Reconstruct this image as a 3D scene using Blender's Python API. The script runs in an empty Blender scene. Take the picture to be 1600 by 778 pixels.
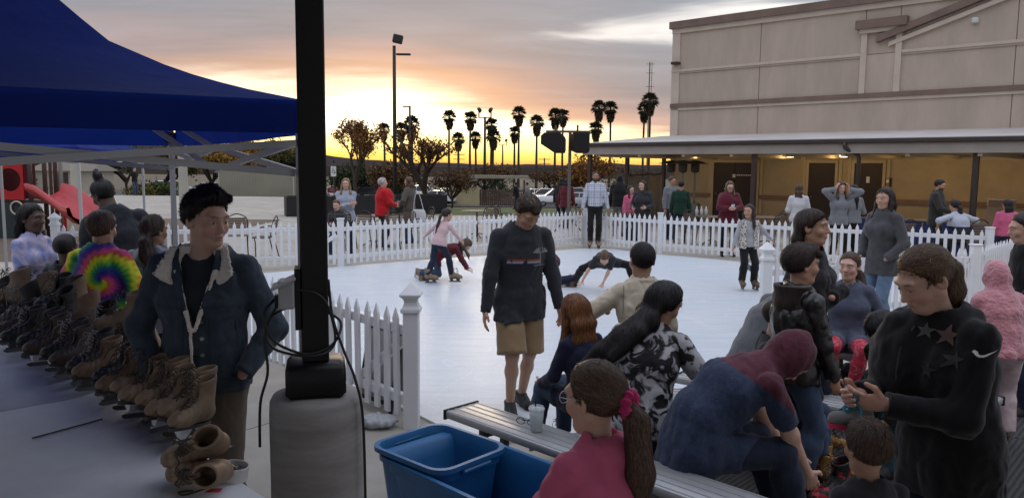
import bpy, bmesh, math, random
import numpy as np
from mathutils import Vector, Matrix
rnd = random.Random(7)
S = bpy.context.scene
COL = S.collection
R = math.radians

# ---------------------------------------------------------------- camera
F_PX, CZ = 1202.0, 1.9
PIT, ROLL = math.atan((389 - 261) / F_PX), R(.55)
_cp, _sp, _cr, _sr = math.cos(PIT), math.sin(PIT), math.cos(ROLL), math.sin(ROLL)
FW = np.array([0, _cp, -_sp]); _U0 = np.array([0, _sp, _cp]); _R0 = np.array([1., 0, 0])
RT = _R0 * _cr + _U0 * _sr; UP = _U0 * _cr - _R0 * _sr
cam = bpy.data.objects.new('camera', bpy.data.cameras.new('camera')); COL.objects.link(cam)
cam.matrix_world = Matrix(((RT[0], UP[0], -FW[0], 0), (RT[1], UP[1], -FW[1], 0), (RT[2], UP[2], -FW[2], CZ), (0, 0, 0, 1)))
cam.data.sensor_width = 36; cam.data.lens = 36 * F_PX / 1600; cam.data.clip_end = 6000; cam.data.clip_start = .05
S.camera = cam
def _ray(u, v): return FW + RT * (u - 800) / F_PX - UP * (v - 389) / F_PX
def G(u, v, z=0.):                      # point of the place at height z seen at (u, v)
    r = _ray(u, v); return np.array([0, 0, CZ]) + r * ((z - CZ) / r[2])
def AT(u, v, Y):                        # point of the place at distance Y
    r = _ray(u, v); return np.array([0, 0, CZ]) + r * (Y / r[1])
def GX(u, Y, z=0.):                     # x of column u at distance Y
    k = (u - 800) / F_PX; B = Y * _cp - (z - CZ) * _sp
    return (k * B - (Y * RT[1] + (z - CZ) * RT[2])) / RT[0]

# ---------------------------------------------------------------- sky, sun, exposure
SUN_AZ = R(-5)                           # the sun has just gone down, a little left of straight ahead
W = bpy.data.worlds.new('World'); S.world = W; W.use_nodes = True
def world_sky():
    nt = W.node_tree; N = nt.nodes; L = nt.links; N.clear()
    def nd(t, **k):
        n = N.new(t)
        for a, b in k.items(): setattr(n, a, b)
        return n
    def mth(op, a, b=None, c=None, clamp=False):
        n = nd('ShaderNodeMath', operation=op, use_clamp=clamp)
        for i, x in enumerate((a, b, c)):
            if x is None: continue
            if isinstance(x, (int, float)): n.inputs[i].default_value = x
            else: L.new(x, n.inputs[i])
        return n.outputs[0]
    def ramp(fac, stops, interp='EASE'):
        n = nd('ShaderNodeValToRGB'); e = n.color_ramp.elements; n.color_ramp.interpolation = interp
        while len(e) < len(stops): e.new(.5)
        for el, (p, c) in zip(e, stops): el.position = p; el.color = (*c, 1)
        L.new(fac, n.inputs[0]); return n.outputs[0]
    def mix(f, a, b, mode='MIX'):
        n = nd('ShaderNodeMix', data_type='RGBA', blend_type=mode); n.clamp_result = False
        for sck, x in ((n.inputs[0], f), (n.inputs[6], a), (n.inputs[7], b)):
            if isinstance(x, (int, float)): sck.default_value = x
            elif isinstance(x, tuple): sck.default_value = (*x, 1)
            else: L.new(x, sck)
        return n.outputs[2]
    tc = nd('ShaderNodeTexCoord'); sep = nd('ShaderNodeSeparateXYZ'); L.new(tc.outputs['Generated'], sep.inputs[0])
    x, y, z = sep.outputs
    hl = mth('SQRT', mth('ADD', mth('MULTIPLY', x, x), mth('MAXIMUM', mth('MULTIPLY', y, y), 1e-5)))
    sx, sy = math.sin(SUN_AZ), math.cos(SUN_AZ)
    ca = mth('DIVIDE', mth('ADD', mth('MULTIPLY', x, sx), mth('MULTIPLY', y, sy)), hl)      # cos of azimuth from the sun
    sa = mth('DIVIDE', mth('SUBTRACT', mth('MULTIPLY', x, sy), mth('MULTIPLY', y, sx)), hl)  # sin of it, + to the right
    zc = mth('MAXIMUM', z, 0.0)
    # cloud deck: flat layer seen from below, long soft streaks
    inv = mth('DIVIDE', 1.0, mth('ADD', zc, .11))
    cv = nd('ShaderNodeCombineXYZ'); L.new(mth('MULTIPLY', x, inv), cv.inputs[0]); L.new(mth('MULTIPLY', y, inv), cv.inputs[1])
    mp = nd('ShaderNodeMapping'); L.new(cv.outputs[0], mp.inputs[0]); mp.inputs['Rotation'].default_value = (0, 0, R(14)); mp.inputs['Scale'].default_value = (.42, 1.0, 1); mp.inputs['Location'].default_value = (2.74, 2.88, 0)
    def noise(scale, det, rough=.55, dist=.4):
        n = nd('ShaderNodeTexNoise'); n.inputs['Scale'].default_value = scale; n.inputs['Detail'].default_value = det; n.inputs['Roughness'].default_value = rough; n.inputs['Distortion'].default_value = dist
        L.new(mp.outputs[0], n.inputs['Vector']); return n.outputs['Fac']
    n1 = noise(1.1, 5); n2 = noise(.5, 6, .6, .8); n3 = noise(2.6, 6, .6, .3)
    edge = mth('SUBTRACT', .086, mth('MULTIPLY', mth('MAXIMUM', mth('ADD', sa, .06), 0.0), .19))
    wob = mth('MULTIPLY', mth('SUBTRACT', n1, .5), .07)
    wob = mth('ADD', wob, mth('MULTIPLY', mth('SUBTRACT', n3, .5), .035))
    h = mth('ADD', mth('SUBTRACT', z, edge), wob)
    mask = nd('ShaderNodeMapRange', interpolation_type='SMOOTHSTEP'); L.new(h, mask.inputs[0]); mask.inputs[1].default_value = -.016; mask.inputs[2].default_value = .030
    near = mth('POWER', mth('MULTIPLY', mth('ADD', ca, 1.0), .5), 5.0)
    glow = ramp(mth('MULTIPLY', zc, 4.0), [(0, (1.0, .52, .13)), (.045, (1.3, .80, .16)), (.11, (1.7, 1.32, .52)), (.22, (1.9, 1.7, 1.2)), (.42, (1.5, 1.36, 1.12)), (1, (.62, .62, .66))])
    dull = ramp(mth('MULTIPLY', zc, 3.0), [(0, (.30, .27, .30)), (.25, (.34, .34, .42)), (1, (.42, .46, .58))])
    clear = mix(near, dull, glow)
    hh = mth('MULTIPLY', mth('ADD', h, .02), 4.2, clamp=True)
    lit = ramp(hh, [(0, (1.10, .92, .62)), (.09, (.88, .53, .31)), (.19, (.58, .385, .295)), (.30, (.37, .30, .305)), (.40, (.250, .262, .300)), (.6, (.215, .250, .300)), (1, (.215, .250, .300))])
    far = ramp(zc, [(0, (.30, .31, .36)), (.3, (.36, .37, .42)), (1, (.37, .385, .44))])
    deck = mix(mth('POWER', near, 1.5), far, lit)
    ov = ramp(zc, [(0, (1.0, 1.0, 1.0)), (.24, (1.1, 1.1, 1.1)), (.55, (2.3, 2.32, 2.38)), (1, (3.3, 3.32, 3.42))], 'EASE')
    deck = mix(1.0, deck, ov, 'MULTIPLY')
    tone = ramp(n2, [(.30, (.80, .80, .81)), (.5, (.98, .98, .98)), (.62, (1.12, 1.11, 1.10)), (.72, (1.7, 1.64, 1.56))])
    deck = mix(1.0, deck, tone, 'MULTIPLY')
    tone2 = ramp(n3, [(.3, (.90, .90, .91)), (.7, (1.10, 1.09, 1.08))])
    deck = mix(1.0, deck, tone2, 'MULTIPLY')
    # thinner, paler break in the deck
    gap = nd('ShaderNodeMapRange', interpolation_type='SMOOTHSTEP'); L.new(n2, gap.inputs[0]); gap.inputs[1].default_value = .60; gap.inputs[2].default_value = .70
    deck = mix(mth('MULTIPLY', gap.outputs[0], .75), deck, (1.02, .98, .93))
    sky = mix(mask.outputs[0], clear, deck)
    nis = nd('ShaderNodeTexSky', sky_type='NISHITA'); nis.sun_disc = False; nis.sun_elevation = R(2.0); nis.sun_rotation = SUN_AZ; nis.dust_density = 3.0
    sky = mix(.012, sky, nis.outputs[0], 'ADD')
    gm = mth('MULTIPLY', mth('ADD', z, .03), 25, clamp=True)
    sky = mix(gm, (.10, .095, .09), sky)
    bg = nd('ShaderNodeBackground'); bg.inputs[1].default_value = 1.0; L.new(sky, bg.inputs[0])
    o = nd('ShaderNodeOutputWorld'); L.new(bg.outputs[0], o.inputs[0])
world_sky()
sl = bpy.data.lights.new('sun', 'SUN'); sl.energy = .55; sl.angle = R(14); sl.color = (1, .80, .58)
sun = bpy.data.objects.new('sun', sl); COL.objects.link(sun)
_sd = Vector((math.sin(SUN_AZ) * math.cos(R(4)), math.cos(SUN_AZ) * math.cos(R(4)), math.sin(R(4))))
sun.rotation_euler = _sd.to_track_quat('Z', 'Y').to_euler()
S.view_settings.view_transform = 'Standard'; S.view_settings.look = 'None'; S.view_settings.exposure = 0.18; S.view_settings.gamma = 1
S.cycles.max_bounces = 6; S.cycles.diffuse_bounces = 3; S.cycles.glossy_bounces = 2; S.cycles.transmission_bounces = 4; S.cycles.transparent_max_bounces = 6
S.cycles.use_denoising = True
# ---------------------------------------------------------------- materials
_mats = {}
def mat(name, col, rough=.7, metal=0., var=None, bump=None, spec=.4, pat=None, attr=None, trans=0., coat=0., sss=0., stretch=(1, 1, 1), sheen=0., emit=None, alpha=1.):
    """col: base colour; var=(scale, amount[, second colour]); bump=(scale, strength[, distance]); pat: function adding its own colour nodes"""
    if name in _mats: return _mats[name]
    m = bpy.data.materials.new(name); m.use_nodes = True; _mats[name] = m
    nt = m.node_tree; N = nt.nodes; L = nt.links; b = N['Principled BSDF']
    b.inputs['Base Color'].default_value = (*col, 1); b.inputs['Roughness'].default_value = rough; b.inputs['Metallic'].default_value = metal
    b.inputs['Specular IOR Level'].default_value = spec
    if trans: b.inputs['Transmission Weight'].default_value = trans
    if coat: b.inputs['Coat Weight'].default_value = coat; b.inputs['Coat Roughness'].default_value = .15
    if sss: b.inputs['Subsurface Weight'].default_value = sss; b.inputs['Subsurface Radius'].default_value = (.012, .005, .003); b.inputs['Subsurface Scale'].default_value = 1.0
    if sheen: b.inputs['Sheen Weight'].default_value = sheen; b.inputs['Sheen Roughness'].default_value = .5
    if emit: b.inputs['Emission Color'].default_value = (*emit[0], 1); b.inputs['Emission Strength'].default_value = emit[1]
    if alpha < 1: b.inputs['Alpha'].default_value = alpha
    tc = N.new('ShaderNodeTexCoord'); mp = N.new('ShaderNodeMapping'); mp.inputs['Scale'].default_value = stretch
    L.new(tc.outputs['Object'], mp.inputs[0]); vec = mp.outputs[0]
    out = None
    if attr:
        a = N.new('ShaderNodeAttribute'); a.attribute_name = attr; out = a.outputs['Color']
    if pat: out = pat(N, L, tc.outputs['Object'])
    if var:
        n = N.new('ShaderNodeTexNoise'); n.inputs['Scale'].default_value = var[0]; n.inputs['Detail'].default_value = 6; n.inputs['Roughness'].default_value = .62
        L.new(vec, n.inputs['Vector'])
        r = N.new('ShaderNodeValToRGB'); r.color_ramp.elements[0].position = .3; r.color_ramp.elements[1].position = .7
        k = var[1]
        c2 = var[2] if len(var) > 2 else None
        if out is None and c2:
            r.color_ramp.elements[0].color = (*col, 1); r.color_ramp.elements[1].color = (*[col[i] * (1 - k) + c2[i] * k for i in range(3)], 1)
            L.new(n.outputs['Fac'], r.inputs[0]); out = r.outputs[0]
        else:
            r.color_ramp.elements[0].color = (1 - k, 1 - k, 1 - k, 1); r.color_ramp.elements[1].color = (1 + k * .6, 1 + k * .6, 1 + k * .6, 1)
            L.new(n.outputs['Fac'], r.inputs[0])
            x = N.new('ShaderNodeMix'); x.data_type = 'RGBA'; x.blend_type = 'MULTIPLY'; x.inputs[0].default_value = 1; x.clamp_result = False
            if out is None: x.inputs[6].default_value = (*col, 1)
            else: L.new(out, x.inputs[6])
            L.new(r.outputs[0], x.inputs[7]); out = x.outputs[2]
        rr = N.new('ShaderNodeMapRange'); rr.inputs[3].default_value = max(0, rough - .1); rr.inputs[4].default_value = min(1, rough + .1)
        L.new(n.outputs['Fac'], rr.inputs[0]); L.new(rr.outputs[0], b.inputs['Roughness'])
    if out is not None: L.new(out, b.inputs['Base Color'])
    if bump:
        n = N.new('ShaderNodeTexNoise'); n.inputs['Scale'].default_value = bump[0]; n.inputs['Detail'].default_value = 5; L.new(vec, n.inputs['Vector'])
        bp = N.new('ShaderNodeBump'); bp.inputs['Strength'].default_value = bump[1]; bp.inputs['Distance'].default_value = bump[2] if len(bump) > 2 else .01
        L.new(n.outputs['Fac'], bp.inputs['Height']); L.new(bp.outputs[0], b.inputs['Normal'])
    return m

# ---------------------------------------------------------------- mesh helpers
class MB:
    def __init__(s): s.v = []; s.f = []; s.m = []
    def add(s, vs, fs, mi=0):
        o = len(s.v); s.v += [tuple(map(float, p)) for p in vs]; s.f += [tuple(i + o for i in f) for f in fs]; s.m += [mi] * len(fs); return s
    def box(s, lo, hi, mi=0, bev=0., rz=0., at=None):
        x0, y0, z0 = lo; x1, y1, z1 = hi
        if bev > 0:
            b = min(bev, (x1 - x0) * .45, (y1 - y0) * .45, (z1 - z0) * .45)
            vs = []; idx = {}
            for ix, (X, sx) in enumerate(((x0, 1), (x1, -1))):
                for iy, (Y, sy) in enumerate(((y0, 1), (y1, -1))):
                    for iz, (Z, sz) in enumerate(((z0, 1), (z1, -1))):
                        for a in range(3):
                            p = [X + sx * b, Y + sy * b, Z + sz * b]; p[a] = (X, Y, Z)[a]
                            idx[ix, iy, iz, a] = len(vs); vs.append(p)
            fs = []
            for a in range(3):
                o = [q for q in range(3) if q != a]
                for sgn in (0, 1):
                    c = []
                    for q in ((0, 0), (1, 0), (1, 1), (0, 1)):
                        k = [0, 0, 0]; k[a] = sgn; k[o[0]], k[o[1]] = q; c.append(idx[k[0], k[1], k[2], a])
                    fs.append(c if (sgn == 1) == (a != 1) else c[::-1])
            for a in range(3):
                o = [q for q in range(3) if q != a]
                for q in ((0, 0), (1, 0), (1, 1), (0, 1)):
                    k0 = [0, 0, 0]; k0[o[0]], k0[o[1]] = q; k1 = list(k0); k1[a] = 1
                    f = [idx[(*k0, o[0])], idx[(*k1, o[0])], idx[(*k1, o[1])], idx[(*k0, o[1])]]
                    if (q[0] == q[1]) == (a != 1): f = f[::-1]
                    fs.append(f)
            for ix in (0, 1):
                for iy in (0, 1):
                    for iz in (0, 1):
                        f = [idx[ix, iy, iz, a] for a in range(3)]
                        fs.append(f if (ix + iy + iz) % 2 else f[::-1])
        else:
            vs = [(x, y, z) for z in (z0, z1) for x, y in ((x0, y0), (x1, y0), (x1, y1), (x0, y1))]
            fs = [(3, 2, 1, 0), (4, 5, 6, 7), (0, 1, 5, 4), (1, 2, 6, 5), (2, 3, 7, 6), (3, 0, 4, 7)]
        if rz or at is not None:
            c, sn = math.cos(rz), math.sin(rz); a = at if at is not None else (0, 0, 0)
            vs = [(c * x - sn * y + a[0], sn * x + c * y + a[1], z + a[2]) for x, y, z in vs]
        return s.add(vs, fs, mi)
    def bar(s, p, q, w, h=None, mi=0, up=(0, 0, 1), bev=0.):       # rectangular bar from p to q
        p, q = Vector(p), Vector(q); d = (q - p); l = d.length; d.normalize(); h = h or w
        sd = d.cross(Vector(up)); sd = sd.normalized() if sd.length > 1e-4 else Vector((1, 0, 0)); u = sd.cross(d)
        m = MB().box((-w / 2, 0, -h / 2), (w / 2, l, h / 2), bev=bev)
        return s.add([p + sd * x + d * y + u * z for x, y, z in m.v], m.f, mi)
    def tube(s, pts, r, n=8, mi=0, cap=True, closed=False):
        pts = [Vector(p) for p in pts]; rs = r if isinstance(r, (list, tuple)) else [r] * len(pts)
        k = len(pts); fr = None; vs = []
        for i, p in enumerate(pts):
            if closed: d = pts[(i + 1) % k] - pts[i - 1]
            else: d = pts[min(i + 1, k - 1)] - pts[max(i - 1, 0)]
            d = d.normalized() if d.length > 1e-9 else Vector((0, 0, 1))
            if fr is None:
                a = Vector((0, 0, 1)) if abs(d.z) < .9 else Vector((1, 0, 0)); fr = d.cross(a).normalized()
            else:
                fr = fr - d * fr.dot(d); fr = fr.normalized() if fr.length > 1e-6 else d.orthogonal().normalized()
            b = d.cross(fr)
            for j in range(n):
                t = 2 * math.pi * j / n; vs.append(p + (fr * math.cos(t) + b * math.sin(t)) * rs[i])
        fs = []
        for i in range(k if closed else k - 1):
            for j in range(n):
                i2 = (i + 1) % k; fs.append((i * n + j, i * n + (j + 1) % n, i2 * n + (j + 1) % n, i2 * n + j))
        if cap and not closed: fs += [tuple(range(n))[::-1], tuple((k - 1) * n + j for j in range(n))]
        return s.add(vs, fs, mi)
    def lathe(s, prof, n=20, c=(0, 0, 0), mi=0, cap=True):
        vs = [(c[0] + r * math.cos(2 * math.pi * j / n), c[1] + r * math.sin(2 * math.pi * j / n), c[2] + z) for r, z in prof for j in range(n)]
        fs = [(i * n + j, i * n + (j + 1) % n, (i + 1) * n + (j + 1) % n, (i + 1) * n + j) for i in range(len(prof) - 1) for j in range(n)]
        if cap: fs += [tuple(range(n))[::-1], tuple((len(prof) - 1) * n + j for j in range(n))]
        return s.add(vs, fs, mi)
    def prism(s, poly, z0, z1, mi=0):
        n = len(poly); vs = [(x, y, z0) for x, y in poly] + [(x, y, z1) for x, y in poly]
        return s.add(vs, [tuple(range(n))[::-1], tuple(range(n, 2 * n))] + [(i, (i + 1) % n, n + (i + 1) % n, n + i) for i in range(n)], mi)
    def xform(s, M): s.v = [tuple(M @ Vector(p)) for p in s.v]; return s
    def mesh(s, name, smooth=False, angle=None):
        me = bpy.data.meshes.new(name); me.from_pydata(s.v, [], s.f)
        if any(s.m): me.polygons.foreach_set('material_index', s.m)
        if smooth or angle: me.polygons.foreach_set('use_smooth', [True] * len(s.f))
        if angle: me.set_sharp_from_angle(angle=R(angle))
        me.update(); return me
    def build(s, name, m, parent=None, smooth=False, angle=None):
        return link(name, s.mesh(name, smooth, angle), m, parent)
def link(name, me, m=None, parent=None):
    o = bpy.data.objects.new(name, me); COL.objects.link(o)
    if m is not None:
        for x in (m if isinstance(m, (list, tuple)) else [m]):
            if len(me.materials) < (len(m) if isinstance(m, (list, tuple)) else 1): me.materials.append(x)
    if parent is not None: o.parent = parent
    return o
def tag(o, label=None, cat=None, group=None, kind=None):
    for k, v in (('label', label), ('category', cat), ('group', group), ('kind', kind)):
        if v: o[k] = v
    return o
def empty(name, loc=(0, 0, 0), rz=0., label=None, cat=None, group=None):
    o = bpy.data.objects.new(name, None); COL.objects.link(o); o.location = tuple(map(float, loc)); o.rotation_euler = (0, 0, rz); o.empty_display_size = .1
    return tag(o, label, cat, group)
def copy_tree(o, parent=None):
    c = o.copy(); COL.objects.link(c); c.parent = parent
    for ch in [x for x in COL.objects if x.parent is o]: copy_tree(ch, c)
    return c
def kids(o): return list(o.children)
def copy_thing(o, loc, rz=0., label=None, scale=None):
    c = o.copy(); COL.objects.link(c); c.location = tuple(map(float, loc)); c.rotation_euler = (0, 0, rz)
    if label: c['label'] = label
    if scale: c.scale = (scale,) * 3 if isinstance(scale, (int, float)) else scale
    for ch in kids(o):
        k = ch.copy(); COL.objects.link(k); k.parent = c
        for g in kids(ch):
            q = g.copy(); COL.objects.link(q); q.parent = k
    return c
ORD = ['first', 'second', 'third', 'fourth', 'fifth', 'sixth', 'seventh', 'eighth', 'ninth', 'tenth', 'eleventh', 'twelfth', 'thirteenth', 'fourteenth', 'fifteenth', 'sixteenth', 'seventeenth', 'eighteenth', 'nineteenth', 'twentieth', 'twenty-first', 'twenty-second', 'twenty-third', 'twenty-fourth', 'twenty-fifth', 'twenty-sixth']

# ---------------------------------------------------------------- implicit surfaces (numpy): smooth bodies, clothes, boots
def v3(*a): return np.array(a if len(a) == 3 else a[0], np.float32)
def nrm(a): a = np.asarray(a, np.float64); return a / (np.linalg.norm(a) + 1e-12)
def rcone(p, a, b, r1, r2):
    a = np.asarray(a, np.float32); ba = np.asarray(b, np.float32) - a; pa = p - a
    t = np.clip(pa @ ba / (ba @ ba + 1e-9), 0, 1)
    q = pa - t[:, None] * ba
    return np.sqrt((q * q).sum(1)) - (r1 + (r2 - r1) * t)
def ell(p, c, r, Rm=None):
    q = p - np.asarray(c, np.float32)
    if Rm is not None: q = q @ np.asarray(Rm, np.float32)
    r = np.asarray(r, np.float32); q = q / r
    k = np.sqrt((q * q).sum(1)); return (k - 1) * float(r.min() * .6 + np.median(r) * .4)
def econe(p, a, b, ra, rb, lat):        # elliptical cone: ra=(lateral, depth) at a, rb at b, lat = lateral axis
    a = np.asarray(a, np.float32); ba = np.asarray(b, np.float32) - a; L2 = float(ba @ ba) + 1e-9; pa = p - a
    t = np.clip(pa @ ba / L2, 0, 1); q = pa - t[:, None] * ba
    ax = ba / math.sqrt(L2); la = np.asarray(lat, np.float32); la = la - ax * float(la @ ax); la /= np.linalg.norm(la); dp = np.cross(ax, la)
    A = ra[0] + (rb[0] - ra[0]) * t; B = ra[1] + (rb[1] - ra[1]) * t
    l = q @ la; d = q @ dp; e = q @ ax
    k = np.sqrt((l / A) ** 2 + (d / B) ** 2 + (e / np.minimum(A, B)) ** 2)
    return (k - 1) * np.minimum(A, B)
def smin(a, b, k):
    h = np.clip(.5 + .5 * (b - a) / k, 0, 1); return b + (a - b) * h - k * h * (1 - h)
def smax(a, b, k): return -smin(-a, -b, k)
_wk = np.random.RandomState(3)
_WD = _wk.randn(7, 3).astype(np.float32); _WD /= np.linalg.norm(_WD, axis=1)[:, None]; _WP = _wk.rand(7).astype(np.float32) * 6.28
def wrink(p, fr, seed=0.): return _wr(p, fr, seed) * .75 + _wr(p, fr * 2.1, seed + 1.7) * .38
def _wr(p, fr, seed=0.):              # cheap cloth-fold noise in about [-1, 1]
    s = 0
    w = np.sin(p @ _WD[5] * fr * .6 + _WP[5] + seed) * 1.4 + np.sin(p @ _WD[6] * fr * .45 + seed * 2.3) * 1.2
    for i in range(5):
        s = s + np.sin(p @ _WD[i] * fr * (1 + .37 * i) + _WP[i] + seed * (i + 1) + w) / (1 + .35 * i)
    s = s / 3.0; return s * .45 + .75 * (1 - 2.2 * np.abs(s * .9 + .12)).clip(-1, 1) * -1. * -.8
def nets(f, lo, hi, h, proj=2, blk=6):
    """naive surface nets on a sparse grid; returns verts, quads"""
    lo = np.asarray(lo, np.float64); n = np.ceil((np.asarray(hi) - lo) / h / blk).astype(int); n = np.maximum(n, 1)
    bc = np.stack(np.meshgrid(*[(np.arange(k) + .5) * blk * h for k in n], indexing='ij'), -1).reshape(-1, 3) + lo
    fb = f(bc.astype(np.float32)); near = np.abs(fb) < blk * h * 1.05 + .02
    N = n * blk + 1
    Fv = np.repeat(np.repeat(np.repeat(fb.reshape(n), blk, 0), blk, 1), blk, 2)
    Fv = np.pad(Fv, ((0, 1),) * 3, mode='edge').astype(np.float32)
    nb = near.reshape(n); m = np.zeros(N, bool)
    mm = np.repeat(np.repeat(np.repeat(nb, blk, 0), blk, 1), blk, 2); a, b_, c = mm.shape
    for dx in (0, 1):
        for dy in (0, 1):
            for dz in (0, 1): m[dx:dx + a, dy:dy + b_, dz:dz + c] |= mm
    I = np.argwhere(m); P = (I * h + lo).astype(np.float32)
    out = np.empty(len(P), np.float32)
    for i in range(0, len(P), 200000): out[i:i + 200000] = f(P[i:i + 200000])
    Fv[m] = out
    ins = Fv < 0
    c8 = [ins[dx:N[0] - 1 + dx, dy:N[1] - 1 + dy, dz:N[2] - 1 + dz] for dx in (0, 1) for dy in (0, 1) for dz in (0, 1)]
    cnt = sum(x.astype(np.int8) for x in c8); act = (cnt > 0) & (cnt < 8)
    C = np.argwhere(act); 
    if len(C) == 0: return np.zeros((0, 3)), np.zeros((0, 4), int)
    cid = np.full(act.shape, -1, np.int64); cid[act] = np.arange(len(C))
    off = np.array([(x, y, z) for x in (0, 1) for y in (0, 1) for z in (0, 1)])
    vals = np.stack([Fv[C[:, 0] + o[0], C[:, 1] + o[1], C[:, 2] + o[2]] for o in off], 1)
    acc = np.zeros((len(C), 3)); num = np.zeros(len(C))
    for i in range(8):
        for j in range(i + 1, 8):
            if np.abs(off[i] - off[j]).sum() != 1: continue
            va, vb = vals[:, i], vals[:, j]; k = (va < 0) != (vb < 0)
            t = va[k] / (va[k] - vb[k]); acc[k] += off[i] + t[:, None] * (off[j] - off[i]); num[k] += 1
    V = (C + acc / np.maximum(num, 1)[:, None]) * h + lo
    Q = []
    for ax in range(3):
        sl0 = [slice(None)] * 3; sl1 = [slice(None)] * 3; sl0[ax] = slice(0, -1); sl1[ax] = slice(1, None)
        A, B = ins[tuple(sl0)], ins[tuple(sl1)]; E = np.argwhere(A != B)
        u, w = (ax + 1) % 3, (ax + 2) % 3
        E = E[(E[:, u] > 0) & (E[:, w] > 0) & (E[:, u] < N[u] - 1) & (E[:, w] < N[w] - 1)]
        def cell(du, dw):
            q = E.copy(); q[:, u] -= du; q[:, w] -= dw; return cid[q[:, 0], q[:, 1], q[:, 2]]
        q = np.stack([cell(1, 1), cell(0, 1), cell(0, 0), cell(1, 0)], 1)
        fl = ~A[E[:, 0], E[:, 1], E[:, 2]]; q[fl] = q[fl][:, ::-1]; Q.append(q)
    Q = np.concatenate(Q); Q = Q[(Q >= 0).all(1)]
    for _ in range(proj):
        Vf = V.astype(np.float32); d = f(Vf); e = h * .4
        g = np.stack([f(Vf + np.eye(3, dtype=np.float32)[i] * e) - f(Vf - np.eye(3, dtype=np.float32)[i] * e) for i in range(3)], 1) / (2 * e)
        st = np.clip(d / np.maximum((g * g).sum(1), .25), -h * .6, h * .6); V = V - st[:, None] * g
    return V, Q
def grad(f, V, e=.002):
    Vf = V.astype(np.float32); I3 = np.eye(3, dtype=np.float32) * e
    g = np.stack([f(Vf + I3[i]) - f(Vf - I3[i]) for i in range(3)], 1); return g / (np.linalg.norm(g, axis=1)[:, None] + 1e-9)
def np_mesh(name, V, Q, smooth=True, colors=None):
    me = bpy.data.meshes.new(name); V = np.asarray(V, np.float32); Q = np.asarray(Q, np.int32)
    me.vertices.add(len(V)); me.vertices.foreach_set('co', V.ravel())
    k = Q.shape[1]; me.loops.add(Q.size); me.loops.foreach_set('vertex_index', Q.ravel())
    me.polygons.add(len(Q)); me.polygons.foreach_set('loop_start', np.arange(0, Q.size, k, dtype=np.int32)); me.polygons.foreach_set('loop_total', np.full(len(Q), k, np.int32))
    if smooth: me.polygons.foreach_set('use_smooth', np.ones(len(Q), bool))
    if colors is not None:
        at = me.color_attributes.new('Col', 'FLOAT_COLOR', 'POINT'); at.data.foreach_set('color', np.concatenate([colors, np.ones((len(V), 1))], 1).astype(np.float32).ravel())
    me.update(calc_edges=True); return me
def sdf_obj(name, f, lo, hi, h, m, parent=None, proj=2):
    V, Q = nets(f, lo, hi, h, proj); return link(name, np_mesh(name, V, Q), m, parent)
# ================================================================ THE SETTING
def sst(a, b, x): t = min(1, max(0, (x - a) / (b - a))); return t * t * (3 - 2 * t)
def gz(x, y):                            # the land falls away behind the plaza
    y0 = 32 + 14 * sst(-6, -14, x); return -max(0., min(y - y0, 53)) * .045
def GS(u, v):                            # ground point seen at (u, v), on the sloping land
    r = _ray(u, v); t = 1.
    for i in range(4000):
        p = np.array([0, 0, CZ]) + r * t
        if p[2] <= gz(p[0], p[1]): return p
        t += max(.02, (p[2] - gz(p[0], p[1])) * .3)
    return p
def onland(u, Y): x = GX(u, Y, gz(GX(u, Y, -1), Y)); return np.array([x, Y, gz(x, Y)])
def concrete_pat(N, L, co):
    # poured slabs with sawn joints and stains
    br = N.new('ShaderNodeTexBrick'); br.offset = 0; br.inputs['Scale'].default_value = 1; br.inputs['Brick Width'].default_value = 2.4; br.inputs['Row Height'].default_value = 2.4
    br.inputs['Mortar Size'].default_value = .009; br.inputs['Mortar Smooth'].default_value = .3
    br.inputs['Color1'].default_value = (.42, .385, .325, 1); br.inputs['Color2'].default_value = (.375, .345, .295, 1); br.inputs['Mortar'].default_value = (.13, .125, .115, 1)
    mp = N.new('ShaderNodeMapping'); mp.inputs['Rotation'].default_value = (0, 0, R(38)); L.new(co, mp.inputs[0]); L.new(mp.outputs[0], br.inputs['Vector']); return br.outputs['Color']
M_conc = mat('concrete_paving', (.36, .35, .32), .85, var=(1.3, .22), bump=(60, .25, .004), pat=concrete_pat)
M_dirt = mat('dry_ground', (.11, .09, .06), .95, var=(.3, .5, (.14, .11, .06)), bump=(8, .5, .05))
M_lawn = mat('lawn_grass', (.075, .095, .03), .95, var=(1.5, .5, (.13, .12, .045)), bump=(40, .8, .04))
M_asph = mat('asphalt', (.055, .053, .052), .9, var=(.6, .3), bump=(50, .3, .01))
def sheet(name, x0, x1, y0, y1, dz, m, step=3., thick=0.):
    xs = np.arange(x0, x1 + step * .5, step); ys = np.arange(y0, y1 + step * .5, step)
    V = [(x, y, gz(x, y) + dz) for y in ys for x in xs]; nx = len(xs)
    Q = [(j * nx + i, j * nx + i + 1, (j + 1) * nx + i + 1, (j + 1) * nx + i) for j in range(len(ys) - 1) for i in range(nx - 1)]
    return tag(link(name, np_mesh(name, V, Q, False), m), kind='structure')
xs = np.concatenate([np.linspace(-3000, -120, 10), np.arange(-110, 111, 8), np.linspace(120, 3000, 10)]); ys = np.concatenate([[-300, -60], np.arange(-20, 130, 6), np.linspace(140, 3500, 14)])
V = [(x, y, gz(x, y) - .05 - (0 if y < 150 else (y - 150) * .004)) for y in ys for x in xs]; nx = len(xs)
Q = [(j * nx + i, j * nx + i + 1, (j + 1) * nx + i + 1, (j + 1) * nx + i) for j in range(len(ys) - 1) for i in range(nx - 1)]
tag(link('ground', np_mesh('ground', V, Q, False), M_dirt), kind='structure')
sheet('plaza', -40, 26, -9, 30, .004, M_conc)
sheet('upper_plaza', -40, -7, 30.0, 66, .004, M_conc)
sheet('lawn', -7, 20, 30, 60, .006, M_lawn, 3)
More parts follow.
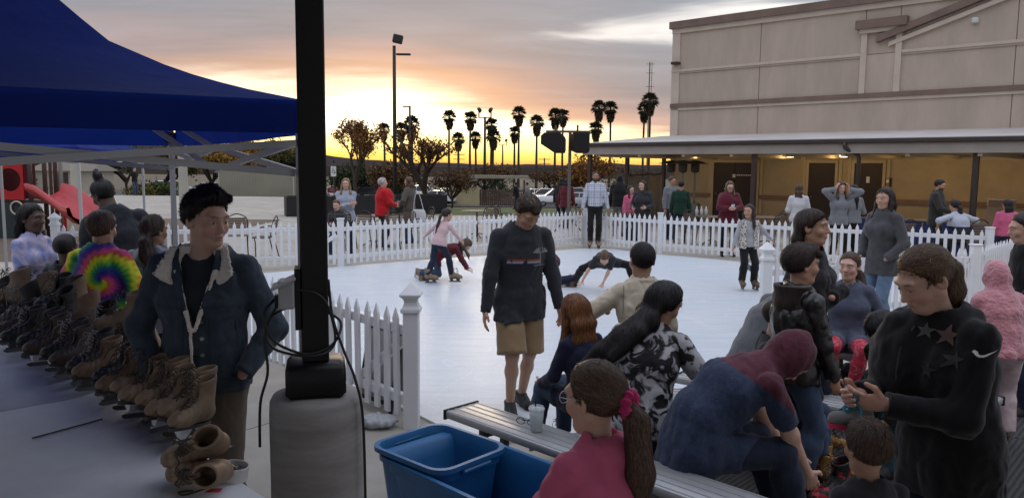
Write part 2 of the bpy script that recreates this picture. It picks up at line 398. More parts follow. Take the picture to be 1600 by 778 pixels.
sheet('playground_soil', -24, -8.2, 14.6, 26, .012, mat('bark_ground', (.16, .12, .085), .95, var=(3, .4, (.10, .075, .05)), bump=(30, .8, .03)), 2.)
sheet('parking_lot', -70, 60, 66, 128, .02, M_asph, 6)
# rink: panels of white synthetic ice, laid as one skating surface
ice_px = [(60, 446), (408, 429), (520, 419), (640, 409), (760, 401), (870, 393), (905, 390), (935, 389), (968, 391.5), (1022, 398.5), (1110, 406), (1200, 415.5), (1330, 431), (1440, 446)]
ice = [tuple(G(u, v)[:2]) for u, v in ice_px] + [(5.2, 9.2), (3.0, 8.2), (2.3, 6.3), (.9, 5.5), (-.2, 5.05), (-.75, 5.75), (-2.5, 7.5), (-4.2, 9.0), (-6.4, 10.2)]
def ice_pat(N, L, co):
    mp = N.new('ShaderNodeMapping'); mp.inputs['Rotation'].default_value = (0, 0, R(-35)); mp.inputs['Scale'].default_value = (1, 7, 1); L.new(co, mp.inputs[0])
    a = N.new('ShaderNodeTexNoise'); a.inputs['Scale'].default_value = 1.6; a.inputs['Detail'].default_value = 8; a.inputs['Roughness'].default_value = .7; L.new(mp.outputs[0], a.inputs['Vector'])
    c = N.new('ShaderNodeTexNoise'); c.inputs['Scale'].default_value = .45; c.inputs['Detail'].default_value = 3; L.new(co, c.inputs['Vector'])
    r = N.new('ShaderNodeValToRGB'); r.color_ramp.elements[0].position = .32; r.color_ramp.elements[0].color = (.545, .58, .61, 1); r.color_ramp.elements[1].position = .66; r.color_ramp.elements[1].color = (.66, .69, .715, 1)
    L.new(a.outputs['Fac'], r.inputs[0])
    r2 = N.new('ShaderNodeValToRGB'); r2.color_ramp.elements[0].position = .35; r2.color_ramp.elements[0].color = (.90, .93, .96, 1); r2.color_ramp.elements[1].position = .7; r2.color_ramp.elements[1].color = (1, .99, .96, 1); L.new(c.outputs['Fac'], r2.inputs[0])
    x = N.new('ShaderNodeMix'); x.data_type = 'RGBA'; x.blend_type = 'MULTIPLY'; x.inputs[0].default_value = 1; L.new(r.outputs[0], x.inputs[6]); L.new(r2.outputs[0], x.inputs[7]); last = x.outputs[2]
    for sc_, ro, wd in ((.55, 20, .004), (.9, 75, .0045), (1.6, 140, .005)):       # curving blade tracks
        m2 = N.new('ShaderNodeMapping'); m2.inputs['Rotation'].default_value = (0, 0, R(ro)); m2.inputs['Scale'].default_value = (1, .55, 1); L.new(co, m2.inputs[0])
        s = N.new('ShaderNodeTexNoise'); s.inputs['Scale'].default_value = sc_; s.inputs['Detail'].default_value = 1.5; s.inputs['Distortion'].default_value = .9; L.new(m2.outputs[0], s.inputs['Vector'])
        d = N.new('ShaderNodeMath'); d.operation = 'PINGPONG'; L.new(s.outputs['Fac'], d.inputs[0]); d.inputs[1].default_value = .035
        q = N.new('ShaderNodeMath'); q.operation = 'LESS_THAN'; L.new(d.outputs[0], q.inputs[0]); q.inputs[1].default_value = wd * .35
        y = N.new('ShaderNodeMix'); y.data_type = 'RGBA'; L.new(q.outputs[0], y.inputs[0]); L.new(last, y.inputs[6])
        z = N.new('ShaderNodeMix'); z.data_type = 'RGBA'; z.blend_type = 'MULTIPLY'; z.inputs[0].default_value = 1; L.new(last, z.inputs[6]); z.inputs[7].default_value = (1.07, 1.07, 1.06, 1) if ro != 75 else (.93, .935, .94, 1); L.new(z.outputs[2], y.inputs[7]); last = y.outputs[2]
    return last
M_ice = mat('rink_surface', (.8, .83, .86), .42, pat=ice_pat, spec=.35, bump=(25, .05, .002))
tag(MB().prism(ice[::-1], -.01, .022).build('ice_rink', M_ice), 'white ice-skating rink surface', None, kind='structure')
# black rubber matting for people changing skates: one roll beside another
def mat_pat(N, L, co):
    w = N.new('ShaderNodeTexWave'); w.inputs['Scale'].default_value = 9; w.inputs['Distortion'].default_value = 1.2; w.bands_direction = 'X'
    mp = N.new('ShaderNodeMapping'); mp.inputs['Rotation'].default_value = (0, 0, R(25)); L.new(co, mp.inputs[0]); L.new(mp.outputs[0], w.inputs['Vector'])
    r = N.new('ShaderNodeValToRGB'); r.color_ramp.elements[0].color = (.012, .012, .012, 1); r.color_ramp.elements[1].color = (.05, .05, .048, 1); L.new(w.outputs['Fac'], r.inputs[0]); return r.outputs[0]
M_rub = mat('black_rubber', (.03, .03, .03), .8, pat=mat_pat, bump=(90, .6, .006))
a = R(-18)
for k in range(3):
    tag(MB().box((-2.6, -.6, 0), (2.6, .58, .012), bev=.004).build('rubber_mat', M_rub), ['black ribbed rubber mat on the floor nearest the camera', 'black ribbed rubber mat under the changing skaters', 'black ribbed rubber mat nearest the right-hand gate post'][k], 'mat', 'rubber mats')
    o = COL.objects[-1]; o.rotation_euler = (0, 0, a); c = np.array([3.1, 3.6]) + k * 1.19 * np.array([-math.sin(a), math.cos(a)]); o.location = (c[0], c[1], .006)

# far ridges
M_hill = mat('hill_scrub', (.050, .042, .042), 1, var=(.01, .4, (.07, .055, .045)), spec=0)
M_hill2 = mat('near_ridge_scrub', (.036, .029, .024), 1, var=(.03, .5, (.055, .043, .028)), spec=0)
def ridge(name, prof, Y, m, depth, sd):
    r = random.Random(sd); us = np.linspace(prof[0][0], prof[-1][0], 170); V = []; Q = []
    for i, u in enumerate(us):
        v = np.interp(u, [p[0] for p in prof], [p[1] for p in prof]) + math.sin(u * .05 + sd) * .8 + r.uniform(-.5, .5)
        p = AT(u, v, Y); V += [(p[0] * (1 - .25 * depth / Y), Y - depth, -12), (p[0] * (1 - .1 * depth / Y), Y - depth * .4, -12 + (p[2] + 12) * .62 + r.uniform(-1, 1) * Y * .0008), tuple(p), (p[0] * 1.1, Y + depth, -20)]
    for i in range(len(us) - 1):
        for k in range(3): Q.append((i * 4 + k, i * 4 + 4 + k, i * 4 + 5 + k, i * 4 + 1 + k))
    return tag(link(name, np_mesh(name, V, Q, True), m), kind='structure')
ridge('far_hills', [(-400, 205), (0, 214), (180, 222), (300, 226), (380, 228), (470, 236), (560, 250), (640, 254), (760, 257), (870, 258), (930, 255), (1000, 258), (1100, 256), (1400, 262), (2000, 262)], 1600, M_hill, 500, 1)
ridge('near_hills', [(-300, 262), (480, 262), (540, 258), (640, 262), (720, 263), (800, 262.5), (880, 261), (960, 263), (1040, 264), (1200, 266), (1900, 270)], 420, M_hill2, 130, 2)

# ---------------------------------------------------------------- building with covered walkway
bx, by = np.array([.734, -.679]), np.array([.679, .734]); B0 = np.array([9.55, 26.7])
bld = empty('hall_building', (B0[0], B0[1], 0), math.atan2(-.679, .734), 'large beige stucco hall with brown trim bands and covered walkway', 'building')
def wl(u, v, off=0.):                    # (x, z) on the wall face (or off metres in front of it)
    r = _ray(u, v)[:3]; o = np.array([0, 0, CZ]); t = (B0 @ by - off) / (r[:2] @ by); p = o + r * t
    return (p[:2] - B0) @ bx, p[2]
M_stuc = mat('stucco', (.50, .415, .335), .95, stretch=(1, 1, .3), var=(1.1, .16), bump=(120, .5, .006), spec=.15)
M_stuc2 = mat('stucco_light_trim', (.57, .485, .40), .9, var=(2, .10), bump=(90, .3, .004), spec=.2)
M_brn = mat('brown_trim_paint', (.20, .14, .11), .75, var=(2, .18), bump=(60, .2, .003))
M_tan = mat('tan_wall_paint', (.47, .38, .24), .85, var=(1.2, .14), bump=(100, .35, .004), spec=.25)
M_tan2 = mat('tan_trim_paint', (.52, .43, .28), .8, var=(2, .1))
M_door = mat('dark_door_paint', (.042, .028, .022), .55, var=(4, .25))
M_roofc = mat('pale_roofing', (.48, .45, .42), .85, var=(.8, .2), bump=(30, .3, .01))
M_fasc = mat('fascia_paint', (.36, .32, .28), .7, var=(1.5, .14))
M_gut = mat('dark_gutter', (.055, .040, .035), .5, var=(3, .2))
XL, XR = -4.71, 15.
def bb(name, x0, x1, y0, y1, z0, z1, m, par=bld, bev=0): return MB().box((x0, y0, z0), (x1, y1, z1), bev=bev).build(name, m, par)
ztop = 7.3
# three storeys of stucco panels, joints recessed, each its own part
zA, zB, zC = 3.0, 4.22, 5.56
jx = [XL, wl(1186, 130)[0], wl(1349, 110)[0], wl(1403, 110)[0], wl(1584, 120)[0], 11.4, XR]
bb('backing_wall', XL + .02, XR - .02, .05, 11, 0, ztop - .05, M_stuc)
bb('lower_wall', XL + .01, XR, 0.02, .049, 0, 3.0, M_tan)
for zi, (z0, z1) in enumerate(((zA, zB), (zB, zC), (zC, ztop))):
    cuts = [jx[0], jx[1], jx[4], jx[5], jx[6]] if zi == 0 else jx
    for a_, b_ in zip(cuts[:-1], cuts[1:]):
        pil = zi == 1 and abs(a_ - jx[2]) < .01
        bb('wall_panel', a_ + .012, b_ - .012, -.05 if pil else 0, .05, z0 + .012, z1 - .012, M_stuc)
bb('gable_end', XL - .0, XL + .04, .051, 11.0, 0, ztop - .06, M_stuc)
def band(z, h, pr, m, x0=XL - .06, x1=XR): return bb('trim_band', x0, x1, -pr, .0, z, z + h, m)
band(zB - .02, .15, .09, M_brn); band(zB - .12, .10, .05, M_stuc2)
band(zC - .03, .09, .07, M_stuc2, XL - .05, jx[2]); band(zC - .03, .09, .07, M_stuc2, jx[3], XR); band(zC - .09, .06, .04, M_stuc, XL - .05, jx[2]); band(zC - .09, .06, .04, M_stuc, jx[3], XR)
band(ztop - .16, .26, .16, M_brn, XL - .15); band(ztop - .34, .18, .07, M_stuc2, XL - .06)
bb('corner_trim', XL - .05, XL + .28, -.05, -.001, zA, ztop - .34, M_stuc2)
MB().box((XL - .15, .0, ztop - .16), (XL + .05, 11, ztop + .1)).build('parapet_cap', M_brn, bld)
# pilaster with capital and raking gable trim
for a_ in (jx[2], jx[3]):
    bb('pilaster_trim', a_ - .09, a_ + .09, -.09, -.001, zB + .13, 6.35, M_stuc2)
bb('pilaster_capital', jx[2] - .24, jx[3] + .24, -.26, -.002, 6.35, 6.62, M_brn); bb('pilaster_capital', jx[2] - .13, jx[3] + .13, -.16, -.002, 6.22, 6.35, M_stuc2)
x0, z0 = wl(1372, 62); x1, z1 = wl(1545, -8)
kk = (z1 - z0) / (x1 - x0)
def slab(xa, xb, za, zb, h, y0, y1, m, name):
    MB().add([(xa, y0, za), (xb, y0, zb), (xb, y0, zb + h), (xa, y0, za + h), (xa, y1, za), (xb, y1, zb), (xb, y1, zb + h), (xa, y1, za + h)], [(0, 1, 2, 3), (7, 6, 5, 4), (0, 4, 5, 1), (1, 5, 6, 2), (2, 6, 7, 3), (3, 7, 4, 0)]).build(name, m, bld)
slab(x0, x0 + 6, z0 - .12, z0 - .12 + kk * 6, .22, -.2, -.004, M_brn, 'gable_trim'); slab(x0 + .35, x0 + 6, z0 - .26, z0 - .26 + kk * 5.65, .13, -.11, -.003, M_stuc2, 'gable_trim')
fx, fz = wl(1525, 33)
f = MB().box((fx - .09, -.16, fz - .08), (fx + .09, -.001, fz + .08), bev=.03).build('wall_flood_lamp', mat('lamp_housing', (.6, .6, .58), .5), bld)
fx, fz = wl(1059, 100); MB().box((fx - .14, -.3, fz - .05), (fx + .14, -.001, fz + .05), bev=.02).build('security_camera', M_gut, bld)
# covered walkway
CW, CXL = 5.0, -5.05
def quadbox(pts_lo, h, m, name):
    MB().add(list(pts_lo) + [(x, y, z + h) for x, y, z in pts_lo], [(3, 2, 1, 0), (4, 5, 6, 7), (0, 1, 5, 4), (1, 2, 6, 5), (2, 3, 7, 6), (3, 0, 4, 7)]).build(name, m, bld)
quadbox([(CXL, -CW, 2.66), (XR, -CW, 2.66), (XR, -.0, 3.08), (CXL, -.0, 3.08)], .07, M_roofc, 'canopy_roof')
bb('canopy_fascia', CXL, XR, -CW - .05, -CW - .001, 2.34, 2.62, M_fasc); bb('gutter', CXL - .02, XR, -CW - .14, -CW - .052, 2.60, 2.72, M_gut, bev=.02)
bb('canopy_fascia', CXL - .05, CXL - .001, -CW - .05, 0, 2.34, 2.70, M_fasc)
bb('canopy_soffit', CXL, XR, -CW, -.06, 2.36, 2.40, mat('soffit_paint', (.36, .31, .24), .8, var=(1, .1)))
for i, k in enumerate(np.arange(CXL + .6, XR, 1.6)): bb('soffit_beam', k - .05, k + .05, -CW + .01, -.07, 2.22 + .04, 2.358, M_tan2)
M_post = mat('brown_steel_post', (.055, .036, .030), .5, var=(3, .2))
for u in (921, 1177, 1522): x, _ = wl(u, 300, CW - .12); bb('canopy_post', x - .065, x + .065, -CW + .05, -CW + .18, 0, 2.36, M_post)
for u, o_ in ((979, 2.6), (1036, .35)): x, _ = wl(u, 300, o_); bb('canopy_post', x - .06, x + .06, -o_ - .06, -o_ + .06, 0, 2.36, M_post)
x, _ = wl(1338, 240, CW + .1)
MB().tube([(x - .32, -CW - .1, 2.62), (x - .3, -CW - .1, 2.5), (x - .22, -CW - .03, 2.42), (x - .02, -CW + .1, 2.3), (x, -CW + .12, 2.2), (x, -CW + .12, .05)], .055, 8).build('downspout', M_gut, bld, True)
# doors in frames, chair rail and wainscot panels under the walkway
frames = [(1115, 1177, 'double'), (1263, 1304, 'single'), (1334, 1378, 'single')]; dl = []
for u0, u1, kd in frames:
    a_, b_ = wl(u0, 300)[0], wl(u1, 300)[0]; dl.append((a_, b_))
    if kd == 'double': b_ += .12
    d = bb('door', a_, b_, -.035, .018, .02, 2.13, M_door)
    for s_ in (a_ - .09, b_ + .002): bb('door_frame', s_, s_ + .088, -.06, .017, 0, 2.13, M_tan2, d)
    bb('door_frame', a_ - .09, b_ + .09, -.06, .017, 2.132, 2.23, M_tan2, d)
    MB().lathe([(.0, 0), (.03, .005), (.03, .03), (0, .045)], 10).xform(Matrix.Translation((a_ + .12, -.036, 1.0)) @ Matrix.Rotation(R(90), 4, 'X')).build('door_handle', mat('brushed_steel', (.5, .5, .5), .35, 1.), d, True)
    if kd == 'double':
        bb('door_seam', (a_ + b_) / 2 - .008, (a_ + b_) / 2 + .008, -.042, -.0352, .03, 2.12, mat('seam_black', (.01, .01, .01), .8), d)
        M_wp = mat('white_print', (.75, .75, .72), .6)
        x, z = wl(1149, 275); bb('door_sign', x - .09, x + .02, -.045, -.0352, z - .06, z + .06, M_wp, d)
        for q in range(7): bb('door_sign', x + .07 + q * .085, x + .13 + q * .085, -.044, -.0352, z + .01, z + .05, M_wp, d)
x, z = wl(1357, 281); bb('restroom_sign', x - .05, x + .05, -.06, -.037, z - .1, z + .1, mat('white_print', (.75, .75, .72), .6))
x, z = wl(1387, 285); s_ = bb('wall_plaque', x - .11, x + .11, -.03, .019, z - .14, z + .14, M_door); bb('plaque_symbol', x - .04, x + .04, -.036, -.0305, z - .02, z + .09, mat('white_print', (.75, .75, .72), .6), s_)
segs = [(XL, dl[0][0] - .1), (dl[0][1] + .22, dl[1][0] - .1), (dl[1][1] + .1, dl[2][0] - .1), (dl[2][1] + .1, XR)]
for a_, b_ in segs:
    bb('chair_rail', a_ + .01, b_ - .01, -.05, .019, .86, 1.0, mat('rail_paint', (.25, .15, .10), .7, var=(2, .15)))
    bb('frieze_board', a_ + .01, b_ - .01, -.045, .019, 2.24, 2.33, M_tan2)
    n = max(1, int((b_ - a_) / 3.2))
    for q in range(n + 1): xx = a_ + .06 + (b_ - a_ - .12) * q / n; bb('wall_batten', xx - .05, xx + .05, -.03, .018, .0, 2.238, M_tan2)
# lit lamps under the soffit
for i, u in enumerate((1085, 1235, 1318, 1445, 1560)):
    x, _ = wl(u, 250, 1.5); o = MB().lathe([(.0, -.03), (.10, -.03), (.12, 0), (.12, .02)], 16, (x, -1.5, 2.33)).build('soffit_lamp', mat('lit_lamp_lens', (1, .8, .5), .4, emit=((1, .72, .36), 6)), bld, True)
    l = bpy.data.lights.new('soffit_light', 'POINT'); l.energy = 9; l.color = (1, .66, .30); l.shadow_soft_size = .1; lo = bpy.data.objects.new('soffit_light', l); COL.objects.link(lo); lo.parent = bld; lo.location = (x, -1.5, 2.22)
# tarp enclosure at the walkway's end
M_tarp = mat('canvas_tarp', (.26, .235, .20), .9, var=(2, .2), bump=(10, .5, .05))
tp = empty('canvas_screen', (0, 0, 0), 0, 'tan canvas screen hung at the open end of the walkway', 'screen')
a_, b_ = AT(982, 274, 27.5), AT(1034, 272, 28.5); V = []; Q = []
for i in range(17):
    for j in range(7):
        t = i / 16; p = a_ * (1 - t) + b_ * t; zz = p[2] * (1 - j / 6) - (.12 * math.sin(t * 3.14) * (1 - j / 6)); V.append((p[0], p[1] + .08 * math.sin(t * 17) * (1 + j * .2), zz))
Q = [(i * 7 + j, i * 7 + 7 + j, i * 7 + 8 + j, i * 7 + j + 1) for i in range(16) for j in range(6)]
me = np_mesh('canvas', V, Q); o = link('canvas', me, M_tarp, tp); sm = o.modifiers.new('thickness', 'SOLIDIFY'); sm.thickness = .01
MB().tube([a_, b_], .025, 8).build('top_rail', M_post, tp)
for p in (a_, b_): MB().tube([(p[0], p[1] + .12, 0), (p[0], p[1] + .12, p[2] + .05)], .03, 8).build('pole', M_post, tp)

# ---------------------------------------------------------------- unseen patio roof above the camera, deck outline shaped to shade the foreground
pr = empty('shade_roof', (0, 0, 0), 0, 'unseen flat patio roof on the black steel pole, shaped to shade the foreground', 'roof')
M_rf = mat('patio_roof_paint', (.20, .19, .17), .8, var=(1, .1))
MB().box((-6.5, -4.0, 3.25), (-.5, 3.2, 3.37)).build('roof_deck', M_rf, pr); MB().box((-.498, -4.0, 3.25), (5.6, 2.15, 3.368)).build('roof_deck', M_rf, pr)
for x in np.arange(-6.2, -.5, 1.36): MB().box((x - .05, -2.95, 3.05), (x + .05, 3.15, 3.249)).build('joist', M_rf, pr)
# ---------------------------------------------------------------- trees and palms
M_bark = mat('bark', (.055, .042, .032), .95, var=(6, .4), bump=(20, .6, .03))
def leafmat(name, c, c2): return mat(name, c, .75, var=(.9, 1., c2), spec=.2)
M_lf = {'green': leafmat('leaf_green', (.035, .055, .018), (.07, .085, .025)), 'dark': leafmat('leaf_dark', (.018, .030, .013), (.04, .05, .02)), 'gold': leafmat('leaf_gold', (.17, .095, .02), (.30, .17, .03)), 'olive': leafmat('leaf_olive', (.075, .075, .02), (.16, .13, .03)),
        'rust': leafmat('leaf_rust', (.13, .055, .016), (.24, .11, .03)), 'brown': leafmat('leaf_brown', (.075, .045, .022), (.14, .075, .03))}
def leaves_mesh(centres, size, n, r, spread):
    c = np.repeat(np.asarray(centres), n, 0); k = len(c); g = np.random.RandomState(r)
    c = c + g.randn(k, 3) * spread
    u = g.randn(k, 3); u /= np.linalg.norm(u, axis=1)[:, None]; w = np.cross(u, g.randn(k, 3)); w /= np.linalg.norm(w, axis=1)[:, None]
    s = size * (.6 + .8 * g.rand(k, 1)); V = np.stack([c - u * s * .5, c + w * s * .32, c + u * s * .5, c - w * s * .32], 1).reshape(-1, 3)
    return np_mesh('leaves', V, np.arange(4 * k).reshape(-1, 4), False)
def tree(name, label, base, ht, wid, kind, seed, leaf=.16, dens=1., crown0=.3, upright=.5, cat='tree', group='trees behind the plaza'):
    r = random.Random(seed); t = empty(name, base, r.uniform(0, 6), label, cat, group); mb = MB(); tips = []
    def grow(p, d, l, rad, lv):
        q = p + d * l; m = p + d * l * .5 + Vector((r.uniform(-1, 1), r.uniform(-1, 1), 0)) * l * .06
        mb.tube([p, m, q], [rad, rad * .85, rad * .68], 6 if lv < 2 else 4, cap=False)
        if lv >= 2: tips.append(tuple(m)); tips.append(tuple(q))
        if lv == 4 or rad < .008: return
        for i in range(3 if lv else 4):
            a = r.uniform(0, 6.28); sp = r.uniform(.45, .95) * (1.25 - upright); nd = (d + Vector((math.cos(a), math.sin(a), r.uniform(-.2, .5))) * sp * 1.25).normalized()
            grow(p + d * l * r.uniform(.6, 1.), nd, l * r.uniform(.62, .82), rad * .6, lv + 1)
    h0 = ht * crown0; grow(Vector((0, 0, 0)), Vector((r.uniform(-.05, .05), r.uniform(-.05, .05), 1)).normalized(), h0, ht * .018 + .03, 0)
    T = np.array(tips); mx = T[:, 2].max(); T[:, 2] = h0 * .9 + (T[:, 2] - h0 * .9) * (ht * .93 - h0 * .9) / (mx - h0 * .9); k = np.percentile(np.abs(T[:, :2]), 95); sx = wid * .5 / k
    V = np.array(mb.v); hi = V[:, 2] > h0 * .9; V[hi, 2] = h0 * .9 + (V[hi, 2] - h0 * .9) * (ht * .93 - h0 * .9) / (mx - h0 * .9); fac = np.clip((V[:, 2] / h0 - .6) / .5, 0, 1)[:, None]; V[:, :2] = V[:, :2] * (1 + (sx - 1) * fac); T[:, :2] *= sx
    link('trunk', np_mesh('trunk', V, np.array([f for f in mb.f if len(f) == 4])), M_bark, t)
    T = T[np.array([r.random() < .85 for _ in T])]
    n = max(2, int(dens * 5000 / len(T)))
    o = link('crown', leaves_mesh(T, leaf, n, seed, leaf * 1.15), M_lf[kind], t)
    return t
# (u, base distance, top row, width px, kind, ...)
def tree_at(u, Y, vtop, wpx, kind, seed, label, **k):
    b = onland(u, Y); zt = AT(u, vtop, Y)[2]; return tree('tree', label, b, zt - b[2], wpx * Y / F_PX, kind, seed, **k)
tree_at(556, 44, 178, 78, 'rust', 11, 'rust-brown autumn tree standing just right of the black pole', leaf=.125, dens=.8, crown0=.32, upright=.7)
tree_at(664, 46, 192, 96, 'rust', 12, 'sparse rust-leaved tree just right of the tall floodlight pole', leaf=.125, dens=.55, crown0=.24, upright=.85)
tree_at(706, 50, 266, 70, 'brown', 14, 'low rust-brown tree behind the white parked cars', leaf=.13, dens=.6)
tree_at(930, 40, 238, 86, 'rust', 13, 'orange-brown tree behind the corner post of the walkway', leaf=.15, dens=.7)
tree_at(330, 76, 212, 95, 'gold', 21, 'golden yellow autumn tree left of the beige container', leaf=.24, dens=1.3, crown0=.28)
tree_at(372, 84, 215, 70, 'gold', 26, 'bright gold tree just behind the container\'s left corner', leaf=.26, dens=1.2)
tree_at(262, 80, 218, 80, 'olive', 22, 'olive green tree behind the left tent leg', leaf=.26, dens=1.2)
tree_at(425, 92, 212, 74, 'olive', 23, 'yellow-green tree rising behind the container roof', leaf=.26, dens=1.2, upright=.8)
tree_at(466, 92, 236, 50, 'dark', 24, 'dark evergreen beside the black pole, behind the container', leaf=.26, dens=1.1)
tree_at(394, 100, 205, 40, 'dark', 27, 'narrow dark evergreen between the gold and yellow-green trees', leaf=.26, dens=1., upright=.95)
tree_at(200, 72, 212, 90, 'green', 25, 'dense green tree behind the second tent', leaf=.26, dens=1.3)
tree_at(100, 64, 236, 110, 'rust', 28, 'rust-red tree behind the playground slide', leaf=.22, dens=.9)
tree_at(20, 70, 215, 110, 'brown', 29, 'brown-leaved tree above the red play panel', leaf=.24, dens=1.)
tree_at(600, 60, 258, 90, 'brown', 31, 'dark brown tree behind the red-sweater woman', leaf=.24, dens=1.1)
tree_at(545, 66, 262, 60, 'dark', 32, 'dark green tree beside the parking sign', leaf=.24, dens=1.1)
tree_at(760, 110, 258, 90, 'brown', 33, 'low brown tree behind the shelter roof', leaf=.3, dens=.9)
tree_at(860, 118, 268, 110, 'brown', 34, 'low brown tree behind the right-hand parked cars', leaf=.3, dens=.9)
# shrubs
def shrub(u, Y, vtop, wpx, kind, seed, label):
    b = onland(u, Y); ht = AT(u, vtop, Y)[2] - b[2]; w = wpx * Y / F_PX; r = np.random.RandomState(seed)
    t = empty('shrub', b, 0, label, 'shrub', 'shrubs along the car park')
    c = r.randn(90, 3) * [w * .25, w * .2, ht * .22] + [0, 0, ht * .5]; c[:, 2] = np.clip(c[:, 2], .1, ht)
    mb = MB()
    for i in range(8): mb.tube([(0, 0, -.1), tuple(c[i] * .5), tuple(c[i])], [.04, .03, .012], 5)
    mb.build('stem', M_bark, t); link('foliage', leaves_mesh(c, .2, 22, seed, .16), M_lf[kind], t)
for i, (u, Y, v, w, k, l) in enumerate([(250, 58, 286, 50, 'green', 'green shrub below the olive tree, by the far teenager'), (222, 57, 292, 30, 'olive', 'olive shrub right of the second tent leg'), (30, 60, 278, 70, 'brown', 'brown shrub behind the play panel'), (775, 98, 274, 60, 'dark', 'dark shrub behind the timber screen'), (620, 64, 284, 40, 'dark', 'dark shrub at the foot of the floodlight pole'), (980, 60, 268, 60, 'brown', 'brown shrub seen under the walkway roof')]): shrub(u, Y, v, w, k, 50 + i, l)
# fan palms
M_palm = mat('palm_trunk', (.06, .045, .035), .95, var=(3, .3), bump=(6, .6, .05)); M_frond = mat('palm_frond', (.032, .036, .016), .7, var=(.8, .5, (.06, .05, .02))); M_skirt = mat('dead_frond', (.06, .04, .022), .9)
def fan(r, o, d, L, wd):                 # one fan leaf: stalk plus a half-disc of pointed leaflets
    d = Vector(d).normalized(); sd = d.cross(Vector((0, 0, 1))); sd = sd.normalized() if sd.length > .05 else Vector((1, 0, 0)); up = sd.cross(d)
    o = Vector(o); h = o + d * L * .45; V = []; Fc = []
    V += [o - sd * .03, o + sd * .03, h + sd * .02, h - sd * .02]; Fc.append((0, 1, 2, 3))
    n = 9
    for i in range(n):
        a = (i / (n - 1) - .5) * 2.5; dd = (d * math.cos(a) + sd * math.sin(a)); tip = h + dd * L * .55 * r.uniform(.85, 1.1) + Vector((0, 0, -1)) * L * r.uniform(.03, .2) ; s_ = sd.cross(up) * 0 + (sd * math.cos(a) - d * math.sin(a)) * wd
        b = len(V); V += [h, h + dd * L * .28 + s_, tip, h + dd * L * .28 - s_]; Fc.append((b, b + 1, b + 2, b + 3))
    return V, Fc
def palm_meshes(seed):
    r = random.Random(seed); m = MB(); k = MB()
    for i in range(64):
        a = r.uniform(0, 6.28); e = r.uniform(-.75, 1.45); L = r.uniform(1.35, 1.75); m.add(*fan(r, (0, 0, 0), (math.cos(a) * math.cos(e), math.sin(a) * math.cos(e), math.sin(e)), L, .09))
    for i in range(46):
        a = r.uniform(0, 6.28); z = -r.uniform(-.1, 1.3); e = -.95 + z * .25; k.add(*fan(r, (0, 0, z), (math.cos(a) * math.cos(e), math.sin(a) * math.cos(e), math.sin(e)), r.uniform(1.1, 1.5) * (1 + z * .1), .13))
    return m.mesh('frond_crown'), k.mesh('dead_frond_skirt')
PMS = [palm_meshes(s) for s in (1, 2, 3)]
palms = [(600, 193, 1.0, 165), (627, 192, 1.1, 165), (643, 183, 1.25, 150), (702, 173, 1.1, 165), (735, 175, 1.1, 165), (716, 208, 1.05, 160), (743, 206, 1.0, 170), (768, 185, 1.1, 170), (771, 203, 1.15, 160), (811, 167, 1.15, 165), (804, 198, 1.0, 170), (839, 181, 1.15, 160), (868, 170, 1.2, 165), (880, 171, 1.1, 180), (936, 158, 1.2, 165), (954, 159, 1.2, 170), (931, 191, 1.1, 160), (1016, 146, 1.3, 165), (1007, 160, 1.2, 172)]
order = sorted(range(len(palms)), key=lambda i: palms[i][0])
for n_, i in enumerate(order):
    u, vt, sc, Y = palms[i]; p = AT(u, vt + 9 * sc, Y); zc = p[2]; r = random.Random(i)
    t = empty('fan_palm', (p[0], Y, -3), 0, f'tall skyline fan palm, {ORD[n_]} from the left in the row', 'palm tree', 'fan palms on the skyline')
    h = zc + 3; lx = r.uniform(-.5, .5)
    MB().tube([(lx * 0, 0, 0), (lx * .3, 0, h * .5), (0, 0, h)], [.32, .24, .2], 7).build('trunk', M_palm, t)
    for me, m, nm in ((PMS[i % 3][0], M_frond, 'frond_crown'), (PMS[i % 3][1], M_skirt, 'dead_frond_skirt')):
        o = link(nm, me, m, t); o.location = (0, 0, h); k = sc * 1.06; o.scale = (k, k, k); o.rotation_euler = (0, 0, i)
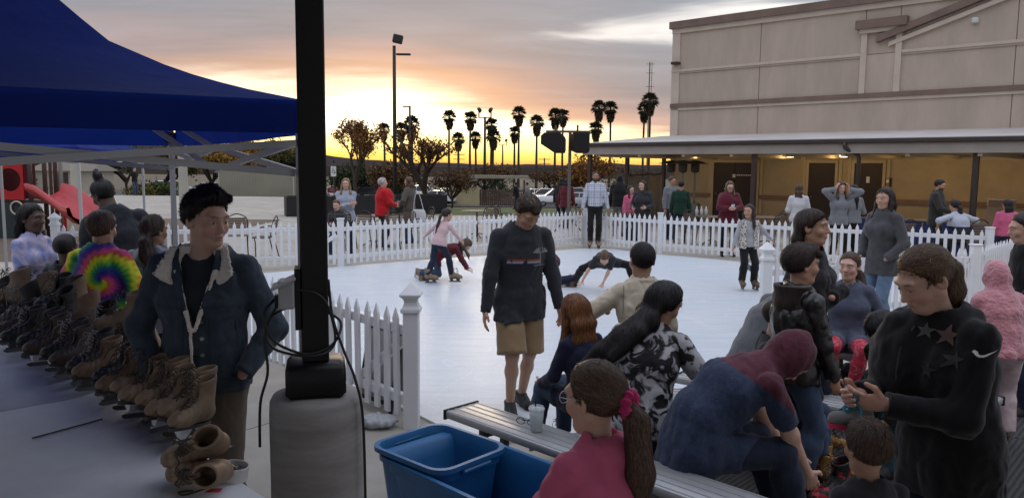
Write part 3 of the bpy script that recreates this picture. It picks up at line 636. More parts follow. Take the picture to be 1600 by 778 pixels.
# ---------------------------------------------------------------- poles and masts
M_pole = mat('dark_pole_paint', (.025, .022, .020), .55, var=(3, .2)); M_gal = mat('galvanised_pole', (.10, .095, .09), .6, .3)
def flood(u, Y, vtop, label, rad=.1, heads='flood', kind='floodlight'):
    b = onland(u, Y); zt = AT(u, vtop, Y)[2] - b[2]; t = empty('light_pole', b, 0, label, 'light pole', 'light poles')
    MB().tube([(0, 0, 0), (0, 0, zt * .5), (0, 0, zt)], [rad * 1.1, rad, rad * .8], 10).build('pole', M_pole, t, True)
    k = rad / .1
    if heads == 'flood':
        MB().box((-.35, -.35, 0), (.35, .35, .45), bev=.05).build('pole_base', M_pole, t)
        MB().box((-.24 * k, -.14 * k, 0), (.24 * k, .14 * k, .42 * k), bev=.04).xform(Matrix.Translation((.14 * k, 0, zt + .12 * k)) @ Matrix.Rotation(R(12), 4, 'Y')).build('flood_lamp', M_pole, t)
        MB().box((0, -.1 * k, -.04 * k), (.72 * k, .1 * k, .05 * k), bev=.02).xform(Matrix.Translation((.1 * k, 0, zt - .42 * k))).build('area_lamp', M_pole, t)
    elif heads == 'twin':
        MB().bar((-.45 * k, 0, zt - .1), (.45 * k, 0, zt - .1), .06 * k).build('cross_arm', M_pole, t)
        for s_ in (-1, 1):
            MB().tube([(s_ * .42 * k, 0, zt - .1), (s_ * .42 * k, 0, zt + .45 * k)], .05 * k, 6).build('lamp_stem', M_pole, t)
            MB().lathe([(.0, 0), (.28, .05), (.34, .22), (.2, .42), (0, .46)], 10).xform(Matrix.Translation((s_ * .5 * k, 0, zt + .4 * k)) @ Matrix.Rotation(R(-s_ * 60), 4, 'Y') @ Matrix.Scale(k * .62, 4)).build('lamp_head', M_pole, t, True)
    elif heads == 'single':
        MB().box((-.55 * k, -.1, zt - .12), (.1, .1, zt), bev=.02).build('lamp_head', M_pole, t)
    elif heads == 'wire':
        for j, zz in enumerate((zt - .25, zt - 1.1)): MB().bar((-1.1, 0, zz), (1.1, 0, zz), .12).build('cross_arm', M_pole, t)
    return t
flood(617.5, 41, 72, 'tall dark floodlight pole right of the black pole', .105)
flood(641, 78, 166, 'dark lamp pole rising behind the sparse rust tree', .13, 'single')
flood(757, 92, 183, 'twin-headed sports light pole in the middle of the palms', .17, 'twin')
flood(785, 150, 226, 'small far twin-headed light pole between palms', .17, 'twin')
flood(569.5, 120, 218, 'far wooden utility pole left of the floodlight', .14, 'wire')
flood(717, 150, 240, 'far wooden utility pole below the palms', .15, 'wire')
flood(850, 140, 247, 'far wooden utility pole between palms near the speakers', .15, 'wire')
flood(447, 90, 228, 'thin dark pole behind the container roof', .1, 'single')
mast = empty('radio_mast', AT(1012, 262, 300) * [1, 1, 0], 0, 'thin lattice radio mast above the rightmost palms', 'mast')
zt = AT(1012, 97, 300)[2]
for i in range(3): MB().tube([(.8 * math.cos(i * 2.1), .8 * math.sin(i * 2.1), 0), (.55 * math.cos(i * 2.1), .55 * math.sin(i * 2.1), zt)], .1, 5).build('leg', M_gal, mast)
for k in range(22):
    z = zt * .2 + zt * .8 * k / 22; MB().bar((-.6, 0, z), (.6, 0, z + (1 if k % 2 else 0)), .08).build('lattice_bar', M_gal, mast)
for z in (zt * .98, zt * .9, zt * .78): MB().bar((-1.6, 0, z), (1.6, 0, z), .14).build('antenna_arm', M_gal, mast)

# ---------------------------------------------------------------- cars
M_glass = mat('car_glass', (.012, .014, .016), .08, spec=.6); M_tyre = mat('tyre', (.014, .014, .014), .85); M_rim = mat('wheel_rim', (.35, .35, .36), .35, .9)
M_tail = mat('tail_lamp', (.28, .01, .012), .3); M_head = mat('head_lamp', (.6, .62, .62), .2)
PROF = {'sedan': dict(L=4.6, H=1.45, body=[(-2.3, .35), (-2.3, .72), (-2.2, .90), (-1.55, .98), (1.0, .96), (2.0, .80), (2.28, .62), (2.3, .35)], cab=[(-1.75, .97), (-1.05, 1.40), (.25, 1.42), (1.15, .96)]),
        'suv': dict(L=4.7, H=1.75, body=[(-2.3, .4), (-2.32, .8), (-2.25, 1.05), (-1.6, 1.08), (1.05, 1.06), (2.1, .98), (2.3, .75), (2.32, .4)], cab=[(-2.22, 1.07), (-2.0, 1.68), (.35, 1.72), (1.2, 1.06)]),
        'pickup': dict(L=5.6, H=1.85, body=[(-2.8, .5), (-2.82, .8), (-2.8, 1.12), (-1.0, 1.13), (1.3, 1.12), (2.5, 1.05), (2.75, .85), (2.78, .5)], cab=[(-1.0, 1.12), (-.85, 1.78), (.55, 1.80), (1.4, 1.12)])}
def car_proto(kind):
    d = PROF[kind]; w = .9
    def ext(prof, inset):           # side profile swept across the width, sides tucked in
        n = len(prof); rows = [(-w + inset * 1.0, 1.), (-w * .985 + inset, 1.0), (w * .985 - inset, 1.0), (w - inset, 1.)]; V = []; Q = []
        zc = sum(p[1] for p in prof) / n; xc = sum(p[0] for p in prof) / n
        for j, (y, _) in enumerate(rows):
            k = .94 if j in (0, 3) else 1.
            V += [(xc + (x - xc) * k, y, zc + (z - zc) * (k if z > zc else 1)) for x, z in prof]
        for j in range(3): Q += [(j * n + i, j * n + (i + 1) % n, (j + 1) * n + (i + 1) % n, (j + 1) * n + i) for i in range(n)]
        return V, Q + [tuple(range(n))[::-1], tuple(3 * n + i for i in range(n))]
    body = MB(); body.add(*ext(d['body'], 0))
    cab = d['cab']; n = len(cab); cb = MB(); cy = (w - .06, w - .24)
    def cabbox(mb, grow, inset):
        V = []
        for s_ in (-1, 1):
            for x, z in cab:
                top = z > cab[0][1] + .1; V.append((x * (1 + grow), s_ * ((cy[1] if top else cy[0]) + inset), z + (grow * .3 if top else 0)))
        mb.add(V, [(0, 1, 2, 3)[::-1], (4, 5, 6, 7), (1, 5, 6, 2)[::-1], (0, 4, 5, 1)[::-1], (2, 6, 7, 3)[::-1]])
    cabbox(cb, 0, 0)
    roof = MB(); x0, x1 = cab[1][0], cab[2][0]; zr = cab[1][1]
    roof.box((x0 - .06, -cy[1] - .015, zr - .03), (x1 + .06, cy[1] + .015, zr + .045), bev=.03)
    pil = []
    for s_ in (-1, 1):
        for (xa, za, xb, zb) in ((cab[0][0], cab[0][1], cab[1][0], cab[1][1]), (cab[3][0], cab[3][1], cab[2][0], cab[2][1]), ((cab[1][0] + cab[2][0]) / 2, cab[0][1], (cab[1][0] + cab[2][0]) / 2, cab[1][1])):
            pil.append(MB().bar((xa, s_ * (cy[0] + .008), za), (xb, s_ * (cy[1] + .008), zb), .09, .05).mesh('pillar'))
    wh = MB(); wh.lathe([(.0, -.11), (.20, -.11), (.31, -.09), (.33, 0), (.31, .09), (.20, .11), (0, .11)], 18, cap=False)
    rm = MB(); rm.lathe([(.0, -.118), (.19, -.118), (.2, -.09)], 12, cap=False); rm.lathe([(.2, .09), (.19, .118), (0, .118)], 12, cap=False)
    X = Matrix.Rotation(R(90), 4, 'X'); wx = d['L'] * .29
    return dict(kind=kind, body=body.mesh('body', angle=50), cab=cb.mesh('windows'), roof=roof.mesh('roof', angle=50), pil=pil, wheel=wh.xform(X).mesh('wheel', angle=60), rim=rm.xform(X).mesh('rim'), wx=wx,
                tail=MB().box((-d['L'] / 2 - .02, -.12, .72), (-d['L'] / 2 + .1, .12, .9), bev=.02).mesh('tail_lamp'), hl=MB().box((d['L'] / 2 - .16, -.15, .6), (d['L'] / 2 - .01, .15, .74), bev=.02).mesh('head_lamp'))
CP = {k: car_proto(k) for k in PROF}
paints = {}
def car(kind, u, Y, rz, col, label):
    p = CP[kind]; b = onland(u, Y); t = empty('parked_car', b + [0, 0, .03], R(rz), label, 'car', 'cars parked behind the plaza')
    m = mat('car_paint_%.2f_%.2f_%.2f' % col, col, .35, coat=.6, spec=.5)
    def put(nm, me, mm, par=t, loc=(0, 0, 0)):
        me = me if not me.materials or me.materials[0] == mm else me.copy()
        if not me.materials: me.materials.append(mm)
        elif me.materials[0] != mm: me.materials[0] = mm
        o = bpy.data.objects.new(nm, me); COL.objects.link(o); o.parent = par; o.location = loc; return o
    put('body', p['body'], m); put('windows', p['cab'], M_glass); put('roof', p['roof'], m); [put('pillar', q, m) for q in p['pil']]
    for sx in (-1, 1):
        for sy in (-1, 1): w = put('wheel', p['wheel'], M_tyre, t, (sx * p['wx'], sy * .8, .33)); put('rim', p['rim'], M_rim, w)
    for sy in (-1, 1): put('tail_lamp', p['tail'], M_tail, t, (0, sy * .7, 0)); put('head_lamp', p['hl'], M_head, t, (0, sy * .66, 0))
Wt, Sv, Bk, Rd, Gy = (.72, .72, .71), (.42, .43, .45), (.02, .02, .024), (.16, .015, .018), (.16, .165, .17)
for c in [('sedan', 680, 84, 172, Wt, 'white sedan parked left of the beige wall, nearest of its row'), ('suv', 642, 92, 176, Wt, 'white sport utility behind the woman with the bag'), ('sedan', 702, 98, 8, Sv, 'silver sedan partly behind the beige wall'), ('suv', 664, 104, 4, Gy, 'grey sport utility behind the white sedan'), ('suv', 610, 96, 170, Wt, 'white car behind the tall floodlight pole'), ('sedan', 628, 80, 90, Sv, 'silver sedan end-on beside the floodlight pole'),
          ('pickup', 560, 74, 176, Rd, 'dark red pickup behind the blonde woman'), ('suv', 585, 70, 182, Bk, 'black sport utility left of the red-sweater woman'), ('sedan', 532, 88, 10, Wt, 'white sedan under the parking sign'),
          ('suv', 276, 84, 8, Wt, 'white car behind the right tent leg'), ('sedan', 316, 86, 172, Wt, 'white sedan left of the container'), ('sedan', 246, 82, 5, Sv, 'silver sedan behind the shrubs on the left'), ('suv', 340, 92, 4, Gy, 'grey car at the corner of the container'),
          ('pickup', 872, 80, 182, Wt, 'white pickup right of the sweatshirt man\'s head'), ('sedan', 902, 78, 160, Sv, 'silver sedan beside the white pickup'), ('suv', 850, 92, 176, Wt, 'white sport utility behind the white pickup'), ('sedan', 838, 100, 8, Wt, 'white sedan farthest back behind the speakers'), ('suv', 886, 98, 172, Sv, 'silver sport utility behind the speaker stand'), ('sedan', 945, 88, 176, Wt, 'white sedan left of the black-jacketed man'), ('suv', 960, 98, 4, Gy, 'grey car seen under the walkway roof'), ('sedan', 12, 80, 4, Gy, 'grey car behind the play panel')]: car(*c)
# ---------------------------------------------------------------- container, planter walls, shelter
M_cont = mat('container_paint', (.33, .32, .24), .7, var=(.4, .12), bump=(3, .2, .02))
Yc = 69.; c0 = onland(343, Yc); c1 = onland(459, Yc); hC = AT(343, 265, Yc)[2] - c0[2]
ct = empty('shipping_container', c0, 0, 'long beige storage container beyond the plaza', 'container'); Lc = c1[0] - c0[0]
MB().box((.03, .03, .12), (Lc - .03, 2.3, hC - .06)).build('body', M_cont, ct)
n = 44
for i in range(n): x = .1 + (Lc - .2) * i / n; MB().box((x, -.015, .16), (x + (Lc - .2) / n * .55, .029, hC - .12)).build('wall_rib', M_cont, ct)
for i in range(10): y = .15 + 2.1 * i / 10; MB().box((Lc - .029, y, .16), (Lc + .03, y + .1, hC - .12)).build('wall_rib', M_cont, ct)
for a_, b_, z0, z1 in ((0, Lc, 0, .12), (0, Lc, hC - .1, hC)): MB().box((a_, -.03, z0), (b_, 2.34, z1 - .002), bev=.02).build('frame_rail', M_cont, ct)
for x in (0, Lc): MB().box((x - .06, -.04, .0), (x + .06, .08, hC), bev=.015).build('corner_post', mat('container_edge', (.42, .40, .31), .7), ct)
for u in (422, 470): p = AT(u, 262, Yc + 1.2); MB().lathe([(.13, 0), (.13, .18), (.26, .2), (.3, .36), (.2, .5), (0, .52)], 12).xform(Matrix.Translation((p[0] - c0[0], 1.2, hC))).build('roof_vent', mat('vent_metal', (.5, .5, .48), .4, .6), ct, True)
M_blk = mat('black_planter', (.014, .014, .014), .6, var=(2, .3))
for u0, u1, v, nm in ((448, 519, 339, 'black planter box half hidden by the black pole'), (519.5, 612, 338, 'black planter box behind the red-sweater woman'), (618, 699, 334, 'black planter box behind the woman with the white bag')):
    a_, b_ = G(u0, v), G(u1, v - 1); t = empty('planter_box', a_, math.atan2(b_[1] - a_[1], b_[0] - a_[0]), nm, 'planter', 'black planters'); l = np.linalg.norm(b_ - a_); hh = .74
    MB().box((0, 0, 0), (l, .05, hh)).build('side_panel', M_blk, t); MB().box((0, .95, 0), (l, 1., hh)).build('side_panel', M_blk, t)
    for x in (0, l - .05): MB().box((x, .051, 0), (x + .05, .949, hh)).build('end_panel', M_blk, t)
    MB().box((.051, .051, hh - .12), (l - .051, .949, hh - .08)).build('soil', M_dirt, t)
Ys = 84.; s0 = onland(702, Ys); sh = empty('shelter', s0, 0, 'low shelter with thin flat roof beside a beige wall and timber screen', 'shelter')
def SX(u, Y=Ys): return GX(u, Y, -1) - s0[0]
def SZ(v, u=760): return AT(u, v, Ys)[2] - s0[2]
MB().box((0, 0, 0), (SX(749), .3, SZ(294))).build('wall', mat('shelter_wall', (.42, .36, .20), .85, var=(1, .12)), sh)
for i in range(26): x = SX(749.5) + (SX(832) - SX(749.5)) * i / 26; MB().box((x, .3, .02), (x + (SX(832) - SX(749.5)) / 26 * .86, .36, SZ(296) - (i % 3) * .02)).build('board', mat('timber_board', (.10, .065, .045), .9, var=(4, .3)), sh)
for x in (SX(700), SX(772), SX(818)): MB().box((x, 1.4, 0), (x + .16, 1.56, SZ(281))).build('post', M_post, sh)
slab_ = MB().add([(SX(694), -.6, SZ(286)), (SX(745), -.6, SZ(283)), (SX(745), 3.4, SZ(283)), (SX(694), 3.4, SZ(286)), (SX(694), -.6, SZ(283)), (SX(745), -.6, SZ(280)), (SX(745), 3.4, SZ(280)), (SX(694), 3.4, SZ(283))], [(3, 2, 1, 0), (4, 5, 6, 7), (0, 1, 5, 4), (1, 2, 6, 5), (2, 3, 7, 6), (3, 0, 4, 7)]).build('roof', mat('shelter_roof', (.30, .27, .20), .7, var=(1, .15)), sh)
MB().box((SX(728), -.2, SZ(279)), (SX(826), 3.6, SZ(275))).build('roof', mat('shelter_roof', (.30, .27, .20), .7), sh)
for i in range(30): x = SX(728) + (SX(826) - SX(728)) * i / 30; MB().box((x, -.24, SZ(275) + .0), (x + .09, 3.6, SZ(275) + .06)).build('roof_rib', mat('shelter_roof', (.30, .27, .20), .7), sh)
# low house behind the playground
hs = empty('storage_shed', onland(100, 60), 0, 'pale low shed behind the playground', 'shed')
MB().box((-2.4, 0, 0), (2.4, 3, 1.9)).build('wall', mat('shed_wall', (.33, .30, .24), .85, var=(1, .15)), hs)
MB().add([(-2.7, -.3, 1.9), (2.7, -.3, 1.9), (2.7, 3.3, 1.9), (-2.7, 3.3, 1.9), (-2.0, 1.5, 2.7), (2.0, 1.5, 2.7)], [(3, 2, 1, 0), (0, 1, 5, 4), (1, 2, 5), (2, 3, 4, 5), (3, 0, 4)]).build('roof', mat('shed_roof', (.20, .17, .14), .8), hs)
MB().box((-.5, -.03, .02), (.4, -.001, 1.75)).build('door', M_door, hs)
# parking sign
ps = empty('parking_sign', onland(522, 46), 0, 'small white parking sign beside the black pole', 'sign'); zt = AT(522, 268, 46)[2] - onland(522, 46)[2]
MB().tube([(0, 0, 0), (0, 0, zt + .3)], .03, 6).build('post', M_gal, ps); MB().box((-.16, -.05, zt - .3), (.16, -.031, zt + .3), bev=.01).build('plate', mat('sign_white', (.7, .7, .7), .5), ps)
sg = MB()
sg.tube([(.0 + .085 * math.cos(a), -.053, zt - .02 + .085 * math.sin(a)) for a in np.linspace(1.9, 6.6, 14)], .016, 5); sg.tube([(-.03, -.053, zt + .17), (-.02, -.053, zt + .06), (.06, -.053, zt + .05), (.11, -.053, zt - .10)], .018, 5); sg.lathe([(0, -.02), (.026, -.01), (.026, .01), (0, .02)], 8, (-.03, -.053, zt + .21))
sg.build('symbol', mat('sign_symbol', (.02, .02, .025), .5), ps)
# two pale round columns of the playground shade
for u, Y, l in ((288, 30, 'pale round column right of the nearer tent leg'), (119, 34, 'pale round column behind the slide')):
    p = G(u, 300) * 0 + [GX(u, Y), Y, 0]; t = empty('round_column', p, 0, l, 'column', 'shade columns'); MB().lathe([(.24, 0), (.24, .12), (.17, .14), (.165, 3.2), (.2, 3.22), (.2, 3.3)], 20).build('shaft', mat('column_paint', (.42, .40, .34), .7, var=(1, .1)), t, True, angle=40); MB().box((-.8, -.1, 3.3), (.8, .1, 3.5)).build('cross_beam', mat('column_paint', (.42, .40, .34), .7), t)
# playground
M_red = mat('red_plastic', (.42, .012, .018), .38, var=(2, .12)); M_gp = mat('dark_green_plastic', (.02, .035, .035), .5); M_brs = mat('brown_play_post', (.06, .03, .024), .5)
Yp = 19.; pg = empty('play_structure', (GX(20, Yp), Yp, 0), 0, 'red playground tower with a round window panel', 'playground'); ox = GX(20, Yp)
def px(u, v, Y=Yp): p = AT(u, v, Y); return p[0] - ox, p[2]
(xa, za), (xb, zb) = px(-45, 250), px(38, 312); cx, cz = px(14, 281); ro = (px(32, 281)[0] - cx)
pn = MB(); n = 40; outer = []
for i in range(n):
    a = 2 * math.pi * i / n; dx, dz = math.cos(a), math.sin(a); k = min((xb - cx) / dx if dx > 1e-6 else (xa - cx) / dx if dx < -1e-6 else 1e9, (za - cz) / dz if dz > 1e-6 else (zb - cz) / dz if dz < -1e-6 else 1e9); outer.append((cx + dx * k, cz + dz * k))
ring = [(cx + ro * math.cos(2 * math.pi * i / n), cz + ro * math.sin(2 * math.pi * i / n)) for i in range(n)]
for y in (0, .06):
    pn.add([(x, y, z) for x, z in outer] + [(x, y, z) for x, z in ring], [((i, (i + 1) % n, n + (i + 1) % n, n + i) if y == 0 else (i, n + i, n + (i + 1) % n, (i + 1) % n)) for i in range(n)])
pn.add([(x, y, z) for y in (0, .06) for x, z in ring], [(i, (i + 1) % n, n + (i + 1) % n, n + i) for i in range(n)])
pn.build('round_window_panel', M_red, pg)
MB().box((xa, .45, zb), (xb, .5, za)).build('tunnel_back', mat('dark_red_plastic', (.06, .008, .01), .5), pg)
(xc, zc_), (xd, zd) = px(-45, 316), px(46, 356); MB().box((xc, .02, 0.02), (xd, .07, zc_)).build('lower_panel', M_gp, pg)
rx, rz_ = px(27, 325); MB().tube([(rx + .15 * math.cos(a), -.02, rz_ + .16 * math.sin(a)) for a in np.linspace(0, 2 * math.pi, 24, endpoint=False)], .022, 6, closed=True).build('ring', mat('cream_plastic', (.5, .45, .36), .5), pg, True)
for u in (44, 52, 58): x, _ = px(u, 300); MB().tube([(x, .1 + (u - 44) * .05, 0), (x, .1 + (u - 44) * .05, 3.0)], .055, 10).build('tower_post', M_brs, pg, True)
MB().box((xa, .08, zb - .1), (px(62, 300)[0], 1.4, zb - .02)).build('platform', M_brs, pg)
x, _ = px(64, 300); x2, _ = px(68.5, 300)
MB().tube([(x + .1, .7, 0), (x + .1, .7, 2.9)], .05, 10).build('tower_post', mat('grey_play_post', (.20, .19, .17), .6), pg, True)
# the slide: a trough swept down to the right
path = [(70, 303), (84, 307), (100, 318), (118, 331), (130, 340), (141, 343)]; P3 = []
for i, (u, v) in enumerate(path): p = AT(u, v, 18.0 - i * .5); P3.append(p)
sl_ = empty('slide', (P3[0][0], P3[0][1], 0), 0, 'red plastic playground slide running down to the right', 'slide'); o3 = np.array([P3[0][0], P3[0][1], 0]); V = []; Q = []
sec = [(-.40, .10), (-.42, .24), (-.36, .25), (-.30, .06), (-.14, -.03), (.14, -.03), (.30, .06), (.36, .25), (.42, .24), (.40, .10), (.2, -.1), (-.2, -.1)]
for i, p in enumerate(P3):
    d = nrm((P3[min(i + 1, 5)] - P3[max(i - 1, 0)]) * [1, 1, 0]); sd = np.array([d[1], -d[0], 0])
    for a, b in sec: V.append(p - o3 + sd * a + [0, 0, b])
n = len(sec)
for i in range(5):
    for j in range(n): Q.append((i * n + j, i * n + (j + 1) % n, i * n + n + (j + 1) % n, i * n + n + j))
me = np_mesh('trough', V, Q); o = link('trough', me, M_red, sl_)
for i in (2, 4): p = P3[i] - o3; MB().tube([(p[0], p[1], 0), (p[0], p[1], p[2] - .08)], .04, 8).build('support_leg', M_red, sl_)
MB().tube([(P3[0][0] - o3[0] - .05, .35, 0), (P3[0][0] - o3[0] - .05, .35, P3[0][2] + .9)], .04, 8).build('support_leg', M_brs, sl_)
# ================================================================ OBJECTS
# ---------------------------------------------------------------- picket fences
M_vinyl = mat('white_vinyl', (.74, .75, .76), .45, var=(3, .06), spec=.45)
def picket_mesh(h, w=.058, t=.022):
    m = MB(); a, b = w / 2, t / 2
    m.add([(-a, -b, 0), (a, -b, 0), (a, b, 0), (-a, b, 0), (-a, -b, h - .075), (a, -b, h - .075), (a, b, h - .075), (-a, b, h - .075), (0, -b * .4, h), (0, b * .4, h)],
          [(3, 2, 1, 0), (0, 1, 5, 4), (1, 2, 6, 5), (2, 3, 7, 6), (3, 0, 4, 7), (4, 5, 8), (6, 7, 9), (5, 6, 9, 8), (7, 4, 8, 9)]); return m.mesh('picket')
PK = picket_mesh(.80)
PK.materials.append(M_vinyl)
def fence_post(par, p, h, cap, name='post'):
    w = .055
    o = MB().box((-w, -w, 0), (w, w, h), bev=.006).build(name, M_vinyl, par); o.location = (p[0], p[1], 0)
    c = MB()
    if cap == 'gothic':
        c.box((-w - .014, -w - .014, h), (w + .014, w + .014, h + .03), bev=.004); prof = [(w * 1.15, .031), (w * .98, .045), (w * .8, .075), (w * .95, .10), (w * 1.38, .122), (w * 1.38, .132), (w * .1, .215)]
        V = []; Fc = []
        for r, z in prof: V += [(-r, -r, h + z), (r, -r, h + z), (r, r, h + z), (-r, r, h + z)]
        for i in range(len(prof) - 1): Fc += [(i * 4 + j, i * 4 + (j + 1) % 4, i * 4 + 4 + (j + 1) % 4, i * 4 + 4 + j) for j in range(4)]
        Fc += [(3, 2, 1, 0), tuple(len(prof) * 4 - 4 + j for j in range(4))]; c.add(V, Fc)
    else: c.box((-w - .012, -w - .012, h), (w + .012, w + .012, h + .022), bev=.006)
    k = c.build('post_cap', M_vinyl, o); return o
def fence(label, pts, caps, base_z=0., brace=(), dz=.1, sp=.132):
    t = empty('picket_fence', (pts[0][0], pts[0][1], base_z), 0, label, 'fence', 'white picket fences round the rink'); o = np.array(pts[0][:2])
    for i, p in enumerate(pts):
        if caps[i]: fence_post(t, np.array(p[:2]) - o, .86 if caps[i] == 'gothic' else .90, caps[i])
    for a, b in zip(pts[:-1], pts[1:]):
        a = np.array(a[:2]) - o; b = np.array(b[:2]) - o; l = np.linalg.norm(b - a); d = (b - a) / l; rz = math.atan2(d[1], d[0]); nn = np.array([-d[1], d[0]])
        for z in (.16, .68):
            r = MB().box((.05, -.026, z), (l - .05, .026, z + .075), bev=.005).build('rail', M_vinyl, t); r.location = (a[0], a[1], 0); r.rotation_euler = (0, 0, rz)
        n = int((l - .12) / sp)
        for k in range(n):
            q = a + d * (.06 + (l - .12) * (k + .5) / n) - nn * .0375 * (1 if nn[1] > 0 else -1)
            k_ = bpy.data.objects.new('picket', PK); COL.objects.link(k_); k_.parent = t; k_.location = (q[0], q[1], .075 + rnd.uniform(-.006, .006)); k_.rotation_euler = (rnd.uniform(-.012, .012), rnd.uniform(-.012, .012), rz)
    for (p, q) in brace:
        MB().bar((p[0] - o[0], p[1] - o[1], p[2]), (q[0] - o[0], q[1] - o[1], q[2]), .035, .07, bev=.005).build('brace', M_vinyl, t)
    return t
L0, L1, C0 = (-7.6, 12.75), (-3.2, 14.3), (1.75, 18.55)
RB, RE = (3.3, 17.1), (8.5, 13.65)
dl_ = nrm(np.array(L1) - np.array(L0))
fence('long white picket fence on the far left side of the rink', [L0, L1], ['gothic', 'flat'])
b0 = np.array(L1) + nrm(np.array(C0) - L1) * .06
fence('white picket fence behind the pink-shirted skater, running to the far corner', [L1, tuple((np.array(L1) + C0) / 2), C0], ['', '', 'flat'], brace=[((L1[0] - .05, L1[1] - .12, .62), (L1[0] - .62, L1[1] - .32, .22))])
fence('white picket fence along the far right side before the walkway', [C0, RB, tuple((np.array(RB) + RE) / 2), RE], ['', 'flat', '', 'flat'])
NL0, NL1 = (-.72, 5.45), (-3.0, 7.95)
dn = nrm(np.array(NL1) - NL0)
fence('near white picket gate beside the concrete footing, with braced end post', [NL0, NL1], ['gothic', ''], brace=[((NL0[0] + dn[0] * .05 + .035, NL0[1] + dn[1] * .05 - .035, .70), (NL0[0] + dn[0] * .72 + .035, NL0[1] + dn[1] * .72 - .035, .26))])
N0, N1, N2 = (2.93, 8.78), (6.3, 10.4), (8.7, 12.95); dr = nrm(np.array(N1) - N0)
fence('white picket fence at the right-hand rink entrance behind the bench', [N0, tuple(np.array(N0) + dr * 1.9), N1, N2], ['gothic', '', 'flat', 'flat'], brace=[((N0[0] + dr[0] * 1.95 - .04, N0[1] + dr[1] * 1.95 - .06, .70), (N0[0] + dr[0] * 2.65 - .04, N0[1] + dr[1] * 2.65 - .06, .22))])
# ---------------------------------------------------------------- black pole on concrete footing
Yp_ = 3.02; pxx = GX(497, Yp_, .6)
M_cf = mat('formed_concrete', (.30, .29, .275), .9, var=(3, .3), bump=(60, .2, .003), stretch=(1, 1, 5))
M_bs = mat('black_steel', (.006, .006, .006), .5, var=(4, .3), spec=.3)
pl = empty('steel_pole', (pxx, Yp_, 0), R(14), 'black square steel pole on a round concrete footing', 'pole')
prof = [(.184, 0), (.184, .03)]; rr = random.Random(2)
for i in range(42): prof.append((.184 + rr.uniform(-.0004, .0004), .03 + i * .0215))
prof += [(.181, .965), (.17, .986), (.12, .995), (.0, .997)]
ft = MB().lathe(prof, 40, cap=False); ft.v = [(x * (1 + .0 * math.sin(3 * math.atan2(y, x) + z * 6)), y * (1 + .0 * math.sin(2 * math.atan2(y, x) + z * 9)), z) for x, y, z in ft.v]
ft.build('footing', M_cf, pl, True, angle=60)
MB().box((-.115, -.115, .992), (.115, .115, 1.128), bev=.02).build('base_cover', M_bs, pl, angle=50)
MB().box((-.0525, -.0525, 1.127), (.0525, .0525, 3.3), bev=.006).build('shaft', M_bs, pl)
MB().box((-.075, -.06, 1.26), (-.053, .06, 1.50)).build('bracket', M_bs, pl)
eb = MB().box((-.135, -.075, 1.345), (-.0755, .03, 1.455), bev=.006).build('outlet_box', mat('grey_box', (.34, .35, .36), .5, var=(4, .1)), pl)
MB().box((-.17, -.1, 1.40), (-.072, .032, 1.412), bev=.003).xform(Matrix.Translation((-.072, 0, 1.47)) @ Matrix.Rotation(R(-24), 4, 'Y') @ Matrix.Translation((.072, 0, -1.41))).build('box_lid', mat('grey_box', (.34, .35, .36), .5), eb)
MB().box((-.15, -.06, 1.35), (-.136, -.02, 1.40)).build('plug', M_bs, eb)
M_cable = mat('black_cable', (.012, .012, .012), .55)
def smooth_path(pts, n=8):
    P = [np.array(p, float) for p in pts]; out = []
    for i in range(len(P) - 1):
        p0, p1, p2, p3 = P[max(i - 1, 0)], P[i], P[i + 1], P[min(i + 2, len(P) - 1)]
        for k in range(n):
            t = k / n; out.append(.5 * ((2 * p1) + (-p0 + p2) * t + (2 * p0 - 5 * p1 + 4 * p2 - p3) * t * t + (-p0 + 3 * p1 - 3 * p2 + p3) * t ** 3))
    return out + [P[-1]]
cb = empty('power_cable', (pxx, Yp_, 0), 0, 'black power cable looped round the pole and trailing to the floor', 'cable')
MB().tube(smooth_path([(-.14, -.06, 1.38), (-.17, -.1, 1.33), (-.15, -.11, 1.25), (-.10, -.1, 1.2), (.0, -.09, 1.17), (.08, -.03, 1.2), (.09, .05, 1.27), (.0, .09, 1.31), (-.09, .06, 1.33), (-.16, -.03, 1.31), (-.17, -.09, 1.24), (-.12, -.1, 1.185), (.02, -.1, 1.165), (.085, -.04, 1.2), (.075, -.06, 1.33), (.03, -.065, 1.40), (-.06, -.07, 1.42)]), .0055, 7).build('loop', M_cable, cb, True)
MB().tube(smooth_path([(-.13, -.05, 1.36), (-.18, -.07, 1.25), (-.165, -.09, 1.1), (-.19, -.11, .98), (-.2, -.1, .8)]), .0055, 7).build('drop', M_cable, cb, True)
MB().tube(smooth_path([(.055, .0, 1.45), (.075, -.02, 1.3), (.12, -.02, 1.16), (.17, -.06, 1.06), (.198, -.06, .9), (.205, -.06, .5), (.21, -.06, .05), (.26, -.08, .014), (.33, .1, .014), (.36, .3, .014), (.28, .33, .016), (.24, .2, .02), (.3, -.05, .014), (.33, -.2, .014), (.24, -.34, .014), (.1, -.45, .014)]), .0055, 7).build('tail', M_cable, cb, True)
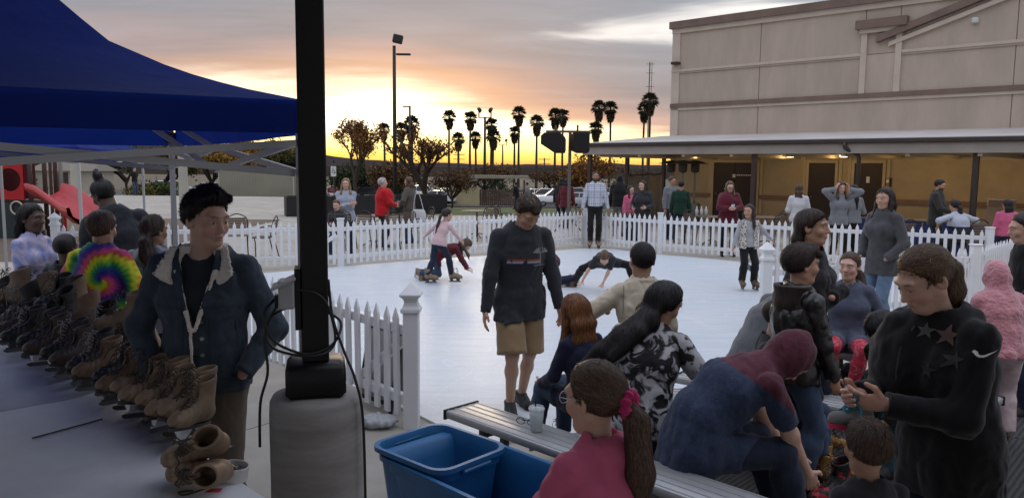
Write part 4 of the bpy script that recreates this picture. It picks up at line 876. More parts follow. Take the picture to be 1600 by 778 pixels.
# bundle of clear plastic lying by the gate
# ---------------------------------------------------------------- table with rental skates
TZ = .79
e0, e1 = G(424, 778, TZ), G(0, 505, TZ)
td = nrm((e1 - e0)[:2]); tn = np.array([-td[1], td[0]]); tn = tn if tn[1] < 0 else -tn
M_tbl = mat('table_plastic', (.62, .64, .66), .55, var=(5, .10), bump=(250, .2, .002))
trz = math.atan2(td[1], td[0])
E0 = e0[:2] - td * .16
tabs = []
for k in range(3):
    o2 = E0 + td * (1.85 * k); t = empty('folding_table', (o2[0], o2[1], 0), trz, ['pale plastic folding table nearest the camera, skates along its edge', 'second pale folding table, piled with dark skates', 'farthest pale folding table, behind the pile of skates'][k], 'table', 'folding tables'); tabs.append(t)
    sgn = 1 if (np.array([-math.sin(trz), math.cos(trz)]) @ tn) > 0 else -1
    y0, y1 = (0, .76) if sgn > 0 else (-.76, 0)
    MB().box((0, y0, TZ - .045), (1.83, y1, TZ), bev=.014).build('table_top', M_tbl, t, angle=50)
    for x in (.2, 1.63):
        for y in (y0 + .1, y1 - .1): MB().tube([(x, y, 0), (x, y, TZ - .045)], .014, 8).build('leg', M_gal, t)
        MB().tube([(x, y0 + .1, .2), (x, y1 - .1, .2)], .012, 8).build('stretcher', M_gal, t)
# skate: leather boot, sole, steel blade on stanchions, laces
M_tanl = mat('tan_leather', (.235, .165, .105), .6, var=(14, .3), bump=(60, .25, .004)); M_dkl = mat('dark_boot', (.022, .020, .020), .5, var=(10, .4), bump=(50, .25, .004)); M_lace = mat('dark_lace', (.05, .04, .032), .8); M_lacew = mat('pale_lace', (.22, .22, .21), .8)
M_lin = mat('boot_lining', (.16, .13, .10), .95); M_blade = mat('skate_steel', (.16, .16, .16), .4, .8); M_hold = mat('blade_holder', (.05, .05, .05), .5); M_holdw = mat('white_blade_holder', (.6, .61, .62), .5); M_redp = mat('red_patch', (.40, .02, .025), .6)
def boot_sdf(p):
    x, y, z = p[:, 0], p[:, 1], p[:, 2]
    foot = rcone(p, (0, -.075, .055), (0, .075, .045), .043, .040); toe = ell(p, (0, .105, .038), (.045, .062, .038)); mid = rcone(p, (0, -.03, .09), (0, .085, .05), .042, .036)
    sh = econe(p, (0, -.068, .08), (0, -.060, .225), (.042, .052), (.050, .064), (1, 0, 0))
    d = smin(smin(foot, toe, .03), smin(mid, sh, .045), .03)
    d = smax(d, z - (.225 + .02 * np.clip(-(y + .06) / .06, -1, 1)), .006); d = smax(d, .008 - z, .004)
    inner = econe(p, (0, -.066, .11), (0, -.058, .30), (.032, .042), (.042, .056), (1, 0, 0)); tongue = np.maximum(np.abs(x) - .012 - .02 * np.clip((z - .1) / .1, 0, 1), .0 - (y - (-.03)))
    d = smax(d, -inner, .005)
    gap = np.maximum(np.maximum(np.abs(x) - .011, -(y + .035)), .07 - z); d = np.maximum(d, -np.maximum(gap, -d - .007))
    return d + .0016 * np.sin(y * 210 + z * 90) * np.clip((y + .02) * 20, 0, 1) * np.clip((.13 - z) * 30, 0, 1)
bV, bQ = nets(boot_sdf, (-.07, -.15, -.0), (.07, .19, .26), .0055)
def skate_meshes():
    sole = MB(); poly = [(.036 * math.sin(a) * (1 + .12 * math.cos(a)), .03 + .145 * -math.cos(a)) for a in np.linspace(0, 2 * math.pi, 24, endpoint=False)]; sole.prism(poly[::-1], -.004, .012)
    ls = MB()
    for i in range(6):
        t = i / 5; y = .085 - .10 * t; z = .088 + .012 * t + .115 * t ** 1.5; y2, z2 = y - .012, z + .012
        if i > 2: y, y2 = y + .028, y2 + .03
        for s in (-1, 1): ls.tube([(s * .022, y - .004, z - .004), (s * .006, y + .007, z + .006), (-s * .010, y2 + .006, z2 + .006), (-s * .022, y2 - .002, z2 - .002)], .0028, 5)
    for s in (-1, 1): ls.tube([(0, .04, .215), (s * .02, .055, .225), (s * .034, .05, .205), (s * .02, .04, .195), (0, .04, .21)], .0028, 5); ls.tube([(0, .04, .212), (s * .03, .07, .18), (s * .05, .075, .12)], .0028, 5)
    hd = MB()
    for y0, y1 in ((-.085, -.035), (.045, .105)): hd.add([(-.02, y0 - .012, -.006), (.02, y0 - .012, -.006), (.02, y1 + .012, -.006), (-.02, y1 + .012, -.006), (-.005, y0, -.045), (.005, y0, -.045), (.005, y1, -.045), (-.005, y1, -.045)], [(0, 1, 2, 3), (7, 6, 5, 4), (0, 4, 5, 1), (1, 5, 6, 2), (2, 6, 7, 3), (3, 7, 4, 0)])
    hd.box((-.0045, -.105, -.052), (.0045, .125, -.044))
    bl = MB(); pr_ = [(-.115, -.052), (.125, -.052), (.142, -.058), (.138, -.068), (.12, -.076), (-.09, -.078), (-.118, -.070)]; bl.add([(s, y, z) for s in (-.002, .002) for y, z in pr_], [tuple(range(7)), tuple(range(13, 6, -1))] + [(i, i + 7, (i + 1) % 7 + 7, (i + 1) % 7) for i in range(7)])
    eye = MB()
    for i in range(5):
        t = i / 4; y = .08 - .09 * t + (.02 if i > 2 else 0); z = .08 + .012 * t + .115 * t ** 1.5
        for s in (-1, 1): eye.lathe([(.0, 0), (.0042, .001), (.0042, .003), (0, .004)], 6, (s * (.026 + .006 * t), y - .006, z - .006), cap=False)
    return [('sole', sole.mesh('sole')), ('lace', ls.mesh('lace', True)), ('blade_holder', hd.mesh('blade_holder')), ('blade', bl.mesh('blade'))]
SKM = skate_meshes(); BOOT = np_mesh('boot', bV, bQ)
def skate_parts(par, boot_m, lace_m, hold_m, off=(0, 0, 0), rot=None, sc=1., blade=True, names=True):
    for nm, me, m in [('boot', BOOT, boot_m)] + [(a, b, {'sole': M_hold, 'lace': lace_m, 'blade_holder': hold_m, 'blade': M_blade, 'eyelet': M_hold}[a]) for a, b in SKM]:
        if not blade and nm in ('blade', 'blade_holder'): continue
        key = (nm, m.name)
        if key not in _skc:
            k = me.copy(); k.materials.clear(); k.materials.append(m); _skc[key] = k
        o = bpy.data.objects.new(nm, _skc[key]); COL.objects.link(o); o.parent = par; o.location = off; o.scale = (sc,) * 3
        if rot: o.rotation_euler = rot
_skc = {}
def skate(p, yaw, kind, label, group, rot=(0, 0), sc=1., laces=None):
    t = empty('ice_skate', p, 0, label, 'ice skate', group); t.rotation_euler = (rot[0], rot[1], yaw); t.rotation_mode = 'XYZ'
    skate_parts(t, KM[kind], laces or (M_lacew if kind == 'dark' and len(label) % 2 else M_lace), M_holdw if len(label) % 3 == 0 else M_hold, sc=sc); return t
# row along the far edge of the tables: (u, v of the toe-side resting point on the table, kind)
toe = math.atan2(tn[1], tn[0]) - math.pi / 2            # toes point in from the edge, towards the camera side
M_brl = mat('brown_leather', (.20, .125, .075), .6, var=(14, .35), bump=(60, .25, .004)); M_dbl = mat('dark_brown_leather', (.065, .045, .034), .55, var=(12, .4), bump=(60, .25, .004)); KM = {'tan': M_tanl, 'brown': M_brl, 'dark brown': M_dbl, 'dark': M_dkl}
row = ['tan'] * 6 + ['brown', 'dark', 'brown', 'dark', 'dark brown', 'dark', 'dark brown', 'dark', 'dark', 'dark brown']
for i, kd in enumerate(row):
    t_ = i / 15; p = G(254 - 270 * t_, 704 - 160 * t_, TZ) - np.array([tn[0], tn[1], 0]) * (.125 + .03 * (i % 2))
    o = skate((p[0], p[1], TZ + .072), toe + rnd.uniform(-.15, .15) + .38, kd, f'{kd} leather rental skate, {ORD[i]} from the near end of the table row', 'rental skates in a row on the table', rot=(R(9) + rnd.uniform(-.06, .08), rnd.uniform(-.1, .1)), sc=.86 + rnd.uniform(-.04, .05))
# second rank behind, on the far edge and piled at the far end
rank = [(222, 566, 'tan', .0), (188, 546, 'tan', .0), (196, 520, 'tan', .12), (150, 540, 'dark', .02), (128, 522, 'brown', .05), (100, 512, 'dark', .03), (72, 505, 'dark brown', .0), (46, 500, 'dark', .05), (18, 498, 'dark', .02), (84, 486, 'dark', .12), (52, 478, 'tan', .10), (20, 474, 'tan', .12), (110, 488, 'tan', .08), (4, 484, 'dark', .02)]
for i, (u, v, kd, dz) in enumerate(rank):
    p = G(u, v + 14, TZ + dz)
    skate((p[0], p[1], TZ + .07 + dz), toe + rnd.uniform(-.7, .7), kd, f'{kd} skate in the jumbled back pile, {ORD[i]} counting leftwards from the boy', 'rental skates piled at the back of the table', rot=(rnd.uniform(-.25, .15), rnd.uniform(-.35, .35)), sc=.98)
# last pair lies on its side at the table's end
def lying(u, v, z, toe_d, top_d, label, patch):
    p = G(u, v, z); a = skate((p[0], p[1], z), 0, 'tan', label, 'end pair of rental skates', sc=.82)
    y = nrm(toe_d); zz = nrm(np.array(top_d) - y * (np.array(top_d) @ y)); x = np.cross(y, zz); a.matrix_world = Matrix([[x[i], y[i], zz[i], a.location[i]] for i in range(3)] + [[0, 0, 0, 1]])
    MB().add(patch, [tuple(range(len(patch)))]).build('red_patch', M_redp, a)
lying(318, 704, TZ + .105, (-.92, -.25, -.22), (.25, -.75, .5), 'tan skate with red patch lying tilted, upper of the end pair', [(-.0475, -.02, .085), (-.0475, .04, .075), (-.046, .06, .05), (-.046, -.02, .05)])
lying(326, 734, TZ + .05, (-.98, -.05, -.05), (.15, -.9, .25), 'tan skate with trailing lace, lower of the end pair', [(-.048, -.09, .12), (-.047, -.05, .12), (-.049, -.05, .19), (-.052, -.10, .19)])
lc = G(345, 742, TZ + .01); l2 = G(290, 772, TZ + .004)
tag(MB().tube(smooth_path([lc, lc * .6 + l2 * .4 + [.03, -.02, 0], l2, l2 + [-.03, .02, .0], l2 * .8 + lc * .2]), .0032, 6).build('loose_lace', M_lace, None, True), 'loose dark lace trailing from the end pair of skates', 'lace')
a_, b_ = G(50, 684, TZ + .004), G(160, 654, TZ + .004); tag(MB().tube(smooth_path([a_, a_ * .5 + b_ * .5 + [.01, .01, 0], b_]), .0032, 6).build('loose_lace', M_lace, None, True), 'long dark lace stretched across the bare table top', 'lace')
# white plastic crates under the skates at the table's end
for u, v, l in ((366, 748, 'white plastic tray corner at the near end of the table'), (252, 578, 'white plastic tray behind the skates at the boy\'s jacket')):
    p = G(u, v, TZ); t = empty('plastic_tray', (p[0], p[1], TZ), trz + .2, l, 'tray', 'white trays'); M_tr = mat('white_tray', (.62, .62, .60), .5)
    prof2 = [(.05, 0), (.055, .0), (.064, .045), (.066, .05), (.06, .05), (.052, .006), (.0, .006)]
    MB().lathe(prof2, 20, cap=False).xform(Matrix.Diagonal((.95, .7, 1, 1))).build('tray', M_tr, t, True, angle=40); MB().tube([(.064 * .95 * math.cos(a), .064 * .7 * math.sin(a), .05) for a in np.linspace(0, 6.283, 20, endpoint=False)], .003, 6, closed=True).build('rim', M_tr, t)
# ---------------------------------------------------------------- aluminium bench
M_alu = mat('brushed_aluminium', (.40, .405, .41), .42, .35, var=(30, .12), stretch=(1, 12, 1), bump=(200, .15, .001)); M_cap = mat('black_end_cap', (.012, .012, .012), .6)
def bench(p0, p1, label, z=.43, w=.27):
    p0, p1 = np.array(p0), np.array(p1); d = nrm(p1 - p0); l = np.linalg.norm(p1 - p0); t = empty('bench', (p0[0], p0[1], 0), math.atan2(d[1], d[0]), label, 'bench', 'aluminium benches')
    MB().box((.012, 0, z - .045), (l - .012, w, z), bev=.006).build('seat_plank', M_alu, t, angle=50)
    for i in range(5): y = .02 + (w - .04) * i / 4; MB().box((.013, y - .004, z + .0002), (l - .013, y + .004, z + .0022)).build('grip_ridge', M_alu, t)
    for x in (-.004, l - .012): MB().box((x, -.006, z - .055), (x + .016, w + .006, z + .006), bev=.003).build('end_cap', M_cap, t)
    for x in np.linspace(.3, l - .3, max(2, int(l / 1.1))):
        MB().box((x - .02, .03, 0.0), (x + .02, .07, z - .046)).build('leg', M_gal, t); MB().box((x - .02, w - .07, 0), (x + .02, w - .03, z - .046)).build('leg', M_gal, t); MB().box((x - .018, .071, z - .10), (x + .018, w - .071, z - .06)).build('leg_brace', M_gal, t)
    return t
BN0, BN1 = G(694, 641, .43)[:2], G(1172, 812, .43)[:2]
bench(BN0, BN1, 'long aluminium bench with black end cap beside the blue tubs')
b2 = np.array([2.55, 6.05]); bench(b2, b2 + np.array([1.75, .55]), 'aluminium bench under the girl in red leggings')
b3 = np.array([1.15, 5.35]); bench(b3, b3 + np.array([1.0, -.75]), 'aluminium bench behind the boy in the black jacket')
# iced drink and spectacles on the bench
p = G(838, 672, .435); cu = empty('drink_cup', (p[0], p[1], .432), 0, 'clear plastic iced drink cup with black straw on the bench', 'cup')
M_clear = mat('clear_plastic', (.85, .9, .9), .12, alpha=.38, spec=.5); M_ice2 = mat('iced_water', (.66, .74, .71), .3, trans=.15); 
MB().lathe([(.0, .002), (.031, .002), (.033, .004), (.043, .125), (.0445, .126), (.0415, .126), (.0315, .008), (0, .006)], 28, cap=False).build('cup', M_clear, cu, True)
MB().lathe([(.0, .008), (.031, .009), (.0395, .098), (.0, .1)], 24, cap=False).build('drink', M_ice2, cu, True)
MB().lathe([(.046, .124), (.0475, .128), (.046, .134), (.042, .136), (.041, .142), (.0, .143)], 28, cap=False).build('lid', M_clear, cu, True)
MB().tube([(.012, .006, .02), (-.006, -.004, .145), (-.009, -.006, .195)], .0035, 8).build('straw', mat('straw_black', (.01, .01, .01), .4), cu, True)
p = G(822, 664, .436); gl = empty('spectacles', (p[0], p[1], .436), R(-25), 'black-framed spectacles folded on the bench beside the cup', 'glasses'); m_ = MB()
for s in (-1, 1): MB().tube([(s * .034 + .026 * math.cos(a), 0, .022 + .019 * math.sin(a)) for a in np.linspace(0, 6.283, 16, endpoint=False)], .0022, 5, closed=True).build('lens_rim', M_cap, gl)
MB().tube([(-.009, 0, .026), (0, 0, .031), (.009, 0, .026)], .002, 5).build('bridge', M_cap, gl)
for s in (-1, 1): MB().tube([(s * .06, 0, .028), (s * .055, .03, .022), (-s * .03, .05 + s * .006, .008), (-s * .05, .05 + s * .006, .003)], .002, 5).build('temple_arm', M_cap, gl)
# ---------------------------------------------------------------- blue tubs
M_blu = mat('blue_tub_plastic', (.018, .125, .30), .42, var=(5, .2), bump=(3, .15, .02), spec=.45)
def rrect(a, b, r, n=7):
    return [(sx * (a - r) + r * math.cos(t), sy * (b - r) + r * math.sin(t)) for sx, sy, t0 in ((1, 1, 0), (-1, 1, 90), (-1, -1, 180), (1, -1, 270)) for t in [R(t0 + 90 * k / (n - 1)) for k in range(n)]]
def tub(p, rz, a, b, h, label, z0=0., lip=.03):
    t = empty('plastic_tub', (p[0], p[1], z0), rz, label, 'tub', 'blue plastic tubs'); rows = [(.80, .0), (.83, .015), (.955, h * .80), (1.0, h * .82), (1.015, h - .006), (1.06, h - .004), (1.075, h - .02), (1.09, h - .02), (1.088, h + .004), (1.0, h + .004)]
    inn = [(.975, h - .01), (.94, h * .80), (.81, .02), (.0, .02)]
    V = []; Q = []; n = len(rrect(a, b, .09))
    for k, z in rows + inn:
        V += [(x * k if k > .01 else 0, y * k if k > .01 else 0, z + (.0)) for x, y in rrect(a, b, .09)]
    N_ = len(rows + inn)
    Q = [(i * n + j, i * n + (j + 1) % n, (i + 1) * n + (j + 1) % n, (i + 1) * n + j) for i in range(N_ - 1) for j in range(n)]
    link('shell', np_mesh('shell', V, Q[:]), M_blu, t).data.set_sharp_from_angle(angle=R(40))
    MB().prism(rrect(a * .79, b * .79, .07), .001, .008).build('base', M_blu, t)
    for s in (-1, 1): MB().box((s * a * 1.03 - .02, -.1, h - .05), (s * a * 1.03 + .02, .1, h - .025), bev=.008).build('handle', M_blu, t)
    return t
tb1 = (G(597, 674, .42) + G(768, 690, .42) + G(690, 655, .42) + G(672, 712, .42)) / 4
brz = math.atan2(BN1[1] - BN0[1], BN1[0] - BN0[0])
ft_ = G(760, 745, .40)
tub(ft_[:2] + np.array([.08, .02]), brz, .62, .27, .40, 'long blue plastic tub along the bench, nearest the camera')
tub((ft_[:2] + np.array([-.26, .325])), brz + .05, .265, .235, .40, 'smaller blue plastic tub standing inside the long blue tub', z0=.035)
# crumpled clear plastic bag by the gate post
p = G(590, 668); bagV, bagQ = nets(lambda q: ell(q, (0, 0, .05), (.16, .1, .05)) + .02 * wrink(q, 38, 1.), (-.25, -.2, 0), (.25, .2, .14), .012); o = link('plastic_bag', np_mesh('plastic_bag', bagV, bagQ), mat('bag_film', (.55, .58, .60), .25, trans=.35)); o.location = (p[0], p[1], .004); tag(o, 'crumpled clear plastic bag at the foot of the near gate', 'bag')
# sandwich board behind the gate
sb = empty('sandwich_board', (-.98, 5.98, .0), R(-42), 'folding sandwich board with black frame behind the near gate post', 'sign board')
for s in (-1, 1):
    m_ = MB(); tl = Matrix.Translation((0, s * .14, 0)) @ Matrix.Rotation(s * R(12), 4, 'X')
    for x in (-.2, .2): m_.box((x - .014, -.012, 0), (x + .014, .012, .66))
    for z in (.06, .62): m_.box((-.186, -.011, z), (.186, .011, z + .03))
    m_.xform(tl).build('frame', M_cap, sb); MB().box((-.185, -.006, .092), (.185, .006, .618)).xform(tl).build('board', mat('board_grey', (.30, .30, .30), .6, var=(2, .1)), sb)
# ---------------------------------------------------------------- bistro chairs and tables
M_wire = mat('dark_wire', (.022, .018, .016), .45); M_slat = mat('chair_mesh_brown', (.14, .095, .07), .6)
def chair_proto():
    t = empty('bistro_chair', (0, 0, -50), 0, 'x', 'chair', 'metal bistro chairs')
    for s in (-1, 1):
        MB().tube(smooth_path([(s * .2, .2, 0), (s * .19, .2, .3), (s * .2, .19, .45), (s * .22, -.16, .46), (s * .21, -.2, .6), (s * .19, -.24, .74)], 4), .011, 6).build('side_frame', M_wire, t, True)
        MB().tube([(s * .2, -.27, 0), (s * .19, -.2, .3), (s * .19, -.17, .45)], .011, 6).build('rear_leg', M_wire, t, True)
        MB().tube(smooth_path([(s * .22, .17, .46), (s * .25, .12, .62), (s * .25, -.1, .66), (s * .21, -.2, .64)], 4), .010, 6).build('armrest', M_wire, t, True)
    MB().tube(smooth_path([(-.2, -.22, .66), (-.18, -.25, .80), (0, -.27, .88), (.18, -.25, .80), (.2, -.22, .66)], 6), .012, 6).build('back_hoop', M_wire, t, True)
    for i in range(7): y = -.16 + .34 * i / 6; MB().box((-.19, y - .019, .452), (.19, y + .019, .462)).build('seat_slat', M_slat, t)
    for i in range(5): z = .58 + .05 * i; MB().box((-.17, -.225 - .012 * i - .004, z - .018), (.17, -.225 - .012 * i + .004, z + .018)).build('back_slat', M_slat, t)
    return t
CH = chair_proto(); first = True
def chair(u, Y, rz, label):
    global first
    p = (GX(u, Y), Y, .005)
    if first: CH.location = p; CH.rotation_euler = (0, 0, R(rz)); CH['label'] = label; first = False
    else: copy_thing(CH, p, R(rz), label)
def bistro_table(u, Y, label, rad=.42):
    t = empty('bistro_table', (GX(u, Y), Y, .005), 0, label, 'table', 'metal bistro tables'); MB().lathe([(.0, .70), (rad, .70), (rad + .012, .71), (rad, .72), (0, .72)], 28, cap=False).build('table_top', M_slat, t, True, angle=40)
    MB().tube([(0, 0, .02), (0, 0, .70)], .02, 8).build('column', M_wire, t)
    for k in range(4): a = k * 1.571 + .4; MB().tube([(0, 0, .12), (.15 * math.cos(a), .15 * math.sin(a), .1), (.28 * math.cos(a), .28 * math.sin(a), .0)], .012, 6).build('foot', M_wire, t)
for u, Y, rz, l in [(372, 15.6, 200, 'brown metal bistro chair beyond the fence, just right of the denim-jacket boy'), (412, 15.3, 95, 'second metal bistro chair beyond the fence, right of the denim-jacket boy'), (560, 17.2, 160, 'metal bistro chair behind the fence beside the blonde woman'), (606, 17.6, 30, 'metal bistro chair in front of the red-sweater woman'), (640, 18.0, 200, 'metal bistro chair in front of the woman with the white bag'), (660, 19.2, 120, 'metal bistro chair behind the pink-shirted skater'), (762, 19.6, 160, 'metal bistro chair left of the sweatshirt man\'s head'), (790, 20.4, 250, 'second metal bistro chair left of the sweatshirt man\'s head'), (895, 20.5, 40, 'metal bistro chair left of the plaid-shirt man'), (968, 19.6, 60, 'metal bistro chair right of the plaid-shirt man'), (1085, 18.8, 200, 'metal bistro chair right of the boy in green'), (1205, 18.2, 30, 'metal bistro chair behind the leopard-vest skater'), (1225, 19.2, 150, 'metal bistro chair left of the girl in white'), (1292, 18.2, 200, 'metal bistro chair between the girl in white and the grey sweaters'), (1402, 16.4, 20, 'metal bistro chair right of the blazer woman')]: chair(u, Y, rz, l)
for u, Y, l in [(585, 18.3, 'round bistro table behind the fence near the blonde woman'), (1110, 19.2, 'round bistro table left of the maroon-sweater woman'), (1195, 19.2, 'round bistro table right of the maroon-sweater woman'), (745, 20.6, 'round bistro table behind the far-left fence')]: bistro_table(u, Y, l)
# jars on the table left of the maroon woman
for k, (du, l) in enumerate(((-6, 'pale bottle, left of three on the bistro table'), (0, 'pale bottle, middle of three on the bistro table'), (6, 'pale bottle, right of three on the bistro table'))): o = MB().lathe([(.0, 0), (.04, 0), (.04, .16), (.015, .21), (.015, .25), (0, .25)], 12, (GX(1094 + du * 1.2, 19.05), 19.05, .727), cap=False).build('bottle', mat('pale_bottle', (.5, .5, .47), .4), None, True); tag(o, l, 'bottle', 'bottles on the bistro table')
# ---------------------------------------------------------------- patio heaters
M_ht = mat('heater_steel', (.20, .19, .18), .4, .8)
for u, Y, l in ((1046, 26.2, 'mushroom patio heater nearest the walkway\'s left end'), (1064, 25.4, 'middle mushroom patio heater under the walkway'), (1083, 25.6, 'right-hand mushroom patio heater under the walkway')):
    t = empty('patio_heater', (GX(u, Y), Y, .005), 0, l, 'heater', 'patio heaters'); MB().lathe([(.0, 0), (.26, 0), (.26, .06), (.22, .1), (.2, .75), (.05, .8)], 16, cap=False).build('base', M_ht, t, True, angle=40); MB().tube([(0, 0, .8), (0, 0, 1.75)], .035, 8).build('stem', M_ht, t)
    MB().lathe([(.04, 1.75), (.14, 1.8), (.15, 2.02), (.12, 2.06)], 14).build('burner', M_gut, t, True); MB().lathe([(.0, 2.17), (.15, 2.15), (.42, 2.06), (.43, 2.05), (.0, 2.12)], 20, cap=False).build('reflector', M_ht, t, True)
# ---------------------------------------------------------------- speakers on a T-stand
Ysp = 20.5; st = empty('speaker_stand', (GX(888, Ysp), Ysp, 0), 0, 'grey T-shaped stand carrying two loudspeakers', 'stand'); zt = AT(888, 206, Ysp)[2]
MB().tube([(0, 0, .5), (0, 0, zt)], .045, 10).build('mast', mat('stand_grey', (.16, .15, .14), .5, .4), st)
x0, x1 = GX(853, Ysp, zt) - GX(888, Ysp), GX(922, Ysp, zt) - GX(888, Ysp); MB().bar((x0, 0, zt), (x1, 0, zt), .06).build('cross_bar', M_gal, st)
for k in range(3): a = k * 2.09 + .5; MB().tube([(0, 0, .62), (.6 * math.cos(a), .6 * math.sin(a), 0)], .02, 6).build('leg', M_gal, st)
M_spk = mat('speaker_black', (.022, .012, .010), .6); M_gr = mat('speaker_grille', (.012, .010, .010), .8, bump=(180, .6, .01))
for u, sg, l in ((867, -1, 'angular black loudspeaker hanging left of the stand mast'), (903, 1, 'angular black loudspeaker hanging right of the stand mast')):
    t = empty('loudspeaker', (GX(u, Ysp, 2.7), Ysp - .1, AT(u, 224, Ysp)[2]), R(20 * sg), l, 'speaker', 'loudspeakers'); w, h = (.33, .27) if sg < 0 else (.24, .27)
    poly = [(-w, h * .7), (-w * .7, h), (w * .6, h), (w, h * .55), (w, -h), (w * .2, -h), (-w, -h * .1)] if sg < 0 else [(-w * .9, h), (w, h), (w, -h * .8), (w * .7, -h), (-w * .6, -h), (-w, -h * .6)]
    V = [(x, y * 1., z) for y, k in ((-.2, 1.), (.24, .7)) for x, z in [(a * k, b * k) for a, b in poly]]; n = len(poly)
    MB().add(V, [tuple(range(n)), tuple(range(2 * n - 1, n - 1, -1))] + [(i, n + i, n + (i + 1) % n, (i + 1) % n) for i in range(n)]).build('cabinet', M_spk, t)
    MB().add([(x * .88, y, z * .88) for y in (-.215, -.201) for x, z in poly], [tuple(range(n)), tuple(range(2 * n - 1, n - 1, -1))] + [(i, n + i, n + (i + 1) % n, (i + 1) % n) for i in range(n)]).build('grille', M_gr, t)
    MB().bar((0, .05, h), (0, .05, h + .2), .04).build('hanger', M_gal, t)
# ---------------------------------------------------------------- pop-up tents
def fabric_pat(N, L, co):
    n = N.new('ShaderNodeTexNoise'); n.inputs['Scale'].default_value = 1.2; n.inputs['Detail'].default_value = 4; L.new(co, n.inputs['Vector'])
    r = N.new('ShaderNodeValToRGB'); r.color_ramp.elements[0].position = .3; r.color_ramp.elements[0].color = (.007, .021, .150, 1); r.color_ramp.elements[1].position = .7; r.color_ramp.elements[1].color = (.010, .030, .205, 1); L.new(n.outputs['Fac'], r.inputs[0]); return r.outputs[0]
M_tent = mat('blue_tent_fabric', (.01, .03, .2), .75, pat=fabric_pat, bump=(7, .35, .03), spec=.12)
def add_translucency(m, c):
    nt = m.node_tree; b = nt.nodes['Principled BSDF']; o = nt.nodes['Material Output']; tr = nt.nodes.new('ShaderNodeBsdfTranslucent'); tr.inputs[0].default_value = (*c, 1); mx = nt.nodes.new('ShaderNodeMixShader'); mx.inputs[0].default_value = .35
    nt.links.new(b.outputs[0], mx.inputs[1]); nt.links.new(tr.outputs[0], mx.inputs[2]); nt.links.new(mx.outputs[0], o.inputs[0])
add_translucency(M_tent, (.012, .04, .30))
M_tf = mat('tent_frame_grey', (.40, .41, .42), .45, .3)
